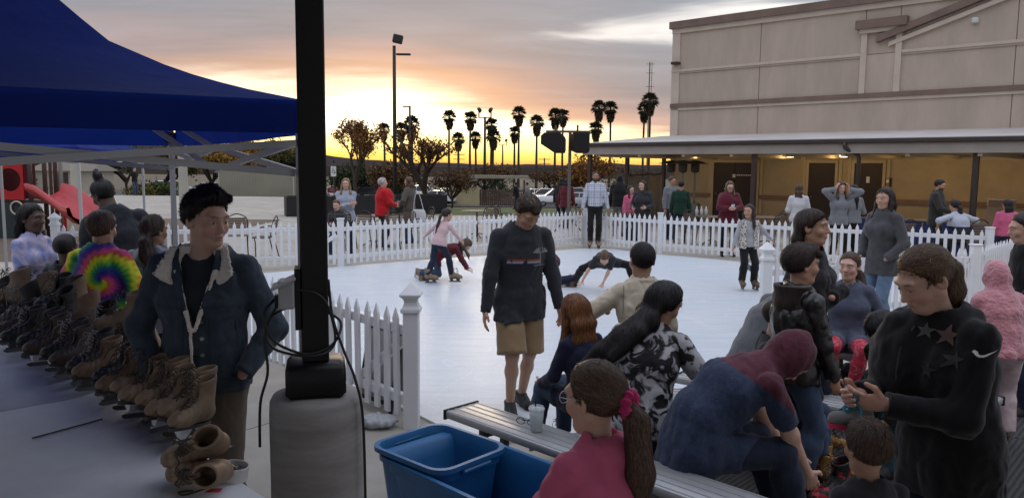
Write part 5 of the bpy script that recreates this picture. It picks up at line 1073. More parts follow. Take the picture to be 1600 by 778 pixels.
def tent(corners, zb, zv, prof, label, sag=.05, text=None, drop=0.):
    """corners: FR, FL, NL, NR counter-clockwise; zb valance bottom, zv eave, prof: (t, z) along a hip from corner to peak"""
    c = [np.array(p, float) for p in corners]; ctr = sum(c) / 4; t = empty('popup_tent', (ctr[0], ctr[1], 0), 0, label, 'tent', 'blue pop-up tents')
    c = [p - ctr for p in c]; ts, zs = [p[0] for p in prof], [p[1] for p in prof]; n, m_ = 18, 16
    for k in range(4):
        a, b = c[k], c[(k + 1) % 4]; V = []; Q = []
        for i in range(m_ + 1):
            tt = i / m_
            for j in range(n + 1):
                s = j / n; p = (a * (1 - s) + b * s) * (1 - tt); z = np.interp(tt, ts, zs) - sag * 2.2 * math.sin(math.pi * s) * tt * (1 - tt) * 1.2 - .015 * math.sin(math.pi * s) * (1 - tt) + .006 * math.sin(s * 23 + k) * (1 - tt) * math.sin(math.pi * s)
                V.append((p[0], p[1], z))
        Q = [(i * (n + 1) + j, i * (n + 1) + j + 1, (i + 1) * (n + 1) + j + 1, (i + 1) * (n + 1) + j) for i in range(m_) for j in range(n)]
        link('roof_panel', np_mesh('roof_panel', V, Q), M_tent, t)
        V = []; d = nrm(b - a); nn = np.array([d[1], -d[0]]); nn = nn if nn @ (a + b) > 0 else -nn
        for i in range(5):
            for j in range(n * 2 + 1):
                s = j / (n * 2); p = a * (1 - s) + b * s + nn * (.012 + .010 * math.sin(s * 31 + k * 2) * (i / 4)); z = zs[0] - .012 * math.sin(math.pi * s) - (zs[0] - zb) * i / 4; V.append((p[0], p[1], z))
        Q = [(i * (2 * n + 1) + j, i * (2 * n + 1) + j + 1, (i + 1) * (2 * n + 1) + j + 1, (i + 1) * (2 * n + 1) + j) for i in range(4) for j in range(2 * n)]
        link('valance', np_mesh('valance', V, Q), M_tent, t)
        # legs and scissor trusses
        q = a * .985; MB().bar((q[0], q[1], 0), (q[0], q[1], zs[0] - .03), .034, up=(d[0], d[1], 0)).build('leg', M_tf, t); MB().box((q[0] - .06, q[1] - .06, 0), (q[0] + .06, q[1] + .06, .008)).build('foot_plate', M_tf, t)
        MB().box((q[0] - .032, q[1] - .032, zs[0] - .12), (q[0] + .032, q[1] + .032, zs[0] - .04)).build('slider', M_gut, t)
        a2, b2 = a * .97, b * .97; mid = (a2 + b2) / 2; up = zs[0] - .05 - drop; lo = zb - .04 - drop
        for s0, s1 in ((0, .5), (.5, 1.)):
            p0, p1 = a2 * (1 - s0) + b2 * s0, a2 * (1 - s1) + b2 * s1
            pz = (up, lo) if s0 == 0 else (lo, up)
            MB().bar((p0[0], p0[1], up), (p1[0], p1[1], lo), .018, .028).build('truss_bar', M_tf, t)
            MB().bar((p0[0] + nn[0] * .025, p0[1] + nn[1] * .025, lo), (p1[0] + nn[0] * .025, p1[1] + nn[1] * .025, up), .018, .028).build('truss_bar', M_tf, t)
        MB().bar((mid[0], mid[1], up), (0, 0, zs[-1] - .45), .018, .028).build('inner_truss', M_tf, t); MB().bar((mid[0], mid[1], lo), (mid[0] * .15, mid[1] * .15, zs[-1] - .6), .018, .028).build('inner_truss', M_tf, t)
    MB().bar((0, 0, zs[-1] - .7), (0, 0, zs[-1] - .03), .035).build('peak_post', M_tf, t)
    if text:
        k, s0, size, word = text; a, b = c[k], c[(k + 1) % 4]; d = nrm(b - a); nn = np.array([d[1], -d[0]]); nn = nn if nn @ (a + b) > 0 else -nn
        cu_ = bpy.data.curves.new('valance_lettering', 'FONT'); cu_.body = word; cu_.size = size; cu_.align_x = 'CENTER'; cu_.align_y = 'CENTER'; cu_.extrude = .001
        o = bpy.data.objects.new('valance_lettering', cu_); dg = bpy.context.evaluated_depsgraph_get(); COL.objects.link(o); bpy.context.view_layer.update(); me = bpy.data.meshes.new_from_object(o.evaluated_get(bpy.context.evaluated_depsgraph_get())); bpy.data.objects.remove(o)
        o = link('valance_lettering', me, mat('white_print', (.75, .75, .72), .6), t); p = a * (1 - s0) + b * s0 + nn * .045; xa = np.array([-nn[1], nn[0]])
        o.matrix_local = Matrix(((xa[0], 0, nn[0], p[0]), (xa[1], 0, nn[1], p[1]), (0, 1, 0, (zs[0] + zb) / 2), (0, 0, 0, 1)))
    return t
HP = [(0, 2.165), (.15, 2.225), (.284, 2.30), (.44, 2.43), (.547, 2.60), (.7, 2.88), (.85, 3.14), (1, 3.35)]
tent([(-2.49, 5.7), (-4.99, 4.04), (-3.33, 1.54), (-.86, 3.25)], 2.03, 2.165, HP, 'large blue pop-up tent in the left foreground with grey frame', drop=.125)
Bn, Br, Bl = np.array([GX(135, 10), 10.]), np.array([GX(232, 12.95), 12.95]), np.array([GX(11, 12.3), 12.3])
tent([tuple(Br), tuple(Bl), tuple(Bl + Bn - Br), tuple(Bn)], 1.94, 2.10, [(0, 2.10), (.4, 2.3), (1, 3.0)], 'smaller blue pop-up tent with lettered valance by the playground', text=(3, .62, .17, 'ahuhu'))
# tripod left of the tie-dye group
tp_ = G(75, 470) ; tr = empty('tripod', (GX(74, 6.9), 6.9, 0), .3, 'dark camera tripod beside the girl in the pale tie-dye tee', 'tripod')
for k in range(3): a = k * 2.09; MB().tube([(0, 0, 1.22), (.42 * math.cos(a), .42 * math.sin(a), 0)], .017, 7).build('leg', M_cap, tr)
MB().box((-.05, -.04, 1.2), (.05, .04, 1.3), bev=.01).build('head', M_cap, tr); MB().tube([(0, 0, .7), (0, 0, 1.22)], .016, 7).build('centre_column', M_cap, tr)
# ---------------------------------------------------------------- service table by the walkway wall
sv = empty('service_table', (GX(1475, 17.6), 17.6, .005), R(-43), 'long blue-skirted service table against the walkway wall', 'table'); M_bs2 = mat('blue_skirt', (.012, .022, .10), .7, var=(3, .3))
MB().box((-1.9, -.35, .72), (2.6, .35, .76), bev=.01).build('table_top', M_gut, sv)
for a in (-1.9, -.4, 1.1): MB().box((a + .01, -.345, .04), (a + 1.48, -.33, .719)).build('skirt', M_bs2, sv)
p = (GX(1572, 15.6), 15.9); bxp = empty('cardboard_box', (p[0], p[1], .77), R(-30), 'brown cardboard box on the service table by the walkway wall', 'box'); M_cb = mat('cardboard', (.20, .13, .075), .9, var=(4, .15)); MB().box((-.24, -.18, 0), (.24, .18, .42)).build('carton', M_cb, bxp)
for s in (-1, 1): MB().box((-.24, -.004, 0), (.24, .004, .18)).xform(Matrix.Translation((0, s * .18, .42)) @ Matrix.Rotation(R(-s * 40), 4, 'X')).build('flap', M_cb, bxp)
st2 = empty('light_stand', (GX(1524, 14.8), 14.8, 0), 0, 'thin dark stand leaning by the right walkway post', 'stand'); MB().tube([(0, 0, 0), (-.12, .1, 1.15)], .014, 7).build('leg', M_cap, st2); MB().tube([(.35, .1, 0), (-.12, .1, 1.15)], .014, 7).build('leg', M_cap, st2); MB().tube([(-.12, .1, 1.1), (-.12, .1, 1.6)], .012, 7).build('column', M_cap, st2)
# ================================================================ PEOPLE
def Rx(a): c, s = math.cos(a), math.sin(a); return np.array([[1, 0, 0], [0, c, -s], [0, s, c]])
def Ry(a): c, s = math.cos(a), math.sin(a); return np.array([[c, 0, s], [0, 1, 0], [-s, 0, c]])
def Rz(a): c, s = math.cos(a), math.sin(a); return np.array([[c, -s, 0], [s, c, 0], [0, 0, 1]])
def ik(a, t, l1, l2, pole):
    a, t = np.array(a, float), np.array(t, float); d = t - a; L = np.linalg.norm(d); 
    if L > (l1 + l2) * .999: t = a + d / L * (l1 + l2) * .999; d = t - a; L = np.linalg.norm(d)
    if L < abs(l1 - l2) + .02: L = abs(l1 - l2) + .02
    u = d / np.linalg.norm(d); x = (l1 * l1 - l2 * l2 + L * L) / (2 * L); h = math.sqrt(max(0, l1 * l1 - x * x))
    p = np.array(pole, float); p = p - u * (p @ u); p = nrm(p); return a + u * x + p * h, t
def union(fs, k):
    def f(p):
        d = fs[0](p)
        for g in fs[1:]: d = smin(d, g(p), k)
        return d
    return f
SKIN = {'fair': (.58, .36, .27), 'light': (.52, .32, .23), 'tan': (.44, .255, .165), 'brown': (.32, .18, .115), 'dark': (.10, .058, .042)}
def skin_mat(): return mat('skin', (.4, .25, .18), .48, attr='Col', var=(30, .08), bump=(140, .12, .002), spec=.4, sss=.15)
def hair_mat(nm, c): return mat('hair_' + nm, c, .5, attr='Col', spec=.35, bump=(320, .35, .003))
HAIRC = {'black': (.010, .008, .008), 'dkbrown': (.028, .018, .014), 'brown': (.075, .045, .029), 'auburn': (.15, .058, .020), 'ltbrown': (.105, .062, .035), 'blonde': (.22, .145, .075), 'grey': (.42, .41, .39), 'ginger': (.16, .06, .025)}
M_eye = None
def M_(n, c, r=.8, var=.18, bump=(70, .35, .003), **k): return mat('cloth_' + n, c, r, var=(6, var), bump=bump, spec=k.pop('spec', .2), sheen=k.pop('sheen', .15), **k)
def vox(pts, r): P = np.array(pts); return P.min(0) - r, P.max(0) + r

def head_sdf(c, Rm, k):
    c = np.asarray(c, np.float32); Rm = np.asarray(Rm, np.float32)
    def f(p):
        q = (p - c) @ Rm / k; ax = np.abs(q[:, 0]); qm = q.copy(); qm[:, 0] = ax
        d = ell(q, (0, -.012, .036), (.074, .096, .084))
        d = smin(d, ell(q, (0, .024, -.028), (.060, .068, .080)), .035)
        d = smin(d, ell(q, (0, .058, -.088), (.030, .026, .022)), .03)          # chin
        d = smin(d, rcone(qm, (.045, -.005, -.055), (.022, .05, -.09), .018, .016), .025)    # jaw
        d = smin(d, ell(qm, (.040, .062, -.022), (.024, .022, .024)), .02)        # cheek
        d = smin(d, ell(q, (0, .080, .034), (.052, .014, .012)), .022)          # brow
        d = smax(d, -ell(qm, (.031, .101, .012), (.019, .016, .012)), .012)       # eye socket
        d = smin(d, ell(qm, (.031, .0795, .0095), (.0135, .0115, .0095)), .004)    # lidded eyeball
        d = smin(d, rcone(q, (0, .086, .020), (0, .108, -.022), .0075, .0115), .012)   # nose
        d = smin(d, ell(qm, (.010, .098, -.026), (.0085, .009, .0075)), .008)
        d = smin(d, ell(q, (0, .088, -.050), (.024, .011, .0065)), .008); d = smin(d, ell(q, (0, .087, -.062), (.020, .011, .0070)), .007)   # lips
        d = smax(d, -ell(q, (0, .101, -.0562), (.020, .006, .0022)), .004)
        e = ell(qm, (.077, -.008, .0), (.009, .021, .032), Rz(.25)); e = smax(e, -ell(qm, (.086, -.003, .002), (.008, .011, .018)), .006)
        d = smin(d, e, .008)
        return d * k
    return f
def head_col(V, c, Rm, k, skin, browc, beard=None, lip=1.):
    q = (V - c) @ Rm / k; n = len(V); s = np.array(skin); C = np.tile(s, (n, 1)); ax = np.abs(q[:, 0])
    def blend(m, col): nonlocal C; m = np.clip(m, 0, 1)[:, None]; C = C * (1 - m) + np.array(col) * m
    bl = np.exp(-(((ax - .042) / .022) ** 2 + ((q[:, 2] + .024) / .022) ** 2)) * (q[:, 1] > .03); blend(bl * .28, s * [1.12, .72, .68])
    blend(np.exp(-((ax / .02) ** 2 + ((q[:, 2] + .024) / .016) ** 2)) * (q[:, 1] > .09) * .25, s * [1.1, .75, .7])
    lp = np.clip(1.6 - np.sqrt((ax / .024) ** 2 + ((q[:, 2] + .0562) / .0115) ** 2) * 1.5, 0, 1) * (q[:, 1] > .06); blend(lp * .75, s * [.82, .50, .50])
    blend(np.clip(1.5 - np.sqrt((ax / .019) ** 2 + ((q[:, 2] + .0562) / .0022) ** 2) * 1.2, 0, 1) * (q[:, 1] > .06) * .8, s * .22)
    # brows
    zb = .0335 + .004 * np.sin(np.clip((ax - .012) / .038, 0, 1) * 2.6); br = np.clip(1.8 - np.sqrt(((ax - .032) / .021) ** 2 + ((q[:, 2] - zb) / .0048) ** 2) * 1.5, 0, 1) * (q[:, 1] > .045); blend(br * .85, browc)
    # eyes: white, iris, lash line
    ed = np.sqrt(((ax - .031) / .0125) ** 2 + ((q[:, 2] - .0088) / .0048) ** 2); ey = np.clip((1.15 - ed) * 5, 0, 1) * (q[:, 1] > .06); blend(ey, (.50, .47, .44))
    ir = np.clip((1.2 - np.sqrt(((ax - .0312) / .0056) ** 2 + ((q[:, 2] - .0090) / .0056) ** 2)) * 5, 0, 1) * ey; blend(ir, (.018, .012, .010))
    ls = np.clip(1 - np.abs(ed - 1.12) * 5, 0, 1) * (q[:, 2] > .0085) * (q[:, 1] > .06); blend(ls * .85, (.015, .011, .010))
    if beard is not None:
        b = np.clip((-q[:, 2] - .035) * 60, 0, 1) * np.clip((q[:, 1] + .005) * 60, 0, 1) * (1 - lp); b = np.maximum(b, np.exp(-((ax / .028) ** 2 + ((q[:, 2] + .041) / .006) ** 2)) * (q[:, 1] > .06)); blend(b * .85, beard)
    return C
def hand_sdf(w, fw, pn, th, k, curl, spread=.0, fl=None):
    fw = nrm(fw); pn = nrm(np.asarray(pn, float) - fw * (np.asarray(pn, float) @ fw)); sd = np.cross(fw, pn); sd = sd if sd @ np.asarray(th, float) > 0 else -sd       # sd points to the thumb side
    fs = []; w = np.asarray(w, float); Rm = np.stack([sd, fw, pn], 1)
    pc = w + fw * .048 * k
    fs.append(lambda p: ell(p, pc, np.array([.040, .052, .016]) * k, Rm)); fs.append(lambda p: rcone(p, w - fw * .06 * k, w + fw * .015 * k, .027 * k, .024 * k))
    pts = [w - fw * .06 * k, w]
    segs = []
    for i, (o, l) in enumerate(zip((.030, .010, -.010, -.029), (.070, .079, .073, .056))):
        a = w + fw * (.088 - .004 * abs(i - 1.2)) * k + sd * o * k; d = nrm(fw + sd * (o * 3.0 * spread)); r = (.0088, .0090, .0086, .0076)[i] * k; c = curl[i] if isinstance(curl, (list, tuple)) else curl * (1 + .10 * i)
        for j, (f_, cc) in enumerate(((.45, c), (.31, c * 1.15), (.24, c * .8))):
            ang = cc; dd = nrm(d * math.cos(ang) + pn * math.sin(ang)); pn2 = 0; b = a + dd * l * f_ * k; segs.append((a.copy(), b.copy(), r * (1 - .07 * j), r * (.93 - .07 * j))); d_old = d; d = dd; a = b
            # rotate the palm normal along with the finger
        pts.append(a)
    ta = w + fw * .022 * k + sd * .030 * k; td_ = nrm(fw * .62 + sd * .72 + pn * .25); tb = ta + td_ * .040 * k; tc = tb + nrm(fw * .9 + sd * .25 + pn * .35) * .034 * k
    segs += [(ta, tb, .0125 * k, .0105 * k), (tb, tc, .0105 * k, .0085 * k)]; pts += [tb, tc]
    fing = [(lambda p, s=s: rcone(p, *s)) for s in segs]
    def f(p):
        d = smin(fs[0](p), fs[1](p), .02 * k)
        for g in fing: d = smin(d, g(p), .006 * k)
        return d
    return f, pts
def decal(name, f, c, X, Y, poly, m, par, lift=.0025, sub=3, from_dir=None):
    """flat print draped on a garment: poly outline (2D metres) subdivided and pressed onto the surface f"""
    bm = bmesh.new(); vs = [bm.verts.new((x, y, 0)) for x, y in poly]; bm.faces.new(vs); bmesh.ops.triangulate(bm, faces=bm.faces[:])
    bmesh.ops.subdivide_edges(bm, edges=bm.edges[:], cuts=sub, use_grid_fill=True); bm.verts.ensure_lookup_table()
    P = np.array([v.co[:2] for v in bm.verts]); Fc = [tuple(v.index for v in q.verts) for q in bm.faces]; bm.verts.index_update(); Fc = [tuple(v.index for v in q.verts) for q in bm.faces]; bm.free()
    X, Y = nrm(X), nrm(Y); Z = np.cross(X, Y); W_ = np.asarray(c) + P[:, :1] * X + P[:, 1:] * Y
    for _ in range(14): d = f(W_.astype(np.float32)); W_ = W_ - np.clip(d, -.02, .02)[:, None] * Z * .8
    W_ = W_ + Z * lift; me = bpy.data.meshes.new(name); me.from_pydata([tuple(v) for v in W_], [], Fc); me.polygons.foreach_set('use_smooth', [True] * len(Fc)); return link(name, me, m, par)
def strands(name, f, V, flow, n, L, wd, m, par, col, seed=1, lift=.0015, fly=.004, keep=None, segs=7):
    g = np.random.RandomState(seed); V = V if keep is None else V[keep]; idx = g.randint(0, len(V), n); P = V[idx] + g.randn(n, 3) * .003; pts = [P.copy()]; nm = [grad(f, P)]
    ln = L * (.5 + g.rand(n, 1)); jit = g.randn(n, 3) * .22
    for s in range(segs):
        N_ = nm[-1]; d = flow(pts[-1]) + jit + g.randn(n, 3) * .05; d = d - N_ * (d * N_).sum(1)[:, None] * .92; d /= np.linalg.norm(d, axis=1)[:, None] + 1e-9
        Q_ = pts[-1] + d * ln / segs; dd = f(Q_.astype(np.float32)); N2 = grad(f, Q_); Q_ = Q_ - N2 * (dd - lift - fly * g.rand(n) * (s + 1) / segs)[:, None].clip(-.02, .02); pts.append(Q_); nm.append(N2)
    Vs = []; Cs = []
    base = np.array(col) * (.4 + 1.4 * g.rand(n, 1) ** 1.5); 
    for s, (q, N_) in enumerate(zip(pts, nm)):
        d = pts[min(s + 1, segs)] - pts[max(s - 1, 0)]; sd = np.cross(d, N_); sd /= np.linalg.norm(sd, axis=1)[:, None] + 1e-9; w_ = wd * (1 - .75 * (s / segs) ** 2); Vs += [q - sd * w_, q + sd * w_]; Cs += [base, base]
    Vs = np.stack(Vs, 1).reshape(-1, 3); Cs = np.stack(Cs, 1).reshape(-1, 3); k = 2 * (segs + 1); o = np.arange(n)[:, None] * k
    Q = np.concatenate([o + np.array([2 * s, 2 * s + 1, 2 * s + 3, 2 * s + 2]) for s in range(segs)])
    return link(name, np_mesh(name, Vs, Q, True, Cs), m, par)

def person(label, u, Y, yaw, H, z0=0., X=None, skin='light', sex='m', fat=1., hs=1., hip=None, lean=(2, 0), side=(0, 0), twist=0, head=(0, 5, 0), handR=None, handL=None, poleR=(.5, -1, -.3), poleL=(-.5, -1, -.3), footR=None, footL=None, kneeR=(.1, 1, .1), kneeL=(-.1, 1, .1), toeR=8, toeL=-8,
           top=None, legs=None, shoes=('sneaker', (.02, .02, .02)), hair=None, palmR=None, palmL=None, thR=None, thL=None, curl=.35, curlL=None, beard=None, group=None, det=None, hidehand=(), hwR=None, hwL=None, over=None):
    x = GX(u, Y, z0 + H * .6) if X is None else X
    t = empty('person', (x, Y, z0), -R(yaw), label, 'person', group); o = {'root': t}
    D = det if det else Y; hb = float(np.clip(D * .0027, .0085, .024)); hh_ = float(np.clip(D * .00135, .0042, .013)); hg = float(np.clip(D * .0024, .0075, .022))
    k = H / 1.75; sk = SKIN[skin]
    # ---- skeleton
    hip = np.array(hip if hip is not None else (0, 0, .525 * H + (.085 if shoes and shoes[0] == 'skate' else 0)), float)
    def sdir(a, s): a, s = R(a), R(s); return nrm((math.sin(s), math.sin(a) * math.cos(s), math.cos(a) * math.cos(s)))
    d1, d2 = sdir(lean[0], side[0]), sdir(lean[1], side[1]); wst = hip + d1 * .085 * H; ch = wst + nrm(d1 * .4 + d2) * .115 * H; sh = ch + d2 * .085 * H; nb = sh + d2 * .022 * H
    lat0 = np.array([1., 0, 0]); lat1 = Rz(-R(twist)) @ np.array([math.cos(R(side[1])), 0, -math.sin(R(side[1]))])
    f_ = sex == 'f'; w_ = fat
    rp = (.096 * H * w_ * (1.06 if f_ else 1), .068 * H * w_); rw = (.083 * H * w_ * (.92 if f_ else 1), .060 * H * w_); rc = (.098 * H * (w_ * .6 + .4) * (.93 if f_ else 1), .069 * H * w_); rs = (.088 * H * (.93 if f_ else 1), .046 * H); rn = .036 * H * (.85 if f_ else 1)
    sw = .104 * H * (.92 if f_ else 1) * (1.0 if sex != 'c' else .95)
    SR, SL = sh - d2 * .006 * H + lat1 * sw, sh - d2 * .006 * H - lat1 * sw
    ua, fa = .172 * H, .150 * H
    hR = np.array(handR if handR is not None else SR + np.array([.05 * H, .03 * H, -.315 * H]), float); hL = np.array(handL if handL is not None else SL + np.array([-.05 * H, .03 * H, -.315 * H]), float)
    ER, WR = ik(SR, hR, ua, fa, poleR); EL, WL = ik(SL, hL, ua, fa, poleL)
    az = .078 * k + (.085 if shoes and shoes[0] == 'skate' else 0)
    fR = np.array(footR if footR is not None else (.062 * H, 0, az), float); fL = np.array(footL if footL is not None else (-.062 * H, 0, az), float)
    JR, JL = hip + lat0 * .050 * H - d1 * .01 * H, hip - lat0 * .050 * H - d1 * .01 * H; tl, sl_ = .245 * H, .242 * H
    KR, AR = ik(JR, fR, tl, sl_, kneeR); KL, AL = ik(JL, fL, tl, sl_, kneeL)
    Rm = Rz(-R(head[0])) @ Rx(-R(head[1])) @ Ry(R(head[2])); hk = .235 * (H / 1.75) ** .45 * hs / .235 * (1. if H > 1.2 else .98); hup = Rm[:, 2]; nd = nrm(d2 * .7 + hup * .5); hc = nb + nd * .062 * H ** .6 * 1.0 + hup * .085 * hk + Rm[:, 1] * .012
    o.update(hc=hc, Rm=Rm, hk=hk, nb=nb, WR=WR, WL=WL, hip=hip, wst=wst, ch=ch, sh=sh, d2=d2)
    # ---- body
    fat2 = (w_ - 1) * .5 + 1
    def limb(e): return [lambda p: rcone(p, SR, ER, .050 * k * fat2 + e, .039 * k * fat2 + e), lambda p: rcone(p, ER, WR, .039 * k * fat2 + e, .026 * k + e), lambda p: rcone(p, SL, EL, .050 * k * fat2 + e, .039 * k * fat2 + e), lambda p: rcone(p, EL, WL, .039 * k * fat2 + e, .026 * k + e)]
    def leg(e, e2=None):
        e2 = e if e2 is None else e2; mR, mL = KR * .68 + AR * .32, KL * .68 + AL * .32
        bk = lambda K, J, A: nrm(np.cross(np.cross(A - K, J - K), A - K)) if np.linalg.norm(np.cross(A - K, J - K)) > 1e-5 else np.zeros(3)
        return [lambda p: rcone(p, JR, KR, .084 * k * w_ + e, .056 * k * fat2 + e), lambda p: rcone(p, KR, mR - 0, .054 * k * fat2 + e, .054 * k * fat2 + (e + e2) / 2), lambda p: rcone(p, mR, AR, .054 * k * fat2 + (e + e2) / 2, .038 * k + e2), lambda p: rcone(p, JL, KL, .084 * k * w_ + e, .056 * k * fat2 + e), lambda p: rcone(p, KL, mL, .054 * k * fat2 + e, .054 * k * fat2 + (e + e2) / 2), lambda p: rcone(p, mL, AL, .054 * k * fat2 + (e + e2) / 2, .038 * k + e2)]
    def torso(e, hem=0.): 
        hb_ = hip - d1 * hem
        L_ = [lambda p: econe(p, hb_, wst, (rp[0] + e, rp[1] + e), (rw[0] + e, rw[1] + e), lat0), lambda p: econe(p, wst, ch, (rw[0] + e, rw[1] + e), (rc[0] + e, rc[1] + e), lat0 + lat1), lambda p: econe(p, ch, sh, (rc[0] + e, rc[1] + e), (rs[0] + e, rs[1] + e), lat1)]
        if w_ > 1.12:
            bc = wst + np.array([0, .045 * w_, 0]); L_.append(lambda p: ell(p, bc, np.array([rw[0] * 1.02, rw[1] * 1.12, .12 * H]) + e))
        if f_ and sex != 'c':
            for s in (-1, 1): bc = ch + lat1 * s * .05 * H + np.cross(lat1, d2) * -.045 * H * (1 + (w_ - 1) * .6) * -1 * -1; L_.append(lambda p, bc=bc: ell(p, bc, np.array([.045, .038, .042]) * H * (w_ * .7 + .3) * .95 + e))
        return L_
    neck = lambda p: rcone(p, nb - d2 * .03 * H, hc - hup * .05 * hk, rn * 1.12, rn * .98)
    fbody = union(torso(-.012) + limb(-.003) + leg(-.006), .035 * k); fbody2 = lambda p: smin(fbody(p), neck(p), .03)
    allp = [hip, wst, ch, sh, nb, SR, SL, ER, EL, WR, WL, JR, JL, KR, KL, AR, AL]; lo, hi = vox(allp, .2 * max(1, w_))
    V, Q = nets(fbody2, lo, hi, max(hb, .012), 1); Cc = np.tile(np.array(sk), (len(V), 1))
    fh = head_sdf(hc, Rm, hk); fh2 = lambda p: smin(fh(p), neck(p), .02)
    V2, Q2 = nets(fh2, np.minimum(hc, nb) - .15 * hk - .02, np.maximum(hc, nb) + .17 * hk, hh_); hcname = (hair or {}).get('col', 'dkbrown'); hcol = HAIRC[hcname]
    C2 = head_col(V2, hc, Rm, hk, sk, np.array(hcol) * .7 + np.array(sk) * .08, beard=HAIRC[beard] if beard else None)
    VV, QQ, CC = [V, V2], [Q, Q2 + len(V)], [Cc, C2]; nV = len(V) + len(V2)
    for s, Wp, E_, pal, th, cu_, hw in (('R', WR, ER, palmR, thR, curl, hwR), ('L', WL, EL, palmL, thL, curlL if curlL is not None else curl, hwL)):
        if s in hidehand: continue
        sg = 1 if s == 'R' else -1; fw = nrm(Wp - E_) if hw is None else nrm(hw); fhd, pts = hand_sdf(Wp, fw, pal if pal is not None else (-sg, .1, .0), th if th is not None else (0, 1, .15), k * 1.0, cu_)
        a_, b_ = vox(pts, .045 * k); V3, Q3 = nets(fhd, a_, b_, float(np.clip(D * .0011, .0042, .0095))); VV.append(V3); QQ.append(Q3 + nV); CC.append(np.tile(np.array(sk) * [1.03, .96, .95], (len(V3), 1))); nV += len(V3)
    o['body'] = link('body', np_mesh('body', np.concatenate(VV), np.concatenate(QQ), True, np.concatenate(CC)), skin_mat(), t)
    # ---- clothes
    sd_ = (abs(hash(label)) % 1000) * .01 if False else (sum(map(ord, label)) % 100) * .07
    if legs:
        el_ = legs.get('ease', .012); e2 = legs.get('cuff', el_ + .012); ln = legs.get('len', 1.); hem2 = legs.get('rise', .03)
        pel = lambda p: econe(p, hip - d1 * .012 * H, hip + d1 * hem2 * H, (rp[0] + el_ - .002, rp[1] + el_), (rp[0] * .97 + el_, rp[1] + el_), lat0)
        L6 = leg(el_, e2)
        if ln >= .99: sub = L6; cutR, cutL = (AR + nrm(AR - KR) * .03 * k, nrm(AR - KR)), (AL + nrm(AL - KL) * .03 * k, nrm(AL - KL))
        elif ln > .5: q = (ln - .5) * 2; cutR, cutL = (KR + (AR - KR) * q, nrm(AR - KR)), (KL + (AL - KL) * q, nrm(AL - KL)); sub = L6
        else:
            q = ln * 2; cutR, cutL = (JR + (KR - JR) * q, nrm(KR - JR)), (JL + (KL - JL) * q, nrm(KL - JL)); sub = L6[:1] + L6[3:4]
            flr = legs.get('flare', .02); sub = [lambda p: rcone(p, JR, KR, .084 * k * w_ + el_, .060 * k + el_ + flr), lambda p: rcone(p, JL, KL, .084 * k * w_ + el_, .060 * k + el_ + flr)]
        nh = len(sub) // 2; uR, uL = union(sub[:nh], .03 * k), union(sub[nh:], .03 * k); ampl = legs.get('wr', .004)
        def ftr(p):
            a = np.maximum(uR(p), (p - cutR[0].astype(np.float32)) @ cutR[1].astype(np.float32)); b = np.maximum(uL(p), (p - cutL[0].astype(np.float32)) @ cutL[1].astype(np.float32))
            return smin(smin(a, b, .012), pel(p), .04 * k) + ampl * 1.5 * wrink(p, 30, sd_)
        lo, hi = vox([hip, JR, JL, KR, KL, AR, AL, hip + d1 * .09 * H], .17 * max(1, w_)); V, Q = nets(ftr, lo, hi, hg); o['legs'] = link(legs.get('name', 'trousers'), np_mesh('trousers', V, Q), legs['m'], t); o['flegs'] = ftr
    if top:
        e = top.get('ease', .014); es = top.get('sease', e * .8); hem = top.get('hem', .035) * H; sv = top.get('sleeve', 1.); amp = top.get('wr', .005)
        T_ = torso(e, hem)
        if sv > .5: q = (sv - .5) * 2; cR, cL = (ER + (WR - ER) * q, nrm(WR - ER)), (EL + (WL - EL) * q, nrm(WL - EL))
        else: q = sv * 2; cR, cL = (SR + (ER - SR) * q, nrm(ER - SR)), (SL + (EL - SL) * q, nrm(EL - SL))
        Lm = limb(es); aR, aL = ([Lm[0], Lm[1]] if sv > .5 else [Lm[0]]), ([Lm[2], Lm[3]] if sv > .5 else [Lm[2]]); aR, aL = union(aR, .03 * k), union(aL, .03 * k); ft_ = union(T_, .04 * k)
        hc0 = hip - d1 * (hem + .0); neckcut = lambda p: rcone(p, nb + d2 * .0 * H, nb + d2 * .3 * H + Rm[:, 1] * .02, rn * 1.12 + top.get('neck', .004), rn * 1.5 + top.get('neck', .004))
        yoke = lambda p: rcone(p, nb - d2 * .03 * H, nb + d2 * .012 * H, rn * 1.7 + e, rn * 1.2 + e * .8)
        hood = top.get('hood')
        def ftp(p):
            d = ft_(p); d = smin(d, yoke(p), .04 * k)
            if legs and hem > .005: d = smin(d, np.maximum(o['flegs'](p) - .012, d - .10), .01)
            d = np.maximum(d, (hc0.astype(np.float32) - p) @ d1.astype(np.float32))
            a = np.maximum(aR(p), (p - cR[0].astype(np.float32)) @ cR[1].astype(np.float32)); b = np.maximum(aL(p), (p - cL[0].astype(np.float32)) @ cL[1].astype(np.float32))
            d = smin(smin(d, a, .013 * k), b, .013 * k)
            if hood == 'down':
                bk = -np.cross(lat1, d2); bk = bk if bk[1] < 0 else -bk
                hdn = nb + bk * .062 * k - d2 * .012 * k; A_ = smin(ell(p, hdn, np.array([.122, .066, .078]) * k * 1.05, np.stack([lat1, np.cross(d2, lat1), d2], 1)), smin(rcone(p, hdn + lat1 * .06 * k, nb + lat1 * .06 * k - bk * .05 * k - d2 * .03 * k, .04 * k, .026 * k), rcone(p, hdn - lat1 * .06 * k, nb - lat1 * .06 * k - bk * .05 * k - d2 * .03 * k, .04 * k, .026 * k), .02), .03); d = smin(d, A_, .025)
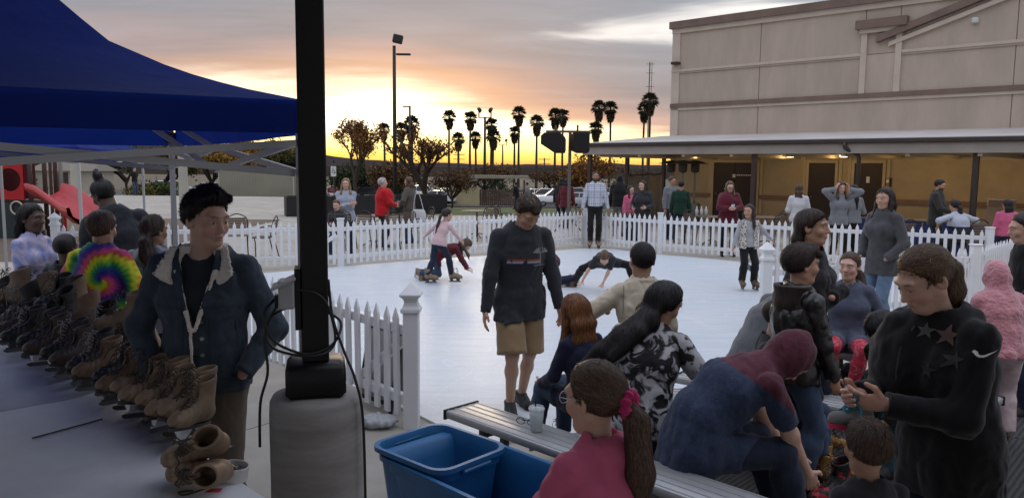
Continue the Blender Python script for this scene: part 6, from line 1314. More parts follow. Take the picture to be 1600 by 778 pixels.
            if hood == 'up':
                q = (p - hc.astype(np.float32)) @ Rm.astype(np.float32) / hk; A_ = ell(q, (0, -.02, .015), (.103, .128, .138)) * hk; A_ = smin(A_, rcone(p, hc - hup * .05 * hk, nb, .095 * hk, .085 * k), .05); open_ = ell(q, (0, .15, -.01), (.085, .13, .12)) * hk; A_ = smax(A_, -open_, .01); d = smin(d, A_, .03)
            elif hood is None or hood == 'down': d = smax(d, -neckcut(p), .006)
            fold = amp * 1.75 * wrink(p, top.get('wf', 30), sd_)
            if top.get('open'):
                w0, w1, dz = top['open']; tz = np.clip((nb[2] - p[:, 2]) / dz, 0, 1.2); wd = w0 * (1 - tz) + w1 * tz; d = smax(d, np.where(p[:, 1] > -.01, wd - np.abs(p[:, 0]), -1.), .006)
            return d + fold
        lo, hi = vox([hc0, wst, ch, sh, SR, SL, ER, EL, WR, WL, nb] + ([hc + hup * .16, hc] if hood == 'up' else []), .19 * max(1, w_)); V, Q = nets(ftp, lo, hi, hg); o['top'] = link(top.get('name', 'shirt'), np_mesh('top', V, Q), top['m'], t); o['ftop'] = ftp
        if top.get('under'):
            fu_ = union(torso(.004, 0) + [lambda p: rcone(p, nb - d2 * .05, nb + d2 * .03, rn * 1.5, rn * 1.12)], .03); fu = lambda p: np.maximum(smax(fu_(p), -rcone(p, nb + np.array([0, .03, -.04]), nb + np.array([0, .06, .2]), .035, .10), .006), (hip.astype(np.float32) - p) @ d1.astype(np.float32)) + .003 * wrink(p, 34, 2.); V, Q = nets(fu, lo, hi, hg); link('shirt', np_mesh('shirt', V, Q), top['under'], t)
        if top.get('rib'):                 # knitted cuffs and waistband
            for nm, C_ in (('cuff', cR), ('cuff', cL)):
                c0, dd = C_; g_ = (lambda p, c0=c0, dd=dd: np.maximum(rcone(p, c0 - dd * .05, c0 + dd * .02, .030 * k + es * .6, .028 * k + es * .6), np.abs((p - c0.astype(np.float32)) @ dd.astype(np.float32) + .012) - .03)); V, Q = nets(g_, c0 - .09, c0 + .09, min(hg, .01)); link(nm, np_mesh(nm, V, Q), top['m'], t)
    # ---- shoes
    if shoes:
        kd, sc_ = shoes[0], shoes[1]
        for A, K_, ty in ((AR, KR, toeR), (AL, KL, toeL)):
            if isinstance(ty, (int, float)): fd = np.array([math.sin(R(ty)), math.cos(R(ty)), 0.]); upv = np.array([0, 0, 1.])
            else: fd = nrm(ty); upv = nrm(np.array([0, 0, 1.]) - fd * fd[2]) if abs(fd[2]) < .95 else nrm(np.cross(fd, (1, 0, 0)))
            rt = np.cross(fd, upv); Fm = np.stack([rt, fd, upv], 1)
            if kd in ('skate', 'boot'):
                e_ = bpy.data.objects.new('skate' if kd == 'skate' else 'boot', None) if False else None
                s2 = .98 * k ** .8 * (shoes[2] if len(shoes) > 2 else 1.); org = A - Fm @ (np.array([0, -.065, .105]) * s2); Mx = Matrix([list(Fm[i]) + [org[i]] for i in range(3)] + [[0, 0, 0, 1]])
                for nm, me, mm in [('boot', BOOT, sc_)] + [(a, b, {'sole': M_hold, 'lace': M_lace, 'blade_holder': M_hold, 'blade': M_blade, 'eyelet': M_hold}[a]) for a, b in SKM]:
                    if kd == 'boot' and nm in ('blade', 'blade_holder'): continue
                    key = (nm, mm.name)
                    if key not in _skc: q_ = me.copy(); q_.materials.clear(); q_.materials.append(mm); _skc[key] = q_
                    ob = bpy.data.objects.new(nm, _skc[key]); COL.objects.link(ob); ob.parent = t; ob.matrix_local = Mx @ Matrix.Scale(s2, 4)
            else:
                def fsh(p):
                    q = (p - A.astype(np.float32)) @ Fm.astype(np.float32) / k; d = smin(rcone(q, (0, -.035, -.04), (0, .13, -.05), .042, .036), smin(rcone(q, (0, -.02, .02), (0, .06, -.03), .046, .04), ell(q, (0, .15, -.05), (.04, .05, .032)), .03), .03); d = smax(d, -.077 - q[:, 2], .004); d = smax(d, q[:, 2] - .035, .006); return d * k
                V, Q = nets(fsh, A - .24 * k, A + .24 * k, min(hg, .014)); link('shoe', np_mesh('shoe', V, Q), mat('shoe_%.2f_%.2f_%.2f' % tuple(sc_), tuple(sc_), .6, var=(8, .2)), t)
    # ---- hair
    if hair:
        st_ = hair['style']; th = hair.get('th', .012); ln = hair.get('len', .3); long_ = st_ in ('long', 'pony', 'bun'); hm = hair_mat(hcname, hcol)
        hy, hz = ([-.12, -.085, -.03, .005, .03, .06, .1], [-.085, -.08, -.050, -.015, .050, .078, .088]) if not long_ else ([-.12, -.085, -.03, .01, .03, .06, .1], [-.10, -.09, -.06, -.035, .048, .078, .090])
        if hair.get('hl'): hz = [z + hair['hl'] for z in hz]
        ex = []
        def W2(q): return hc + Rm @ (np.array(q, float) * hk)
        bkv = hair.get('back', (0, -1, 0))
        if st_ == 'long':
            a = W2((0, -.055, .03)); b = W2((0, -.082, -.075)); c_ = b + np.array(hair.get('drop', (0, -.03, -1.))) * ln * .5; d_ = b + np.array(hair.get('drop', (0, -.03, -1.))) * ln
            for p0, p1, r0, r1 in ((a, b, (.084, .045), (.088, .040)), (b, c_, (.088, .040), (.085, .034)), (c_, d_, (.085, .034), (.055, .018))): ex.append(lambda p, p0=p0, p1=p1, r0=r0, r1=r1: econe(p, p0, p1, (r0[0] * hk, r0[1] * hk), (r1[0] * hk, r1[1] * hk), Rm[:, 0]))
            if hair.get('front', True):
                for s in (-1, 1):
                    a = W2((s * .070, .0, .04)); b = W2((s * .082, .005, -.06)); c_ = b + np.array((s * .012, .055 * k + hair.get('ff', .0), -.16 * min(1, ln / .25))); d_ = c_ + np.array((-s * .01, .01, -.55 * ln * .6))
                    for p0, p1, r0, r1 in ((a, b, .024, .028), (b, c_, .028, .028), (c_, d_, .028, .008)): ex.append(lambda p, p0=p0, p1=p1, r0=r0, r1=r1: rcone(p, p0, p1, r0 * hk, r1 * hk))
        if st_ in ('pony', 'bun'):
            tie = W2(hair.get('tie', (0, -.105, .045))); o['tie'] = tie
            if st_ == 'bun': ex.append(lambda p: ell(p, tie + (tie - hc) * .15, np.array([.04, .04, .036]) * hk * hair.get('bs', 1.)))
            else:
                pd = np.array(hair.get('drop', (0, -.12, -1.)), float); out = nrm(tie - hc)
                b = tie + out * .035 * hk + pd * .05; c_ = b + pd * ln * .5; d_ = b + pd * ln + np.array([0, .03, 0]) * 0
                for p0, p1, r0, r1 in ((tie, b, .020, .030), (b, c_, .034, .038), (c_, d_, .038, .010)): ex.append(lambda p, p0=p0, p1=p1, r0=r0, r1=r1: rcone(p, p0, p1, r0 * hk * hair.get('ps', 1), r1 * hk * hair.get('ps', 1)))
                o['tail'] = (tie, b, c_, d_)
        for q0, q1, r0, r1 in hair.get('ex', []): ex.append(lambda p, a=W2(q0), b=W2(q1), r0=r0, r1=r1: rcone(p, a, b, r0 * hk, r1 * hk))
        for q0, q1, r0, r1 in hair.get('px', []): ex.append(lambda p, a=np.array(q0), b=np.array(q1), r0=r0, r1=r1: rcone(p, a, b, r0, r1))
        na = hair.get('noise', .003); nf = hair.get('nf', 55)
        def fcap(p):
            q = (p - hc.astype(np.float32)) @ Rm.astype(np.float32) / hk
            hl = np.interp(q[:, 1], hy, hz).astype(np.float32) - .012 * (np.abs(q[:, 0]) / .07) ** 2 * (q[:, 1] > .03); up_ = q[:, 2] - hl; tk = th * np.clip(.12 + up_ / .055, .1, 1.)
            d = ell(q, (0, -.0125, .0365), (.0755, .0975, .0855)) - tk
            return smax(d, -up_ * .8, .005) * hk
        def fhair(p):
            d = fcap(p)
            for g in ex: d = smin(d, g(p), .022)
            ang = np.arctan2(p[:, 0] - hc[0], p[:, 1] - hc[1])
            return d + na * (wrink(p * np.array([1, 1, .35], np.float32), nf, sd_)) + na * .2 * np.sin(ang * 37 + p[:, 2] * 20 + 3 * np.sin(p[:, 2] * 31))
        pts = [hc + .14, hc - .14]
        if 'tail' in o: pts += list(o['tail'])
        if st_ == 'long': dv = np.array(hair.get('drop', (0, -.03, -1.))); pts += [W2((0, -.08, -.075)) + dv * ln, W2((.1, .1, -.1)) + np.array([.03, .08, -.3 * min(1, ln / .25)]), W2((-.1, .1, -.1))+ np.array([-.03, .08, -.3 * min(1, ln / .25)])]
        for q0, q1, r0, r1 in hair.get('ex', []): pts += [W2(q0), W2(q1)]
        for q0, q1, r0, r1 in hair.get('px', []): pts += [np.array(q0), np.array(q1)]
        lo, hi = vox(pts, .06); V, Q = nets(fhair, lo, hi, max(hh_ * 1.1, .005)); cl = np.tile(np.array(hcol), (len(V), 1)) * (.9 + .25 * np.sin(V[:, :1] * 90 + V[:, 2:] * 12))
        if hair.get('tips'):
            m_ = np.clip((V[:, 2] - hair['tips'][0]) * 30 * hair['tips'][2], 0, 1)[:, None] * (.6 + .4 * np.sin(V[:, :1] * 300 + V[:, 1:2] * 200)); cl = cl * (1 - m_) + np.array(hair['tips'][1]) * m_
        ho = link('hair', np_mesh('hair', V, Q, True, cl), hm, t); o['fhair'] = fhair
        if hair.get('str'):
            fl = hair.get('flow', 'down'); c0 = hc.copy(); crown = W2((0, -.05, .12)); tie = o.get('tie')
            def flow(P):
                if fl == 'pony':
                    dt = tie - P; r_ = np.linalg.norm(dt, axis=1)[:, None]; low = (P - tie) @ nrm(np.array(hair.get('drop', (0, -.12, -1.)), float)) > .0; low |= (r_[:, 0] < .03); d = dt / (r_ + 1e-6); d[low] = np.array(hair.get('drop', (0, -.12, -1.))); return d
                aw = P - crown; aw /= np.linalg.norm(aw, axis=1)[:, None] + 1e-6
                if fl == 'messy': return aw * .7 + Rm[:, 1] * .6 + Rm[:, 2] * .8
                if fl == 'short': return aw + np.array([0, 0, -.3])
                return aw * .5 + np.array([0, 0, -1.])
            n_, L_, wd_ = hair['str']; strands('hair_strands', fhair, V, flow, n_, L_, wd_, hm, t, np.array(hcol) * hair.get('sc', 1.25), seed=int(sd_ * 10) + 1, fly=hair.get('fly', .004))
    return o
def child_sdf(o, name, f, lo, hi, h, m): V, Q = nets(f, lo, hi, h); return link(name, np_mesh(name, V, Q), m, o['root'])
# ---------------------------------------------------------------- cloth patterns
def nodes_math(N, L, op, a, b=None):
    n = N.new('ShaderNodeMath'); n.operation = op
    for i, x in enumerate((a, b)):
        if x is None: continue
        if isinstance(x, (int, float)): n.inputs[i].default_value = x
        else: L.new(x, n.inputs[i])
    return n.outputs[0]
def nramp(N, L, fac, stops, interp='LINEAR'):
    r = N.new('ShaderNodeValToRGB'); r.color_ramp.interpolation = interp; e = r.color_ramp.elements
    while len(e) < len(stops): e.new(.5)
    for el, (p, c) in zip(e, stops): el.position = p; el.color = (*c, 1)
    L.new(fac, r.inputs[0]); return r.outputs[0]
def tiedye_pat(cx, cz, cols, turns=1.6):
    def f(N, L, co):
        n = N.new('ShaderNodeTexNoise'); n.inputs['Scale'].default_value = 9; n.inputs['Detail'].default_value = 4; L.new(co, n.inputs['Vector'])
        s = N.new('ShaderNodeSeparateXYZ'); L.new(co, s.inputs[0]); m = lambda *a: nodes_math(N, L, *a)
        x, z = m('SUBTRACT', s.outputs[0], cx), m('SUBTRACT', s.outputs[2], cz); r = m('SQRT', m('ADD', m('MULTIPLY', x, x), m('MULTIPLY', z, z)))
        a = m('DIVIDE', m('ARCTAN2', z, x), 6.2832); t = m('ADD', m('ADD', a, m('MULTIPLY', r, turns * 2.6)), m('MULTIPLY', m('SUBTRACT', n.outputs['Fac'], .5), .22)); ray_ = m('MULTIPLY', m('SINE', m('MULTIPLY', a, 6.2832 * 26)), .035); return nramp(N, L, m('FRACT', m('ADD', t, ray_)), cols)
    return f
RAINBOW = [(0, (.62, .60, .02)), (.12, (.55, .10, .03)), (.24, (.55, .05, .22)), (.36, (.10, .02, .18)), (.50, (.01, .02, .22)), (.66, (.01, .14, .13)), (.80, (.10, .42, .03)), (.92, (.55, .62, .03)), (1, (.62, .60, .02))]
def plaid_pat(base, line, step=.048, wd=.11):
    def f(N, L, co):
        s = N.new('ShaderNodeSeparateXYZ'); L.new(co, s.inputs[0]); m = lambda *a: nodes_math(N, L, *a); o = None
        for ax in (0, 2):
            v = m('LESS_THAN', m('FRACT', m('DIVIDE', m('ADD', s.outputs[ax], 5.), step)), wd); v2 = m('MULTIPLY', m('LESS_THAN', m('FRACT', m('DIVIDE', m('ADD', s.outputs[ax], 5.02), step * 3)), .16), .45); v = m('MAXIMUM', v, v2); o = v if o is None else m('MAXIMUM', o, v)
        return nramp(N, L, o, [(0, base), (1, line)])
    return f
def blotch_pat(c0, c1, sc, p0=.46, p1=.54, dist=1.2):
    def f(N, L, co):
        n = N.new('ShaderNodeTexNoise'); n.inputs['Scale'].default_value = sc; n.inputs['Detail'].default_value = 4; n.inputs['Distortion'].default_value = dist; L.new(co, n.inputs['Vector']); return nramp(N, L, n.outputs['Fac'], [(p0, c0), (p1, c1)])
    return f
def leopard_pat(N, L, co):
    v = N.new('ShaderNodeTexVoronoi'); v.inputs['Scale'].default_value = 34; L.new(co, v.inputs['Vector']); return nramp(N, L, v.outputs['Distance'], [(.30, (.015, .013, .012)), (.42, (.52, .48, .42))])
def split_pat(vec, off, c0, c1, w=.004):      # colour block across a seam plane
    def f(N, L, co):
        d = N.new('ShaderNodeVectorMath'); d.operation = 'DOT_PRODUCT'; L.new(co, d.inputs[0]); d.inputs[1].default_value = tuple(vec); n = N.new('ShaderNodeTexNoise'); n.inputs['Scale'].default_value = 120; L.new(co, n.inputs['Vector'])
        t = nodes_math(N, L, 'ADD', nodes_math(N, L, 'MULTIPLY', nodes_math(N, L, 'SUBTRACT', d.outputs['Value'], off), 1 / w), .5); return nramp(N, L, t, [(0, c0), (1, c1)])
    return f
def denim(nm, c, k=.45): return mat('denim_' + nm, c, .85, var=(14, k, tuple(x * 1.9 + .01 for x in c)), bump=(160, .5, .003), spec=.2, sheen=.1)
D_dark = denim('dark', (.012, .018, .034)); D_mid = denim('mid', (.035, .055, .095)); D_light = denim('light', (.09, .14, .21)); D_jkt = denim('jacket', (.024, .034, .046), .9)
BLK = M_('black', (.009, .009, .010), .85, .3); BLK2 = M_('black_knit', (.013, .012, .013), .9, .3, (45, .6, .006)); CHAR = M_('charcoal', (.030, .031, .035), .85); GREY = M_('heather_grey', (.20, .21, .225), .9, .2, (110, .5, .003)); LGREY = M_('pale_grey', (.36, .37, .40), .9)
NAVY = M_('navy', (.012, .014, .035), .85); PINK = M_('pink', (.60, .125, .23), .85, .12); RED = M_('red_fleece', (.46, .012, .018), .9, .12); MARN = M_('maroon', (.10, .012, .022), .85); OLIVE = M_('olive_grey', (.10, .09, .075), .9); KHAKI = M_('khaki', (.27, .185, .10), .8, .14); TAUPE = M_('taupe', (.105, .080, .060), .85)
WHITE = M_('white_knit', (.58, .59, .60), .85, .08); PALEPINK = M_('pale_pink', (.60, .42, .43), .85, .08); GREEN = M_('dark_green', (.012, .04, .028), .85); BEIGE = M_('beige_jacket', (.54, .48, .36), .7, .12); FUZZ = M_('pink_fleece', (.56, .24, .27), .95, .15, (48, .9, .02), sheen=.6); SHERPA = M_('sherpa', (.74, .69, .60), .95, .12, (70, .9, .012), sheen=.4); LEATHER = mat('black_leather', (.010, .009, .008), .32, var=(9, .3), bump=(26, .35, .006), spec=.6)
SATIN = mat('pink_satin', (.52, .40, .40), .25, var=(10, .12), bump=(20, .6, .01), spec=.7); SLATE = M_('slate_sweater', (.090, .105, .150), .85, .15, (60, .6, .004), stretch=(1, 1, 6)); TWEED = M_('grey_tweed', (.075, .075, .080), .9, .35, (90, .5, .003))
SWT = M_('sweatshirt_grey', (.030, .033, .038), .85, .15); TANB = M_tanl; WORK = mat('honey_boot', (.42, .22, .05), .6, var=(10, .2), bump=(40, .2, .003)); BRB = mat('brown_boot', (.12, .075, .045), .6, var=(10, .25))

# ================================================================ NEAR PEOPLE
# --- boy in denim jacket
P = person('teenage boy in dark denim jacket with cream sherpa collar, hands in pockets', 322, 3.52, 176, 1.765, skin='light', hs=1.04, lean=(1, -1), head=(-54, 9, 0), handR=(.20, .13, .955), handL=(-.20, .13, .955), poleR=(1, -.9, .0), poleL=(-1, -.9, .0), hidehand=('R', 'L'), twist=0,
           top=dict(m=D_jkt, ease=.034, sease=.024, hem=.035, wr=.008, wf=24, neck=.02, open=(.082, .0, .30), under=M_('charcoal_shirt', (.022, .027, .034), .8), name='denim_jacket'), legs=dict(m=TAUPE, ease=.018, name='trousers'), hair=dict(style='short', col='black', th=.017, hl=.006, noise=.008, nf=75, ex=[((0, .035, .112), (.02, .075, .122), .036, .022), ((-.03, .04, .112), (-.05, .065, .108), .030, .016), ((.04, .035, .108), (.06, .07, .112), .028, .014), ((0, -.02, .125), (0, .03, .135), .034, .028), ((.02, .05, .118), (.05, .09, .128), .022, .010)], str=(4200, .045, .0011), flow='messy', fly=.013, sc=2.))
nb, ch, d2 = P['nb'], P['ch'], P['d2']
def collar(p):                          # turned-down sherpa collar with two broad lapels and a fleece front edge
    q = p - nb.astype(np.float32); qm = q.copy(); qm[:, 0] = np.abs(q[:, 0])
    ring = np.maximum(np.abs(econe(q, (0, -.02, -.045), (0, -.02, .06), (.118, .108), (.088, .084), (1, 0, 0))) - .016, np.maximum(-.075 - q[:, 2], q[:, 2] - .062)); ring = np.maximum(ring, q[:, 1] - .05)
    lap = econe(qm, (.084, .035, .030), (.118, .118, -.085), (.055, .016), (.070, .014), (.75, .45, .35)); edge_ = rcone(qm, (.085, .110, -.05), (.010, .175, -.30), .012, .009); edge_ = smin(edge_, rcone(q, (.006, .185, -.30), (.008, .17, -.62), .007, .005), .01)
    return smin(smin(ring, lap, .02), edge_, .012) + .0025 * np.sin(p[:, 0] * 300 + 2 * np.sin(p[:, 2] * 210)) * np.sin(p[:, 2] * 280 + p[:, 1] * 190)
child_sdf(P, 'sherpa_collar', collar, nb + [-.24, -.2, -.66], nb + [.24, .24, .10], .006, SHERPA)
ft = P['ftop']; M_st = mat('jacket_seam', (.032, .05, .075), .8); M_but = mat('jacket_button', (.35, .34, .32), .35, .9)
for s in (-1, 1):
    decal('pocket_flap', ft, (s * .115, .2, 1.235), (-1, 0, 0), (0, 0, 1), [(-.062, .028), (.062, .028), (.062, -.012), (0, -.032), (-.062, -.012)], D_jkt, P['root'], lift=.006)
    for a, b, c, d in ((-.062, .0, .062, .0),): decal('seam', ft, (s * .115, .2, 1.268), (-1, 0, 0), (0, 0, 1), [(-.075, .003), (.075, .003), (.075, -.002), (-.075, -.002)], M_st, P['root'], lift=.003)
    for xo in (.055, .165): decal('seam', ft, (s * xo, .2, 1.08), (-1, 0, 0), (0, 0, 1), [(-.0025, .13), (.0025, .13), (.0025 - s * .004, -.13), (-.0025 - s * .004, -.13)], M_st, P['root'], lift=.003)
decal('waistband_seam', ft, (0, .25, .935), (-1, 0, 0), (0, 0, 1), [(-.2, .003), (.2, .003), (.2, -.002), (-.2, -.002)], M_st, P['root'], lift=.003)
for i in range(4): decal('button', ft, (-.032, .25, 1.20 - i * .075), (-1, 0, 0), (0, 0, 1), [(.009 * math.cos(a), .009 * math.sin(a)) for a in np.linspace(0, 6.283, 10, endpoint=False)], M_but, P['root'], lift=.005, sub=0)
# --- sweatshirt man on the ice
P = person('young man in dark grey crewneck sweatshirt and khaki shorts walking off the ice', 812, 5.78, 163, 1.70, z0=.022, skin='tan', head=(-14, 41, 2), lean=(4, 8), side=(1, 1), handR=(.30, .10, .78), handL=(-.29, .10, .80), poleR=(.9, -1, 0), poleL=(-.9, -1, 0), footR=(.085, .06, .078), footL=(-.075, -.16, .078), curl=.3,
           top=dict(m=SWT, ease=.026, sease=.019, hem=.092, wr=.006, rib=True, name='sweatshirt'), legs=dict(m=KHAKI, ease=.022, len=.49, flare=.035, rise=.02, name='shorts'), shoes=('sneaker', (.012, .012, .013)), hair=dict(style='short', col='dkbrown', th=.016, noise=.005, ex=[((0, .05, .10), (0, .085, .09), .035, .025)], tips=(P['hc'][2] * 0 + 1.52, (.16, .105, .06), 1), str=(1600, .04, .0013), flow='messy', fly=.010, sc=1.6))
ft = P['ftop']
for z, h, c in ((1.205, .006, (.45, .03, .05)), (1.195, .007, (.32, .24, .10)), (1.182, .012, (.42, .43, .45)), (1.170, .006, (.08, .06, .30))): decal('chest_stripe', ft, (.015, .25, z), (-1, 0, 0), (0, 0, 1), [(-.13, h / 2), (.13, h / 2), (.13, -h / 2), (-.13, -h / 2)], mat('print_%.2f_%.2f' % c[:2], c, .8), P['root'], lift=.003, sub=4)
M_pr = mat('grey_print', (.20, .20, .21), .8)
for i in range(7): a = -1.2 + i * .4; decal('palm_print', ft, (-.11, .25, 1.245), (-1, 0, 0), (0, 0, 1), [(0, 0), (.055 * math.sin(a) + .006, .04 * math.cos(a) + .012), (.075 * math.sin(a), .05 * math.cos(a) - .012)], M_pr, P['root'], lift=.0042, sub=1)
decal('palm_print', ft, (-.11, .25, 1.20), (-1, 0, 0), (0, 0, 1), [(-.006, .05), (.004, .05), (.012, -.04), (-.004, -.04)], M_pr, P['root'], lift=.0042, sub=1); decal('palm_print', ft, (-.11, .25, 1.157), (-1, 0, 0), (0, 0, 1), [(-.06, .004), (.06, .004), (.05, -.004), (-.05, -.004)], M_pr, P['root'], lift=.0042, sub=1)
# --- pink hoodie girl, back to us
P = person('girl in pink hooded sweatshirt with long ponytail, back turned, in the foreground', 948, 2.22, -32, 1.27, skin='fair', sex='f', hs=1.06, lean=(4, 6), head=(-14, 8, 0), handR=(.2, .25, .62), handL=(-.2, .25, .62),
           top=dict(m=PINK, ease=.022, sease=.02, hem=.06, hood='down', wr=.007, name='hooded_sweatshirt'), legs=dict(m=D_mid), hair=dict(style='pony', col='brown', th=.010, tie=(.02, -.112, -.012), len=.30, drop=(.02, -.10, -1.), ps=1.15, noise=.002, nf=60, str=(5200, .11, .0011), flow='pony', fly=.004, sc=1.35))
tie = P['tie']; dv = nrm(P['tie'] - P['hc']); 
M_scr = M_('scrunchie', (.50, .03, .14), .85, .15)
def scr(p):
    q = p - (tie + dv * .012).astype(np.float32); ax = (q @ dv.astype(np.float32)); rr = np.sqrt(np.maximum((q * q).sum(1) - ax * ax, 0)); 
    u_ = nrm(np.cross(dv, (0, 0, 1))); w2 = np.cross(dv, u_); an = np.arctan2(q @ w2.astype(np.float32), q @ u_.astype(np.float32)); return np.sqrt((rr - .030) ** 2 + ax ** 2) - .0155 - .004 * np.sin(an * 9) + .002 * np.sin(an * 23)
child_sdf(P, 'scrunchie', scr, tie - .09, tie + .09, .005, M_scr)
hcp, Rmp, hkp = P['hc'], P['Rm'], P['hk']
gm_ = MB()
for s in (-1, 1): gm_.tube([tuple(hcp + Rmp @ (np.array([s * .033 + .024 * math.cos(a), .103, .008 + .02 * math.sin(a)]) * hkp)) for a in np.linspace(0, 6.283, 18, endpoint=False)], .0016, 5, closed=True); gm_.tube([tuple(hcp + Rmp @ (np.array(q) * hkp)) for q in ((s * .057, .100, .012), (s * .076, .05, .014), (s * .082, .0, .016))], .0016, 5)
gm_.build('spectacles', mat('clear_frame', (.55, .55, .56), .25), P['root'], True)
# --- woman in black hooded top lacing a small skate shoe
P = person('woman in black hooded top with star print, lacing a small grey shoe', 1488, 2.80, -104, 1.645, skin='fair', sex='f', fat=1.16, lean=(4, 12), head=(4, 30, 0), handL=(-.055, .345, 1.075), handR=(.045, .375, 1.08), poleL=(-.55, -.7, -.9), poleR=(.6, -.6, -.9), palmL=(.8, .1, .3), palmR=(-.8, .1, .3), thL=(.1, .3, 1), thR=(-.1, .3, 1), hwL=(.35, .8, .05), hwR=(-.25, .85, .0), curl=[.55, .7, .8, .85],
           top=dict(m=BLK, ease=.022, sease=.024, hem=.10, hood='down', wr=.009, wf=22, name='hooded_top'), legs=dict(m=D_dark), hair=dict(style='pony', col='ltbrown', th=.009, tie=(0, -.10, .02), len=.16, drop=(0, -.15, -1), noise=.002, str=(4200, .10, .0011), flow='pony', fly=.004, sc=1.3))
ft = P['ftop']; hx = P['root']
star = [((.042 if i % 2 == 0 else .017) * math.sin(i * math.pi / 5), (.042 if i % 2 == 0 else .017) * math.cos(i * math.pi / 5)) for i in range(10)]
for x, z, sc, c in ((-.10, 1.325, 1., (.11, .07, .06)), (-.035, 1.33, .75, (.09, .088, .085)), (-.15, 1.25, .9, (.03, .03, .03)), (-.09, 1.20, .8, (.018, .018, .019))):
    decal('star_print', ft, (x, .32, z), (-1, 0, 0), (0, 0, 1), [(a * sc, b * sc) for a, b in star], mat('star_%.2f' % c[0], c, .7), hx, lift=.004, sub=2)
SWO = [(-.060, .012), (-.054, -.008), (-.040, -.018), (-.018, -.018), (.01, -.006), (.075, .022), (.01, .004), (-.015, -.004), (-.032, -.006), (-.040, .002), (-.040, .014), (-.050, .022)]
EL_c = P['sh'] + np.array([-.22, .0, -.09])
decal('sleeve_tick_print', ft, (-.36, .10, 1.285), (0, -1, 0.05), (0, .05, 1), [(a * .6, b * .6) for a, b in SWO], mat('white_print', (.75, .75, .72), .6), hx, lift=.004, sub=1)
decal('zip', ft, (.005, .36, 1.2), (-1, 0, 0), (0, 0, 1), [(-.003, .14), (.003, .14), (.003, -.2), (-.003, -.2)], mat('zip_dark', (.05, .05, .05), .4, .6), hx, lift=.003)
# the small shoe in her hands
Mh = Matrix.Translation(hx.location) @ Matrix.Rotation(hx.rotation_euler[2], 4, 'Z'); sp_ = Mh @ Vector((-.005, .445, 1.015))
sh_ = empty('child_shoe', sp_, hx.rotation_euler[2] + .45, 'small grey shoe with pink sole and teal laces held in the woman\'s hands', 'shoe')
shf = lambda p: np.maximum(smax(smin(rcone(p, (0, -.06, .0), (0, .075, -.012), .036, .03), econe(p, (0, -.05, 0), (0, -.05, .055), (.034, .042), (.032, .044), (1, 0, 0)), .03), -econe(p, (0, -.05, .03), (0, -.05, .09), (.024, .034), (.026, .036), (1, 0, 0)), .004), -.03 - p[:, 2])
V, Q = nets(shf, (-.06, -.13, -.05), (.06, .14, .07), .005); o = link('upper', np_mesh('upper', V, Q), M_('grey_canvas', (.19, .185, .18), .85), sh_)
MB().prism([(.036 * math.sin(a), .005 + .105 * -math.cos(a)) for a in np.linspace(0, 6.283, 22, endpoint=False)][::-1], -.046, -.029).build('sole', mat('hot_pink_rubber', (.50, .025, .10), .6), sh_)
l_ = MB()
for i in range(4): y = .045 - i * .02; z = .022 + i * .008; l_.tube([(-.022, y, z - .004), (0, y + .004, z + .008), (.022, y - .008, z)], .0035, 6); l_.tube([(.022, y, z - .004), (0, y + .002, z + .009), (-.022, y - .008, z)], .0035, 6)
for s in (-1, 1): l_.tube(smooth_path([(0, .0, .055), (s * .02, .02, .085), (s * .035, .01, .07), (s * .015, .0, .055), (s * .04, .0, .03), (s * .05, .02, -.01)], 5), .0042, 6)
l_.build('lace', mat('teal_lace', (.01, .20, .26), .7), sh_, True)
for o in [sh_]: o.rotation_euler = (R(14), R(10), hx.rotation_euler[2] + .25)
# --- hunched man on the bench
P = person('man bent double on the bench in navy tee with maroon hood up', 1098, 3.80, 80, 1.76, skin='fair', fat=1.10, hip=(0, -.04, .512), lean=(16, 62), head=(0, 66, 0), handR=(.10, .56, .34), handL=(-.08, .58, .34), poleR=(.75, -.35, -.6), poleL=(-.9, -.4, -.4), footR=(.13, .50, .078), footL=(-.14, .52, .078), hidehand=(),
           top=dict(m=mat('navy_maroon_tee', (.03, .04, .09), .85, pat=split_pat((0, .62, .78), .80, (.024, .038, .080), (.085, .014, .026)), var=(60, .35), bump=(16, .5, .02), sheen=.1), ease=.022, sease=.020, sleeve=.40, hem=.10, hood='up', wr=.009, wf=19, name='hooded_tee'), legs=dict(m=D_dark, ease=.016), shoes=('skate', TANB), hair=dict(style='short', col='brown'))
# --- tie-dye woman with dark hair swept to one side
P = person('woman in black and white tie-dye tee, dark hair swept leftwards, seated on bench', 1003, 4.12, 8, 1.62, skin='tan', sex='f', fat=1.08, hip=(0, 0, .515), lean=(8, 16), side=(4, 8), head=(55, 18, 14), handR=(.30, .22, .52), handL=(-.2, .28, .56), poleR=(1, -.5, -.3), footR=(.14, .44, .1), footL=(-.12, .44, .1),
           top=dict(m=mat('bw_tiedye', (.4, .4, .4), .85, pat=blotch_pat((.010, .010, .011), (.42, .42, .43), 11), bump=(120, .3, .003)), sleeve=.36, ease=.02, sease=.022, hem=.05, name='tie_dye_tee'), legs=dict(m=D_dark), hair=dict(style='long', col='black', th=.020, len=.10, front=False, px=[((.02, .06, 1.06), (-.10, .02, .98), .075, .065), ((-.10, .02, .98), (-.22, .0, .90), .06, .045), ((-.22, .0, .90), (-.34, .0, .80), .042, .018), ((-.02, -.01, 1.02), (-.16, -.05, .88), .05, .03)], str=(3200, .12, .0014), flow='down', fly=.005, sc=1.8))
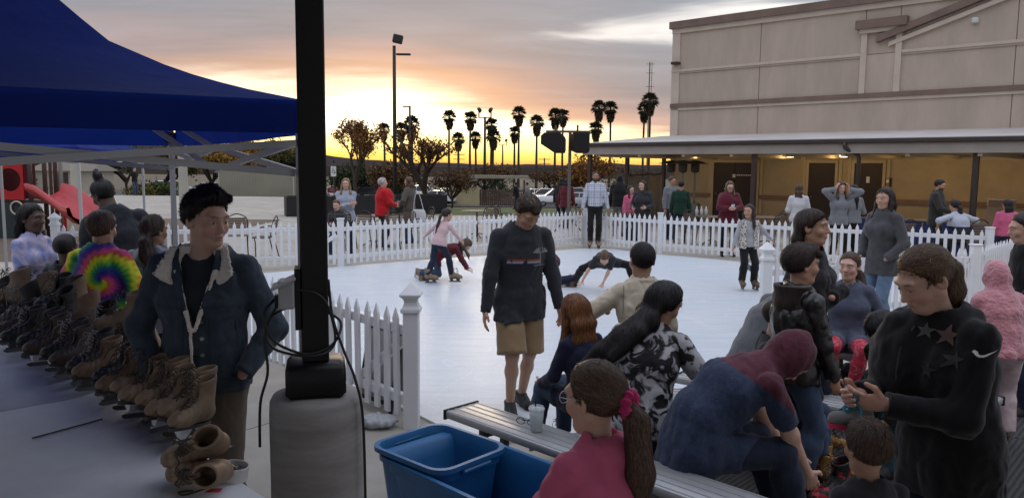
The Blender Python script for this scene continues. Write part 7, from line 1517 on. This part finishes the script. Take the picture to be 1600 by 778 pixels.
# --- auburn girl
P = person('girl with long auburn hair and navy top seated on the bench beside the tie-dye woman', 916, 4.55, -38, 1.24, skin='fair', sex='f', hs=1.05, hip=(0, 0, .50), lean=(6, 10), head=(8, 14, -6), handR=(.12, .25, .55), handL=(-.12, .28, .56), footR=(.10, .30, .22), footL=(-.10, .34, .22), toeR=(0, .9, -.4), toeL=(0, .9, -.4),
           top=dict(m=NAVY, ease=.018, hem=.05, name='sweater'), legs=dict(m=D_mid), shoes=('skate', TANB, .8), hair=dict(style='long', col='auburn', th=.016, len=.20, noise=.004, str=(3000, .11, .0012), flow='down', sc=1.4, ff=-.03))
# --- tan-jacket boy
P = person('small boy in beige padded jacket with cropped black hair, seen from behind', 1003, 4.82, -6, 1.365, z0=.022, skin='tan', sex='c', hs=1.06, lean=(2, 3), head=(-6, 4, 0), handL=(-.185, .20, .98), poleL=(-1, -.35, -.45), palmL=(.3, .8, .2), thL=(.2, .1, 1), hwL=(.05, .5, .75), curlL=[.15, .2, .3, .35], handR=(.25, .12, .66),
           top=dict(m=BEIGE, ease=.032, sease=.026, hem=.06, wr=.007, name='jacket'), legs=dict(m=D_dark), hair=dict(style='short', col='black', th=.007, noise=.0015, str=(4200, .022, .0009), flow='short', fly=.004, sc=1.6))
nb = P['nb']
child_sdf(P, 'stand_collar', lambda p: np.maximum(np.abs(econe(p, nb + [0, -.01, -.03], nb + [0, -.014, .05], (.075, .07), (.068, .062), (1, 0, 0))) - .009, np.abs(p[:, 2] - nb[2] - .008) - .045) + .002 * wrink(p, 40), nb - .14, nb + .14, .007, BEIGE)
ft = P['ftop']
for s in (-1, 1): decal('armhole_seam', ft, (s * .135, -.25, 1.05), (1, 0, 0), (0, 0, 1), [(-.002, .1), (.002, .1), (.002 + s * .01, -.08), (-.002 + s * .01, -.08)], mat('beige_seam', (.22, .19, .14), .8), P['root'], lift=.003)
# --- boy in black leather jacket
P = person('boy in shiny black jacket with brown hood, in profile beside the seated man', 1240, 4.42, 74, 1.43, skin='tan', sex='c', hs=1.06, head=(6, 2, 0), handR=(.16, .16, .70), handL=(-.16, .16, .70), footR=(.08, .02, .072), footL=(-.08, -.03, .072),
           top=dict(m=LEATHER, ease=.030, sease=.026, hem=.055, wr=.010, wf=34, name='jacket'), legs=dict(m=D_mid, ease=.018), hair=dict(style='short', col='dkbrown', th=.016, noise=.004, ex=[((0, .06, .095), (.01, .10, .075), .034, .018), ((-.03, .06, .09), (-.04, .09, .06), .03, .014), ((.03, .06, .09), (.045, .09, .065), .03, .014)], str=(2400, .05, .0012), flow='messy', fly=.006, sc=1.5))
nb = P['nb']; HOODB = M_('brown_hood', (.030, .021, .017), .9, .3)
child_sdf(P, 'hood', lambda p: smin(smin(ell(p, nb + [0, -.085, -.05], (.105, .040, .085)), np.maximum(np.abs(econe(p, nb + [0, -.012, -.045], nb + [0, -.03, .045], (.085, .085), (.098, .092), (1, 0, 0))) - .017, np.maximum(np.abs(p[:, 2] - nb[2]) - .05, p[:, 1] - nb[1] - .055)), .03), rcone(p, nb + [0, -.09, -.06], nb + [0, -.06, -.11], .05, .03), .03) + .005 * wrink(p, 30), nb - .22, nb + .2, .008, HOODB)
# --- girl in black cardigan behind him
P = person('girl with long dark hair in black knitted cardigan, arms folded, facing right', 1258, 4.98, 128, 1.635, skin='tan', sex='f', head=(-3, 0, 0), hidehand=('L', 'R'), handR=(-.10, .21, 1.13), handL=(.10, .19, 1.10), poleR=(1, -.3, -.8), poleL=(-1, -.3, -.8), palmR=(0, -1, 0), palmL=(0, -1, 0), thR=(0, .2, 1), thL=(0, .2, 1),
           top=dict(m=BLK2, ease=.026, sease=.026, hem=.12, neck=.02, wr=.007, name='cardigan'), legs=dict(m=D_dark), hair=dict(style='long', col='dkbrown', th=.009, len=.34, noise=.002, front=False, str=(3600, .14, .0012), flow='down', fly=.004, sc=1.5))
# --- girl in red leggings
P = person('girl in slate sweater and red floral leggings seated on the far bench', 1325, 6.22, 200, 1.46, skin='fair', sex='f', fat=1.12, hip=(0, 0, .53), lean=(6, 10), head=(22, 3, 0), handR=(.26, .02, .50), handL=(-.27, .0, .50), poleR=(1, -.3, .2), poleL=(-1, -.3, .2), footR=(.17, .36, .17), footL=(-.03, .33, .16), toeR=12, toeL=4,
           top=dict(m=SLATE, ease=.016, sease=.014, hem=.055, name='sweater'), legs=dict(m=mat('red_leggings', (.4, .03, .06), .75, pat=blotch_pat((.42, .022, .050), (.50, .15, .17), 26, .5, .62), bump=(120, .2, .003)), ease=.008, cuff=.008, name='leggings'), shoes=('skate', mat('olive_boot', (.19, .12, .045), .6, var=(10, .2))), hair=dict(style='pony', col='brown', th=.010, tie=(-.02, -.10, -.03), len=.22, drop=(-.22, .22, -1), ps=1.3, noise=.003, str=(1500, .1, .0013), flow='pony', sc=1.4))
# --- woman in grey blazer
P = person('woman with dark hair in grey tweed blazer and jeans by the right-hand fence', 1380, 8.7, -112, 1.70, skin='light', sex='f', head=(-12, 4, 0), handR=(.18, .14, .92), handL=(-.18, .15, .92), poleR=(1, -1, 0), poleL=(-1, -1, 0), hidehand=('R', 'L'), top=dict(m=TWEED, ease=.030, sease=.022, hem=.10, wr=.006, name='blazer'), legs=dict(m=D_light, ease=.014), hair=dict(style='long', col='dkbrown', th=.012, len=.26, ff=-.02, noise=.004, str=(1200, .12, .0018), flow='down', sc=1.7))
# --- pink fleece child
P = person('child in pink fleece hooded coat and shiny pink trousers at the right edge', 1566, 5.15, 6, 1.17, skin='fair', sex='c', lean=(12, 18), head=(0, 16, 0), handR=(.2, .15, .62), handL=(-.2, .15, .62), top=dict(m=FUZZ, ease=.046, sease=.038, hem=.06, hood='up', wr=.012, wf=22, name='fleece_coat'), legs=dict(m=SATIN, ease=.03, cuff=.03), shoes=('skate', TANB, .8))
# --- adult at the right edge
P = person('dark-clothed person cut off by the right edge of the view', 1612, 5.9, -75, 1.57, skin='light', lean=(4, 8), head=(0, 10, 0), handR=(.2, .2, .8), handL=(-.2, .25, .85), top=dict(m=BLK, ease=.025, name='coat'), legs=dict(m=D_dark), hair=dict(style='short', col='dkbrown', th=.015))
# --- foreground toddler head
P = person('small child in the foreground, only cropped brown hair showing above the floor clutter', 1357, 2.52, -8, .985, skin='tan', sex='c', hs=1.06, lean=(3, 4), head=(0, 6, 0), top=dict(m=CHAR, ease=.02, name='sweater'), legs=dict(m=D_dark), hair=dict(style='short', col='brown', th=.011, noise=.003, str=(6000, .026, .0009), flow='short', fly=.010, sc=1.25))
# --- bent person in black
P = person('person in black bent forward on the bench, dark hair falling over the face', 1492, 4.75, -96, 1.55, skin='light', sex='f', hip=(0, -.02, .52), lean=(34, 58), head=(0, 55, 0), handR=(.08, .5, .36), handL=(-.1, .48, .36), footR=(.12, .42, .078), footL=(-.12, .44, .078), top=dict(m=BLK, ease=.03, hem=.06, name='coat'), legs=dict(m=denim('teal', (.02, .06, .075))), hair=dict(style='long', col='black', th=.016, len=.16, front=True, ff=.03, str=(1500, .09, .0016), flow='down', sc=2.))
b4 = np.array([2.62, 4.42]); bench(b4, b4 + np.array([.62, .5]), 'short aluminium bench under the bent person in black')
# --- man in grey tee, back to us
P = person('broad man in grey tee bent forward, mostly hidden behind the boy in the black jacket', 1180, 5.12, 72, 1.80, skin='fair', fat=1.22, hip=(0, 0, .53), lean=(24, 40), head=(0, 40, 0), handR=(.12, .56, .5), handL=(-.1, .56, .5), footR=(.15, .46, .078), footL=(-.15, .48, .078), top=dict(m=M_('mid_grey_tee', (.125, .13, .14), .85), sleeve=.4, ease=.026, sease=.03, hem=.09, name='tee'), legs=dict(m=D_dark), shoes=('boot', WORK), hair=dict(style='short', col='brown'))
P = person('child hidden behind the hunched man, one honey-coloured boot stretched out', 1200, 4.62, 118, 1.25, skin='light', sex='c', hip=(0, 0, .48), lean=(0, 4), head=(0, 10, 0), footR=(.06, .34, .14), footL=(-.12, .33, .14), top=dict(m=CHAR, ease=.02, name='sweater'), legs=dict(m=D_mid, len=.85), shoes=('boot', WORK, 1.15), hair=dict(style='short', col='dkbrown'))
b5 = np.array([1.02, 4.78]); bench(b5, b5 + np.array([.9, .1]), 'short aluminium bench hidden behind the hunched man')

# ================================================================ THE GROUP BEHIND THE TABLE
P = person('girl with long dark hair in pale tie-dye tee at the far left', 52, 6.25, 96, 1.54, skin='dark', sex='f', head=(4, 2, 0), handR=(.20, .16, .70), handL=(-.14, .2, .8), top=dict(m=mat('pale_tiedye', (.4, .4, .5), .85, pat=blotch_pat((.16, .22, .46), (.55, .47, .58), 7, .35, .62)), sleeve=.34, ease=.018, hem=.05, name='tie_dye_tee'), legs=dict(m=D_dark), hair=dict(style='long', col='black', th=.018, len=.40, front=False, drop=(0, -.10, -1), noise=.005, str=(1200, .16, .0016), flow='down', sc=2))
P = person('small child in black seen from behind, left of the rainbow hoodie', 104, 5.9, 8, 1.31, skin='dark', sex='c', top=dict(m=BLK, ease=.024, name='sweatshirt'), legs=dict(m=BLK), hair=dict(style='short', col='black', th=.014, noise=.003))
P = person('child in rainbow spiral tie-dye hoodie, seen from behind', 158, 5.35, 6, 1.535, skin='tan', sex='c', hs=1.03, lean=(2, 2), head=(6, 8, 0), handR=(.25, .10, .80), handL=(-.25, .10, .80), poleR=(1, -.6, 0), poleL=(-1, -.6, 0), top=dict(m=mat('rainbow_tiedye', (.5, .4, .1), .85, pat=tiedye_pat(.09, 1.10, RAINBOW, 1.9), bump=(90, .3, .004), sheen=.1), ease=.034, sease=.030, hem=.07, hood='down', wr=.008, name='hoodie'), legs=dict(m=BLK), hair=dict(style='short', col='brown', th=.018, hl=-.025, noise=.004, str=(1500, .05, .0013), flow='down', sc=1.4))
P = person('tall adult with topknot in dark grey hooded jacket bending over the children', 196, 6.3, -32, 1.80, skin='dark', lean=(10, 16), side=(-4, -8), head=(-30, 22, -14), handR=(.26, .25, .9), handL=(-.2, .3, .95), top=dict(m=M_('dark_slate', (.02, .022, .028), .85), ease=.022, sease=.02, hem=.06, hood='down', wr=.008, name='hooded_jacket'), legs=dict(m=BLK), hair=dict(style='bun', col='black', th=.010, tie=(0, -.045, .135), bs=1.0, noise=.005, ex=[((0, -.045, .14), (.012, -.045, .20), .03, .016), ((0, -.045, .14), (-.02, -.06, .19), .026, .012)], str=(500, .04, .0016), flow='short', sc=2))
P = person('girl with dark ponytail in washed grey sweatshirt, between the tall adult and denim boy', 240, 5.6, 14, 1.50, skin='brown', sex='f', head=(10, 6, 0), handR=(.22, .12, .76), handL=(-.22, .12, .76), top=dict(m=mat('washed_grey', (.2, .2, .22), .85, pat=blotch_pat((.12, .125, .14), (.26, .27, .30), 6), bump=(90, .3, .003)), ease=.03, sease=.028, hem=.08, wr=.008, name='sweatshirt'), legs=dict(m=BLK), hair=dict(style='pony', col='dkbrown', th=.014, tie=(.03, -.09, -.03), len=.18, drop=(.22, -.1, -1), ps=1.5, noise=.005, str=(1200, .09, .0015), flow='pony', sc=2))
P = person('far teenager in black tee and jeans standing beyond the plaza on the left', 210, 46, 120, 1.66, z0=gz(GX(210, 46), 46), skin='light', head=(0, 12, 0), top=dict(m=BLK, sleeve=.4, name='tee'), legs=dict(m=D_mid), hair=dict(style='short', col='dkbrown', th=.018))

# ================================================================ ON THE ICE
zi = .024
P = person('small skater in pale pink shirt and jeans with a long dark braid, arms out', 685, 12.25, 32, 1.09, z0=zi, skin='light', sex='c', hs=1.08, lean=(12, 26), side=(4, 6), head=(20, 14, 0), handL=(-.40, .14, .72), handR=(.22, .34, .66), poleL=(-.5, -1, .2), poleR=(.6, -.4, -.6), footR=(.14, .16, .16), footL=(-.10, -.16, .16), kneeR=(.3, 1, 0), toeR=60, toeL=50, top=dict(m=PALEPINK, ease=.012, hem=.04, name='shirt'), legs=dict(m=D_dark, ease=.014), shoes=('skate', TANB, 1.15), hair=dict(style='pony', col='dkbrown', th=.012, tie=(0, -.10, .0), len=.30, drop=(-.12, -.30, -1), ps=.8))
P = person('fallen skater with long brown hair on hands and knees behind the pink-shirted skater', 697, 12.7, 84, 1.22, z0=zi, skin='light', sex='c', hip=(0, -.16, .40), lean=(62, 72), head=(0, 68, 0), handR=(.18, .40, .10), handL=(-.12, .42, .10), footR=(.1, -.42, .12), footL=(-.1, -.42, .12), kneeR=(.1, .3, -1), kneeL=(-.1, .3, -1), toeR=(0, -.3, -1), toeL=(0, -.3, -1), hwR=(.1, .8, -.3), hwL=(.1, .8, -.3), palmR=(0, .2, -1), palmL=(0, .2, -1), thR=(-1, .2, 0), thL=(1, .2, 0), top=dict(m=MARN, ease=.018, name='sweater'), legs=dict(m=D_mid), shoes=('skate', TANB, 1.), hair=dict(style='long', col='brown', th=.016, len=.22, ff=.05, drop=(0, .12, -1)))
P = person('boy in grey tee doing the splits on the ice, both hands down', 928, 11.6, 188, 1.30, z0=zi, skin='fair', sex='c', hs=1.05, hip=(-.17, -.16, .45), lean=(66, 86), head=(0, 66, 0), handR=(.24, .22, .04), handL=(-.10, .28, .04), poleR=(.6, -.3, .5), poleL=(-.6, -.3, .5), footR=(.30, -.42, .11), footL=(-.64, -.08, .12), kneeR=(.8, .8, .4), kneeL=(-.1, .3, 1), toeR=(.9, -.2, -.1), toeL=(-.8, .5, .1), hwR=(.2, .8, -.15), hwL=(0, .9, -.15), palmR=(0, .1, -1), palmL=(0, .1, -1), thR=(-1, .2, 0), thL=(1, .2, 0), curl=.08, top=dict(m=CHAR, sleeve=.38, ease=.016, hem=.04, name='tee'), legs=dict(m=BLK, ease=.016), shoes=('skate', mat('olive_boot', (.19, .12, .045), .6), 1.), hair=dict(style='short', col='ltbrown', th=.012))
P = person('kneeling skater mostly hidden behind the sweatshirt man\'s arm', 856, 12.2, -80, 1.28, z0=zi, skin='light', sex='c', hip=(0, -.10, .38), lean=(40, 60), head=(0, 40, 0), handR=(.18, .38, .1), handL=(-.12, .36, .1), footR=(.1, -.40, .12), footL=(-.1, -.42, .12), kneeR=(.1, .3, -1), kneeL=(-.1, .3, -1), toeR=(0, -.3, -1), toeL=(0, -.3, -1), top=dict(m=MARN, ease=.018, name='sweater'), legs=dict(m=NAVY), shoes=('skate', BRB, 1.), hair=dict(style='short', col='dkbrown'))
P = person('young skater in leopard vest and black track pants, one arm stretched out', 1168, 11.95, 176, 1.20, z0=zi, skin='tan', sex='c', hs=1.06, lean=(3, 4), head=(46, 4, 0), handR=(.25, .03, .62), handL=(-.46, -.06, .72), poleR=(.8, -.5, 0), poleL=(-.3, -1, 0), footR=(.075, .02, .155), footL=(-.10, .06, .155), top=dict(m=LGREY, ease=.014, hem=.03, name='shirt'), legs=dict(m=BLK, ease=.018), shoes=('skate', BRB, 1.1), hair=dict(style='long', col='dkbrown', th=.012, len=.26, noise=.005, front=True))
nb, ch, wst = P['nb'], P['ch'], P['wst']
child_sdf(P, 'leopard_vest', lambda p: np.maximum(P['ftop'](p) - .022, np.maximum(np.maximum(np.abs(p[:, 0]) - .150, .46 - p[:, 2]), np.maximum(p[:, 2] - nb[2], np.where(p[:, 1] > 0, .062 - np.abs(p[:, 0]), -1)))), np.array([-.22, -.2, .42]), np.array([.22, .22, 1.1]), .012, mat('leopard_fur', (.5, .45, .4), .9, pat=leopard_pat, bump=(70, .6, .006)))
for s in (-1, 1): decal('trouser_stripe', P['flegs'], (s * .18, .03, .42), (0, s, 0), (0, 0, 1), [(-.008, .2), (.008, .2), (.008, -.16), (-.008, -.16)], WHITE, P['root'], lift=.004)
P = person('man in white plaid shirt and black trousers standing in the far corner of the rink', 930, 18.05, 184, 1.70, z0=zi, skin='brown', beard='black', lean=(1, -1), head=(0, 2, 0), footR=(.10, 0, .16), footL=(-.08, .02, .16), handR=(.31, .02, .86), handL=(-.31, .02, .86), top=dict(m=mat('white_plaid', (.5, .5, .55), .8, pat=plaid_pat((.60, .62, .66), (.10, .14, .26))), ease=.024, sease=.02, hem=.0, name='plaid_shirt'), legs=dict(m=BLK, ease=.014, rise=.04), shoes=('skate', TANB, 1.05), hair=dict(style='short', col='black', th=.006))

# ================================================================ BEYOND THE FENCE
P = person('man in black hooded jacket and grey trousers behind the plaid-shirt man', 968, 21.4, 8, 1.72, skin='brown', lean=(8, 18), head=(0, 30, 0), top=dict(m=BLK, ease=.045, sease=.035, hem=.05, hood='up', name='hooded_jacket'), legs=dict(m=M_('grey_jean', (.13, .13, .135), .85)), hair=dict(style='short', col='black'))
P = person('little girl in hot pink jacket beside the charcoal-coated woman', 984, 20.0, 150, 1.42, skin='light', sex='c', top=dict(m=PINK, ease=.025, name='jacket'), legs=dict(m=D_dark), hair=dict(style='long', col='dkbrown', len=.2))
P = person('smiling woman in charcoal cardigan behind the far fence', 1004, 17.95, 205, 1.60, skin='light', sex='f', fat=1.08, head=(18, 4, 0), handR=(.18, .22, .98), handL=(-.14, .25, 1.0), top=dict(m=CHAR, ease=.028, hem=.12, name='cardigan'), legs=dict(m=M_('dark_grey_jean', (.05, .05, .055), .85)), hair=dict(style='long', col='dkbrown', th=.012, len=.2))
P = person('man in grey jacket facing the boy in green', 1048, 20.6, 150, 1.68, skin='tan', head=(0, 10, 0), top=dict(m=GREY, ease=.03, name='jacket'), legs=dict(m=D_dark), hair=dict(style='short', col='brown', th=.016))
P = person('boy in dark green sweater seen from behind at the far fence', 1063, 19.6, 12, 1.58, skin='tan', top=dict(m=GREEN, ease=.025, hem=.06, name='sweater'), legs=dict(m=D_dark), hair=dict(style='short', col='black', th=.012))
P = person('woman in maroon sweater looking down at a white phone', 1138, 16.75, 182, 1.635, skin='fair', sex='f', fat=1.15, head=(0, 20, 0), handR=(.05, .30, 1.06), handL=(-.05, .30, 1.06), poleR=(1, -.2, -.9), poleL=(-1, -.2, -.9), palmR=(-.6, -.6, .2), palmL=(.6, -.6, .2), thR=(0, 0, 1), thL=(0, 0, 1), top=dict(m=MARN, ease=.03, sease=.028, hem=.08, name='sweater'), legs=dict(m=BLK), hair=dict(style='long', col='ltbrown', th=.012, len=.18))
Mh = Matrix.Translation(P['root'].location) @ Matrix.Rotation(P['root'].rotation_euler[2], 4, 'Z')
ph = empty('phone', Mh @ Vector((0, .36, 1.10)), P['root'].rotation_euler[2], 'white phone in the maroon-sweater woman\'s hands', 'phone'); MB().box((-.036, -.005, -.07), (.036, .005, .07), bev=.004).build('case', mat('white_phone', (.7, .7, .7), .4), ph); MB().box((-.032, -.0075, -.06), (.032, -.0052, .06)).build('screen', mat('phone_screen', (.02, .02, .025), .1), ph); ph.rotation_euler = (R(-40), 0, P['root'].rotation_euler[2])
gl2 = MB()
for s in (-1, 1): gl2.tube([tuple(P['hc'] + P['Rm'] @ np.array([s * .033 + .024 * math.cos(a), .108, .008 + .018 * math.sin(a)])) for a in np.linspace(0, 6.283, 12, endpoint=False)], .004, 4, closed=True)
gl2.build('spectacles', M_cap, P['root'])
P = person('girl in white sweater seen from behind near the single door', 1247, 17.3, 14, 1.56, skin='light', sex='f', head=(14, 2, 0), handR=(.14, .24, .95), handL=(-.14, .24, .95), top=dict(m=WHITE, ease=.026, sease=.026, hem=.06, name='sweater'), legs=dict(m=M_('grey_jean', (.13, .13, .135), .85)), hair=dict(style='long', col='brown', th=.012, len=.20, front=False))
P = person('woman in grey marled sweater with both hands raised to her head', 1310, 15.7, 176, 1.66, skin='light', sex='f', head=(0, 14, 0), handR=(.13, .10, 1.52), handL=(-.13, .12, 1.52), poleR=(1, .1, -.2), poleL=(-1, .1, -.2), palmR=(-1, 0, 0), palmL=(1, 0, 0), thR=(0, -1, .2), thL=(0, -1, .2), hwR=(-.3, .1, 1), hwL=(.3, .1, 1), top=dict(m=GREY, ease=.026, sease=.022, hem=.05, name='sweater'), legs=dict(m=BLK, ease=.012), hair=dict(style='long', col='brown', th=.02, len=.2, ff=.03))
P = person('girl in grey top with a long black plait behind the hands-raised woman', 1333, 16.4, -10, 1.58, skin='tan', sex='f', handR=(.14, .2, 1.0), handL=(-.14, .2, 1.0), top=dict(m=GREY, ease=.026, name='top'), legs=dict(m=BLK), hair=dict(style='pony', col='black', th=.012, len=.42, tie=(-.01, -.10, .05), ps=1.1))
P = person('bearded man in dark jacket standing at the service table', 1462, 16.3, 128, 1.72, skin='tan', beard='black', head=(0, 14, 0), handR=(.10, .32, 1.05), handL=(-.12, .3, 1.05), poleR=(1, -.3, -.9), poleL=(-1, -.3, -.9), top=dict(m=M_('dark_olive', (.035, .033, .028), .85), ease=.035, sease=.03, hem=.09, name='jacket'), legs=dict(m=BLK), hair=dict(style='short', col='black', th=.014))
P = person('woman in pale and navy shirt seated beyond the fence, leaning on the table', 1507, 14.5, -14, 1.62, skin='tan', sex='f', fat=1.1, hip=(0, 0, .62), lean=(18, 26), head=(0, 14, 0), handR=(.34, .30, .78), handL=(-.32, .30, .80), poleR=(1, -.3, .1), poleL=(-1, -.3, .1), footR=(.12, .4, .15), footL=(-.12, .4, .15), top=dict(m=mat('block_shirt', (.4, .4, .45), .85, pat=split_pat((0, 0, 1), .86, (.012, .014, .03), (.42, .46, .52))), ease=.025, sleeve=.6, hem=.05, name='shirt'), legs=dict(m=BLK), hair=dict(style='pony', col='black', th=.012, len=.16, tie=(0, -.10, -.01), ps=1.1))
copy_thing(CH, (GX(1505, 14.5), 14.42, .14), R(14), 'metal bistro chair under the seated woman beyond the right fence')
P = person('child in bright pink jacket at the far right beyond the fence', 1572, 14.9, 18, 1.33, skin='tan', sex='c', head=(-20, 4, 0), top=dict(m=PINK, ease=.03, sease=.028, name='jacket'), legs=dict(m=D_dark), hair=dict(style='long', col='black', th=.014, len=.12, front=False))
P = person('blonde woman in pale blue sweatshirt with folded arms behind the fence', 541, 16.1, 172, 1.62, skin='fair', sex='f', handR=(-.10, .21, 1.10), handL=(.10, .19, 1.06), poleR=(1, -.3, -.8), poleL=(-1, -.3, -.8), palmR=(0, -1, 0), palmL=(0, -1, 0), top=dict(m=M_('pale_blue', (.34, .37, .44), .85), ease=.026, hem=.06, name='sweatshirt'), legs=dict(m=D_dark), hair=dict(style='long', col='blonde', th=.013, len=.2))
P = person('red-haired child in dark plaid seated in front of the blonde woman', 527, 15.3, 172, 1.22, skin='fair', sex='c', hip=(0, 0, .60), head=(10, 16, 0), handR=(.12, .25, .75), handL=(-.12, .25, .75), footR=(.1, .3, .2), footL=(-.1, .3, .2), top=dict(m=mat('dark_plaid', (.03, .03, .03), .85, pat=plaid_pat((.018, .018, .02), (.10, .09, .08), .06, .1)), ease=.022, name='plaid_shirt'), legs=dict(m=D_dark), hair=dict(style='short', col='ginger', th=.014))
copy_thing(CH, (GX(527, 15.3), 15.34, .12), R(172), 'metal bistro chair under the red-haired child')
P = person('woman with short grey hair in bright red sweater and black trousers', 597, 18.0, 62, 1.60, skin='fair', sex='f', fat=1.2, head=(10, 2, 0), handR=(.12, .30, .98), handL=(-.12, .3, .98), poleR=(1, -.4, -.8), poleL=(-1, -.4, -.8), top=dict(m=RED, ease=.034, sease=.03, hem=.07, name='sweater'), legs=dict(m=BLK), hair=dict(style='short', col='grey', th=.018))
P = person('woman with long light hair in olive jacket carrying a white bag', 640, 18.9, -72, 1.62, skin='light', sex='f', head=(0, 4, 0), handR=(.10, .30, 1.0), handL=(-.16, .2, .95), poleR=(1, -.4, -.8), poleL=(-1, -.4, -.8), top=dict(m=OLIVE, ease=.03, hem=.08, name='jacket'), legs=dict(m=D_mid), hair=dict(style='long', col='ltbrown', th=.014, len=.28))
bg_ = empty('tote_bag', (GX(654, 18.75), 18.75, .52), .2, 'white tote bag hanging from the olive-jacket woman\'s shoulder', 'bag'); V, Q = nets(lambda p: np.maximum(ell(p, (0, 0, .16), (.19, .08, .24)), np.abs(p[:, 2] - .16) - .17) + .006 * wrink(p, 22), (-.25, -.15, -.05), (.25, .15, .4), .018); link('pouch', np_mesh('pouch', V, Q), WHITE, bg_); MB().tube(smooth_path([(-.12, 0, .32), (-.09, 0, .6), (-.02, -.02, .78), (.05, 0, .6), (.12, 0, .32)]), .01, 6).build('strap', WHITE, bg_, True)
for u, l, c, yw in ((808, 'far walker in dark clothes left of the sweatshirt man\'s head', BLK, -60), (826, 'far walker in grey jacket close behind the dark-clothed one', GREY, -70)):
    Y = 46.; person(l, u, Y, yw, 1.62, z0=gz(GX(u, Y), Y), skin='tan', lean=(8, 12), top=dict(m=c, ease=.03, name='jacket'), legs=dict(m=D_dark), hair=dict(style='short', col='black'), footR=(.1, .2, .08), footL=(-.1, -.2, .1))
for u, l, c, Y in ((884, 'person in red-brown coat below the speakers, beyond the rink', MARN, 24.), (876, 'person in dark coat under the loudspeakers, beyond the rink', BLK, 25.)):
    person(l, u, Y, 20, 1.55, skin='tan', lean=(6, 10), top=dict(m=c, ease=.035, name='coat', hem=.1), legs=dict(m=D_dark), hair=dict(style='long', col='black', len=.15))

# ================================================================ FLOOR CLUTTER ROUND THE BENCHES
def heap(name, u, v, r, label, cat, m, seed, z=.02, amp=.03, extra=None):
    p = G(u, v, z); f = lambda q: ell(q, (0, 0, r[2] * .55), r) + amp * wrink(q, 17, seed)
    V, Q = nets(f, (-r[0] * 1.5, -r[1] * 1.5, 0), (r[0] * 1.5, r[1] * 1.5, r[2] * 1.9), .013); V[:, 2] = np.maximum(V[:, 2], .0)
    t = empty(name, (p[0], p[1], z), seed, label, cat); link('cloth' if cat != 'bag' else 'pouch', np_mesh(name, V, Q), m, t); return t
b = heap('backpack', 1322, 615, (.22, .16, .17), 'black backpack slumped on the mat below the red leggings', 'bag', BLK, 1); MB().tube(smooth_path([(-.12, -.12, .25), (-.2, -.2, .12), (-.14, -.24, .02), (.02, -.22, .03)]), .012, 6).build('strap', M_cap, b, True)
heap('dropped_jacket', 1365, 612, (.20, .15, .12), 'crumpled dark grey jacket on the mat behind the water bottle', 'jacket', CHAR, 2); heap('dropped_jacket', 1290, 600, (.2, .14, .10), 'crumpled black jacket under the far bench', 'jacket', BLK2, 3)
def floor_shoe(u, v, yaw, m, label, sc=1., kind='shoe', z=.02):
    p = G(u, v, z + .05)
    if kind == 'skate': return skate((p[0], p[1], z + .085), yaw, 'dark', label, 'skates and shoes on the mat', sc=sc)
    t = empty('shoe', (p[0], p[1], z + .012), yaw, label, 'shoe', 'skates and shoes on the mat'); skate_parts(t, m, M_lace, M_hold, sc=sc, blade=False); return t
RBT = mat('black_red_boot', (.10, .01, .012), .5, pat=blotch_pat((.012, .011, .011), (.35, .012, .02), 13, .55, .6))
floor_shoe(1372, 706, .9, mat('grey_trainer', (.16, .15, .15), .7, var=(8, .2)), 'grey trainer lying below the water bottle', 1.1); floor_shoe(1266, 752, 2.4, RBT, 'black and red boot at the hunched man\'s foot, left of its pair'); floor_shoe(1300, 770, 2.0, RBT, 'black and red boot in front of the small child, right of its pair'); floor_shoe(1240, 718, .4, M_dkl, 'black boot standing behind the red-trimmed pair', 1.05); floor_shoe(1400, 690, 1.2, M_tanl, 'tan boot lying beside the grey trainer', 1.0); floor_shoe(1318, 655, 1.9, M_dkl, 'dark skate on the mat beside the boy\'s jeans', 1., 'skate', .02); floor_shoe(1345, 640, .8, mat('grey_trainer', (.16, .15, .15), .7), 'grey shoe half under the black backpack', 1.); floor_shoe(1222, 700, 1.2, M_dkl, 'dark boot half hidden by the hunched man\'s knee', 1.)
p = G(1352, 668, .04); wb = empty('water_bottle', (p[0], p[1], .05), .4, 'clear water bottle with blue cap lying on the mat', 'bottle'); RY = Matrix.Rotation(R(90), 4, 'Y')
MB().lathe([(.0, -.1), (.028, -.1), (.032, -.09), (.030, -.05), (.032, -.01), (.031, .04), (.022, .07), (.011, .085), (.011, .095)], 18, cap=False).xform(RY).build('bottle', mat('bottle_plastic', (.55, .68, .80), .12, trans=.6), wb, True); MB().lathe([(.0, .115), (.014, .115), (.014, .093), (0, .093)], 12, cap=False).xform(RY).build('cap', mat('blue_cap', (.02, .12, .35), .5), wb, True)
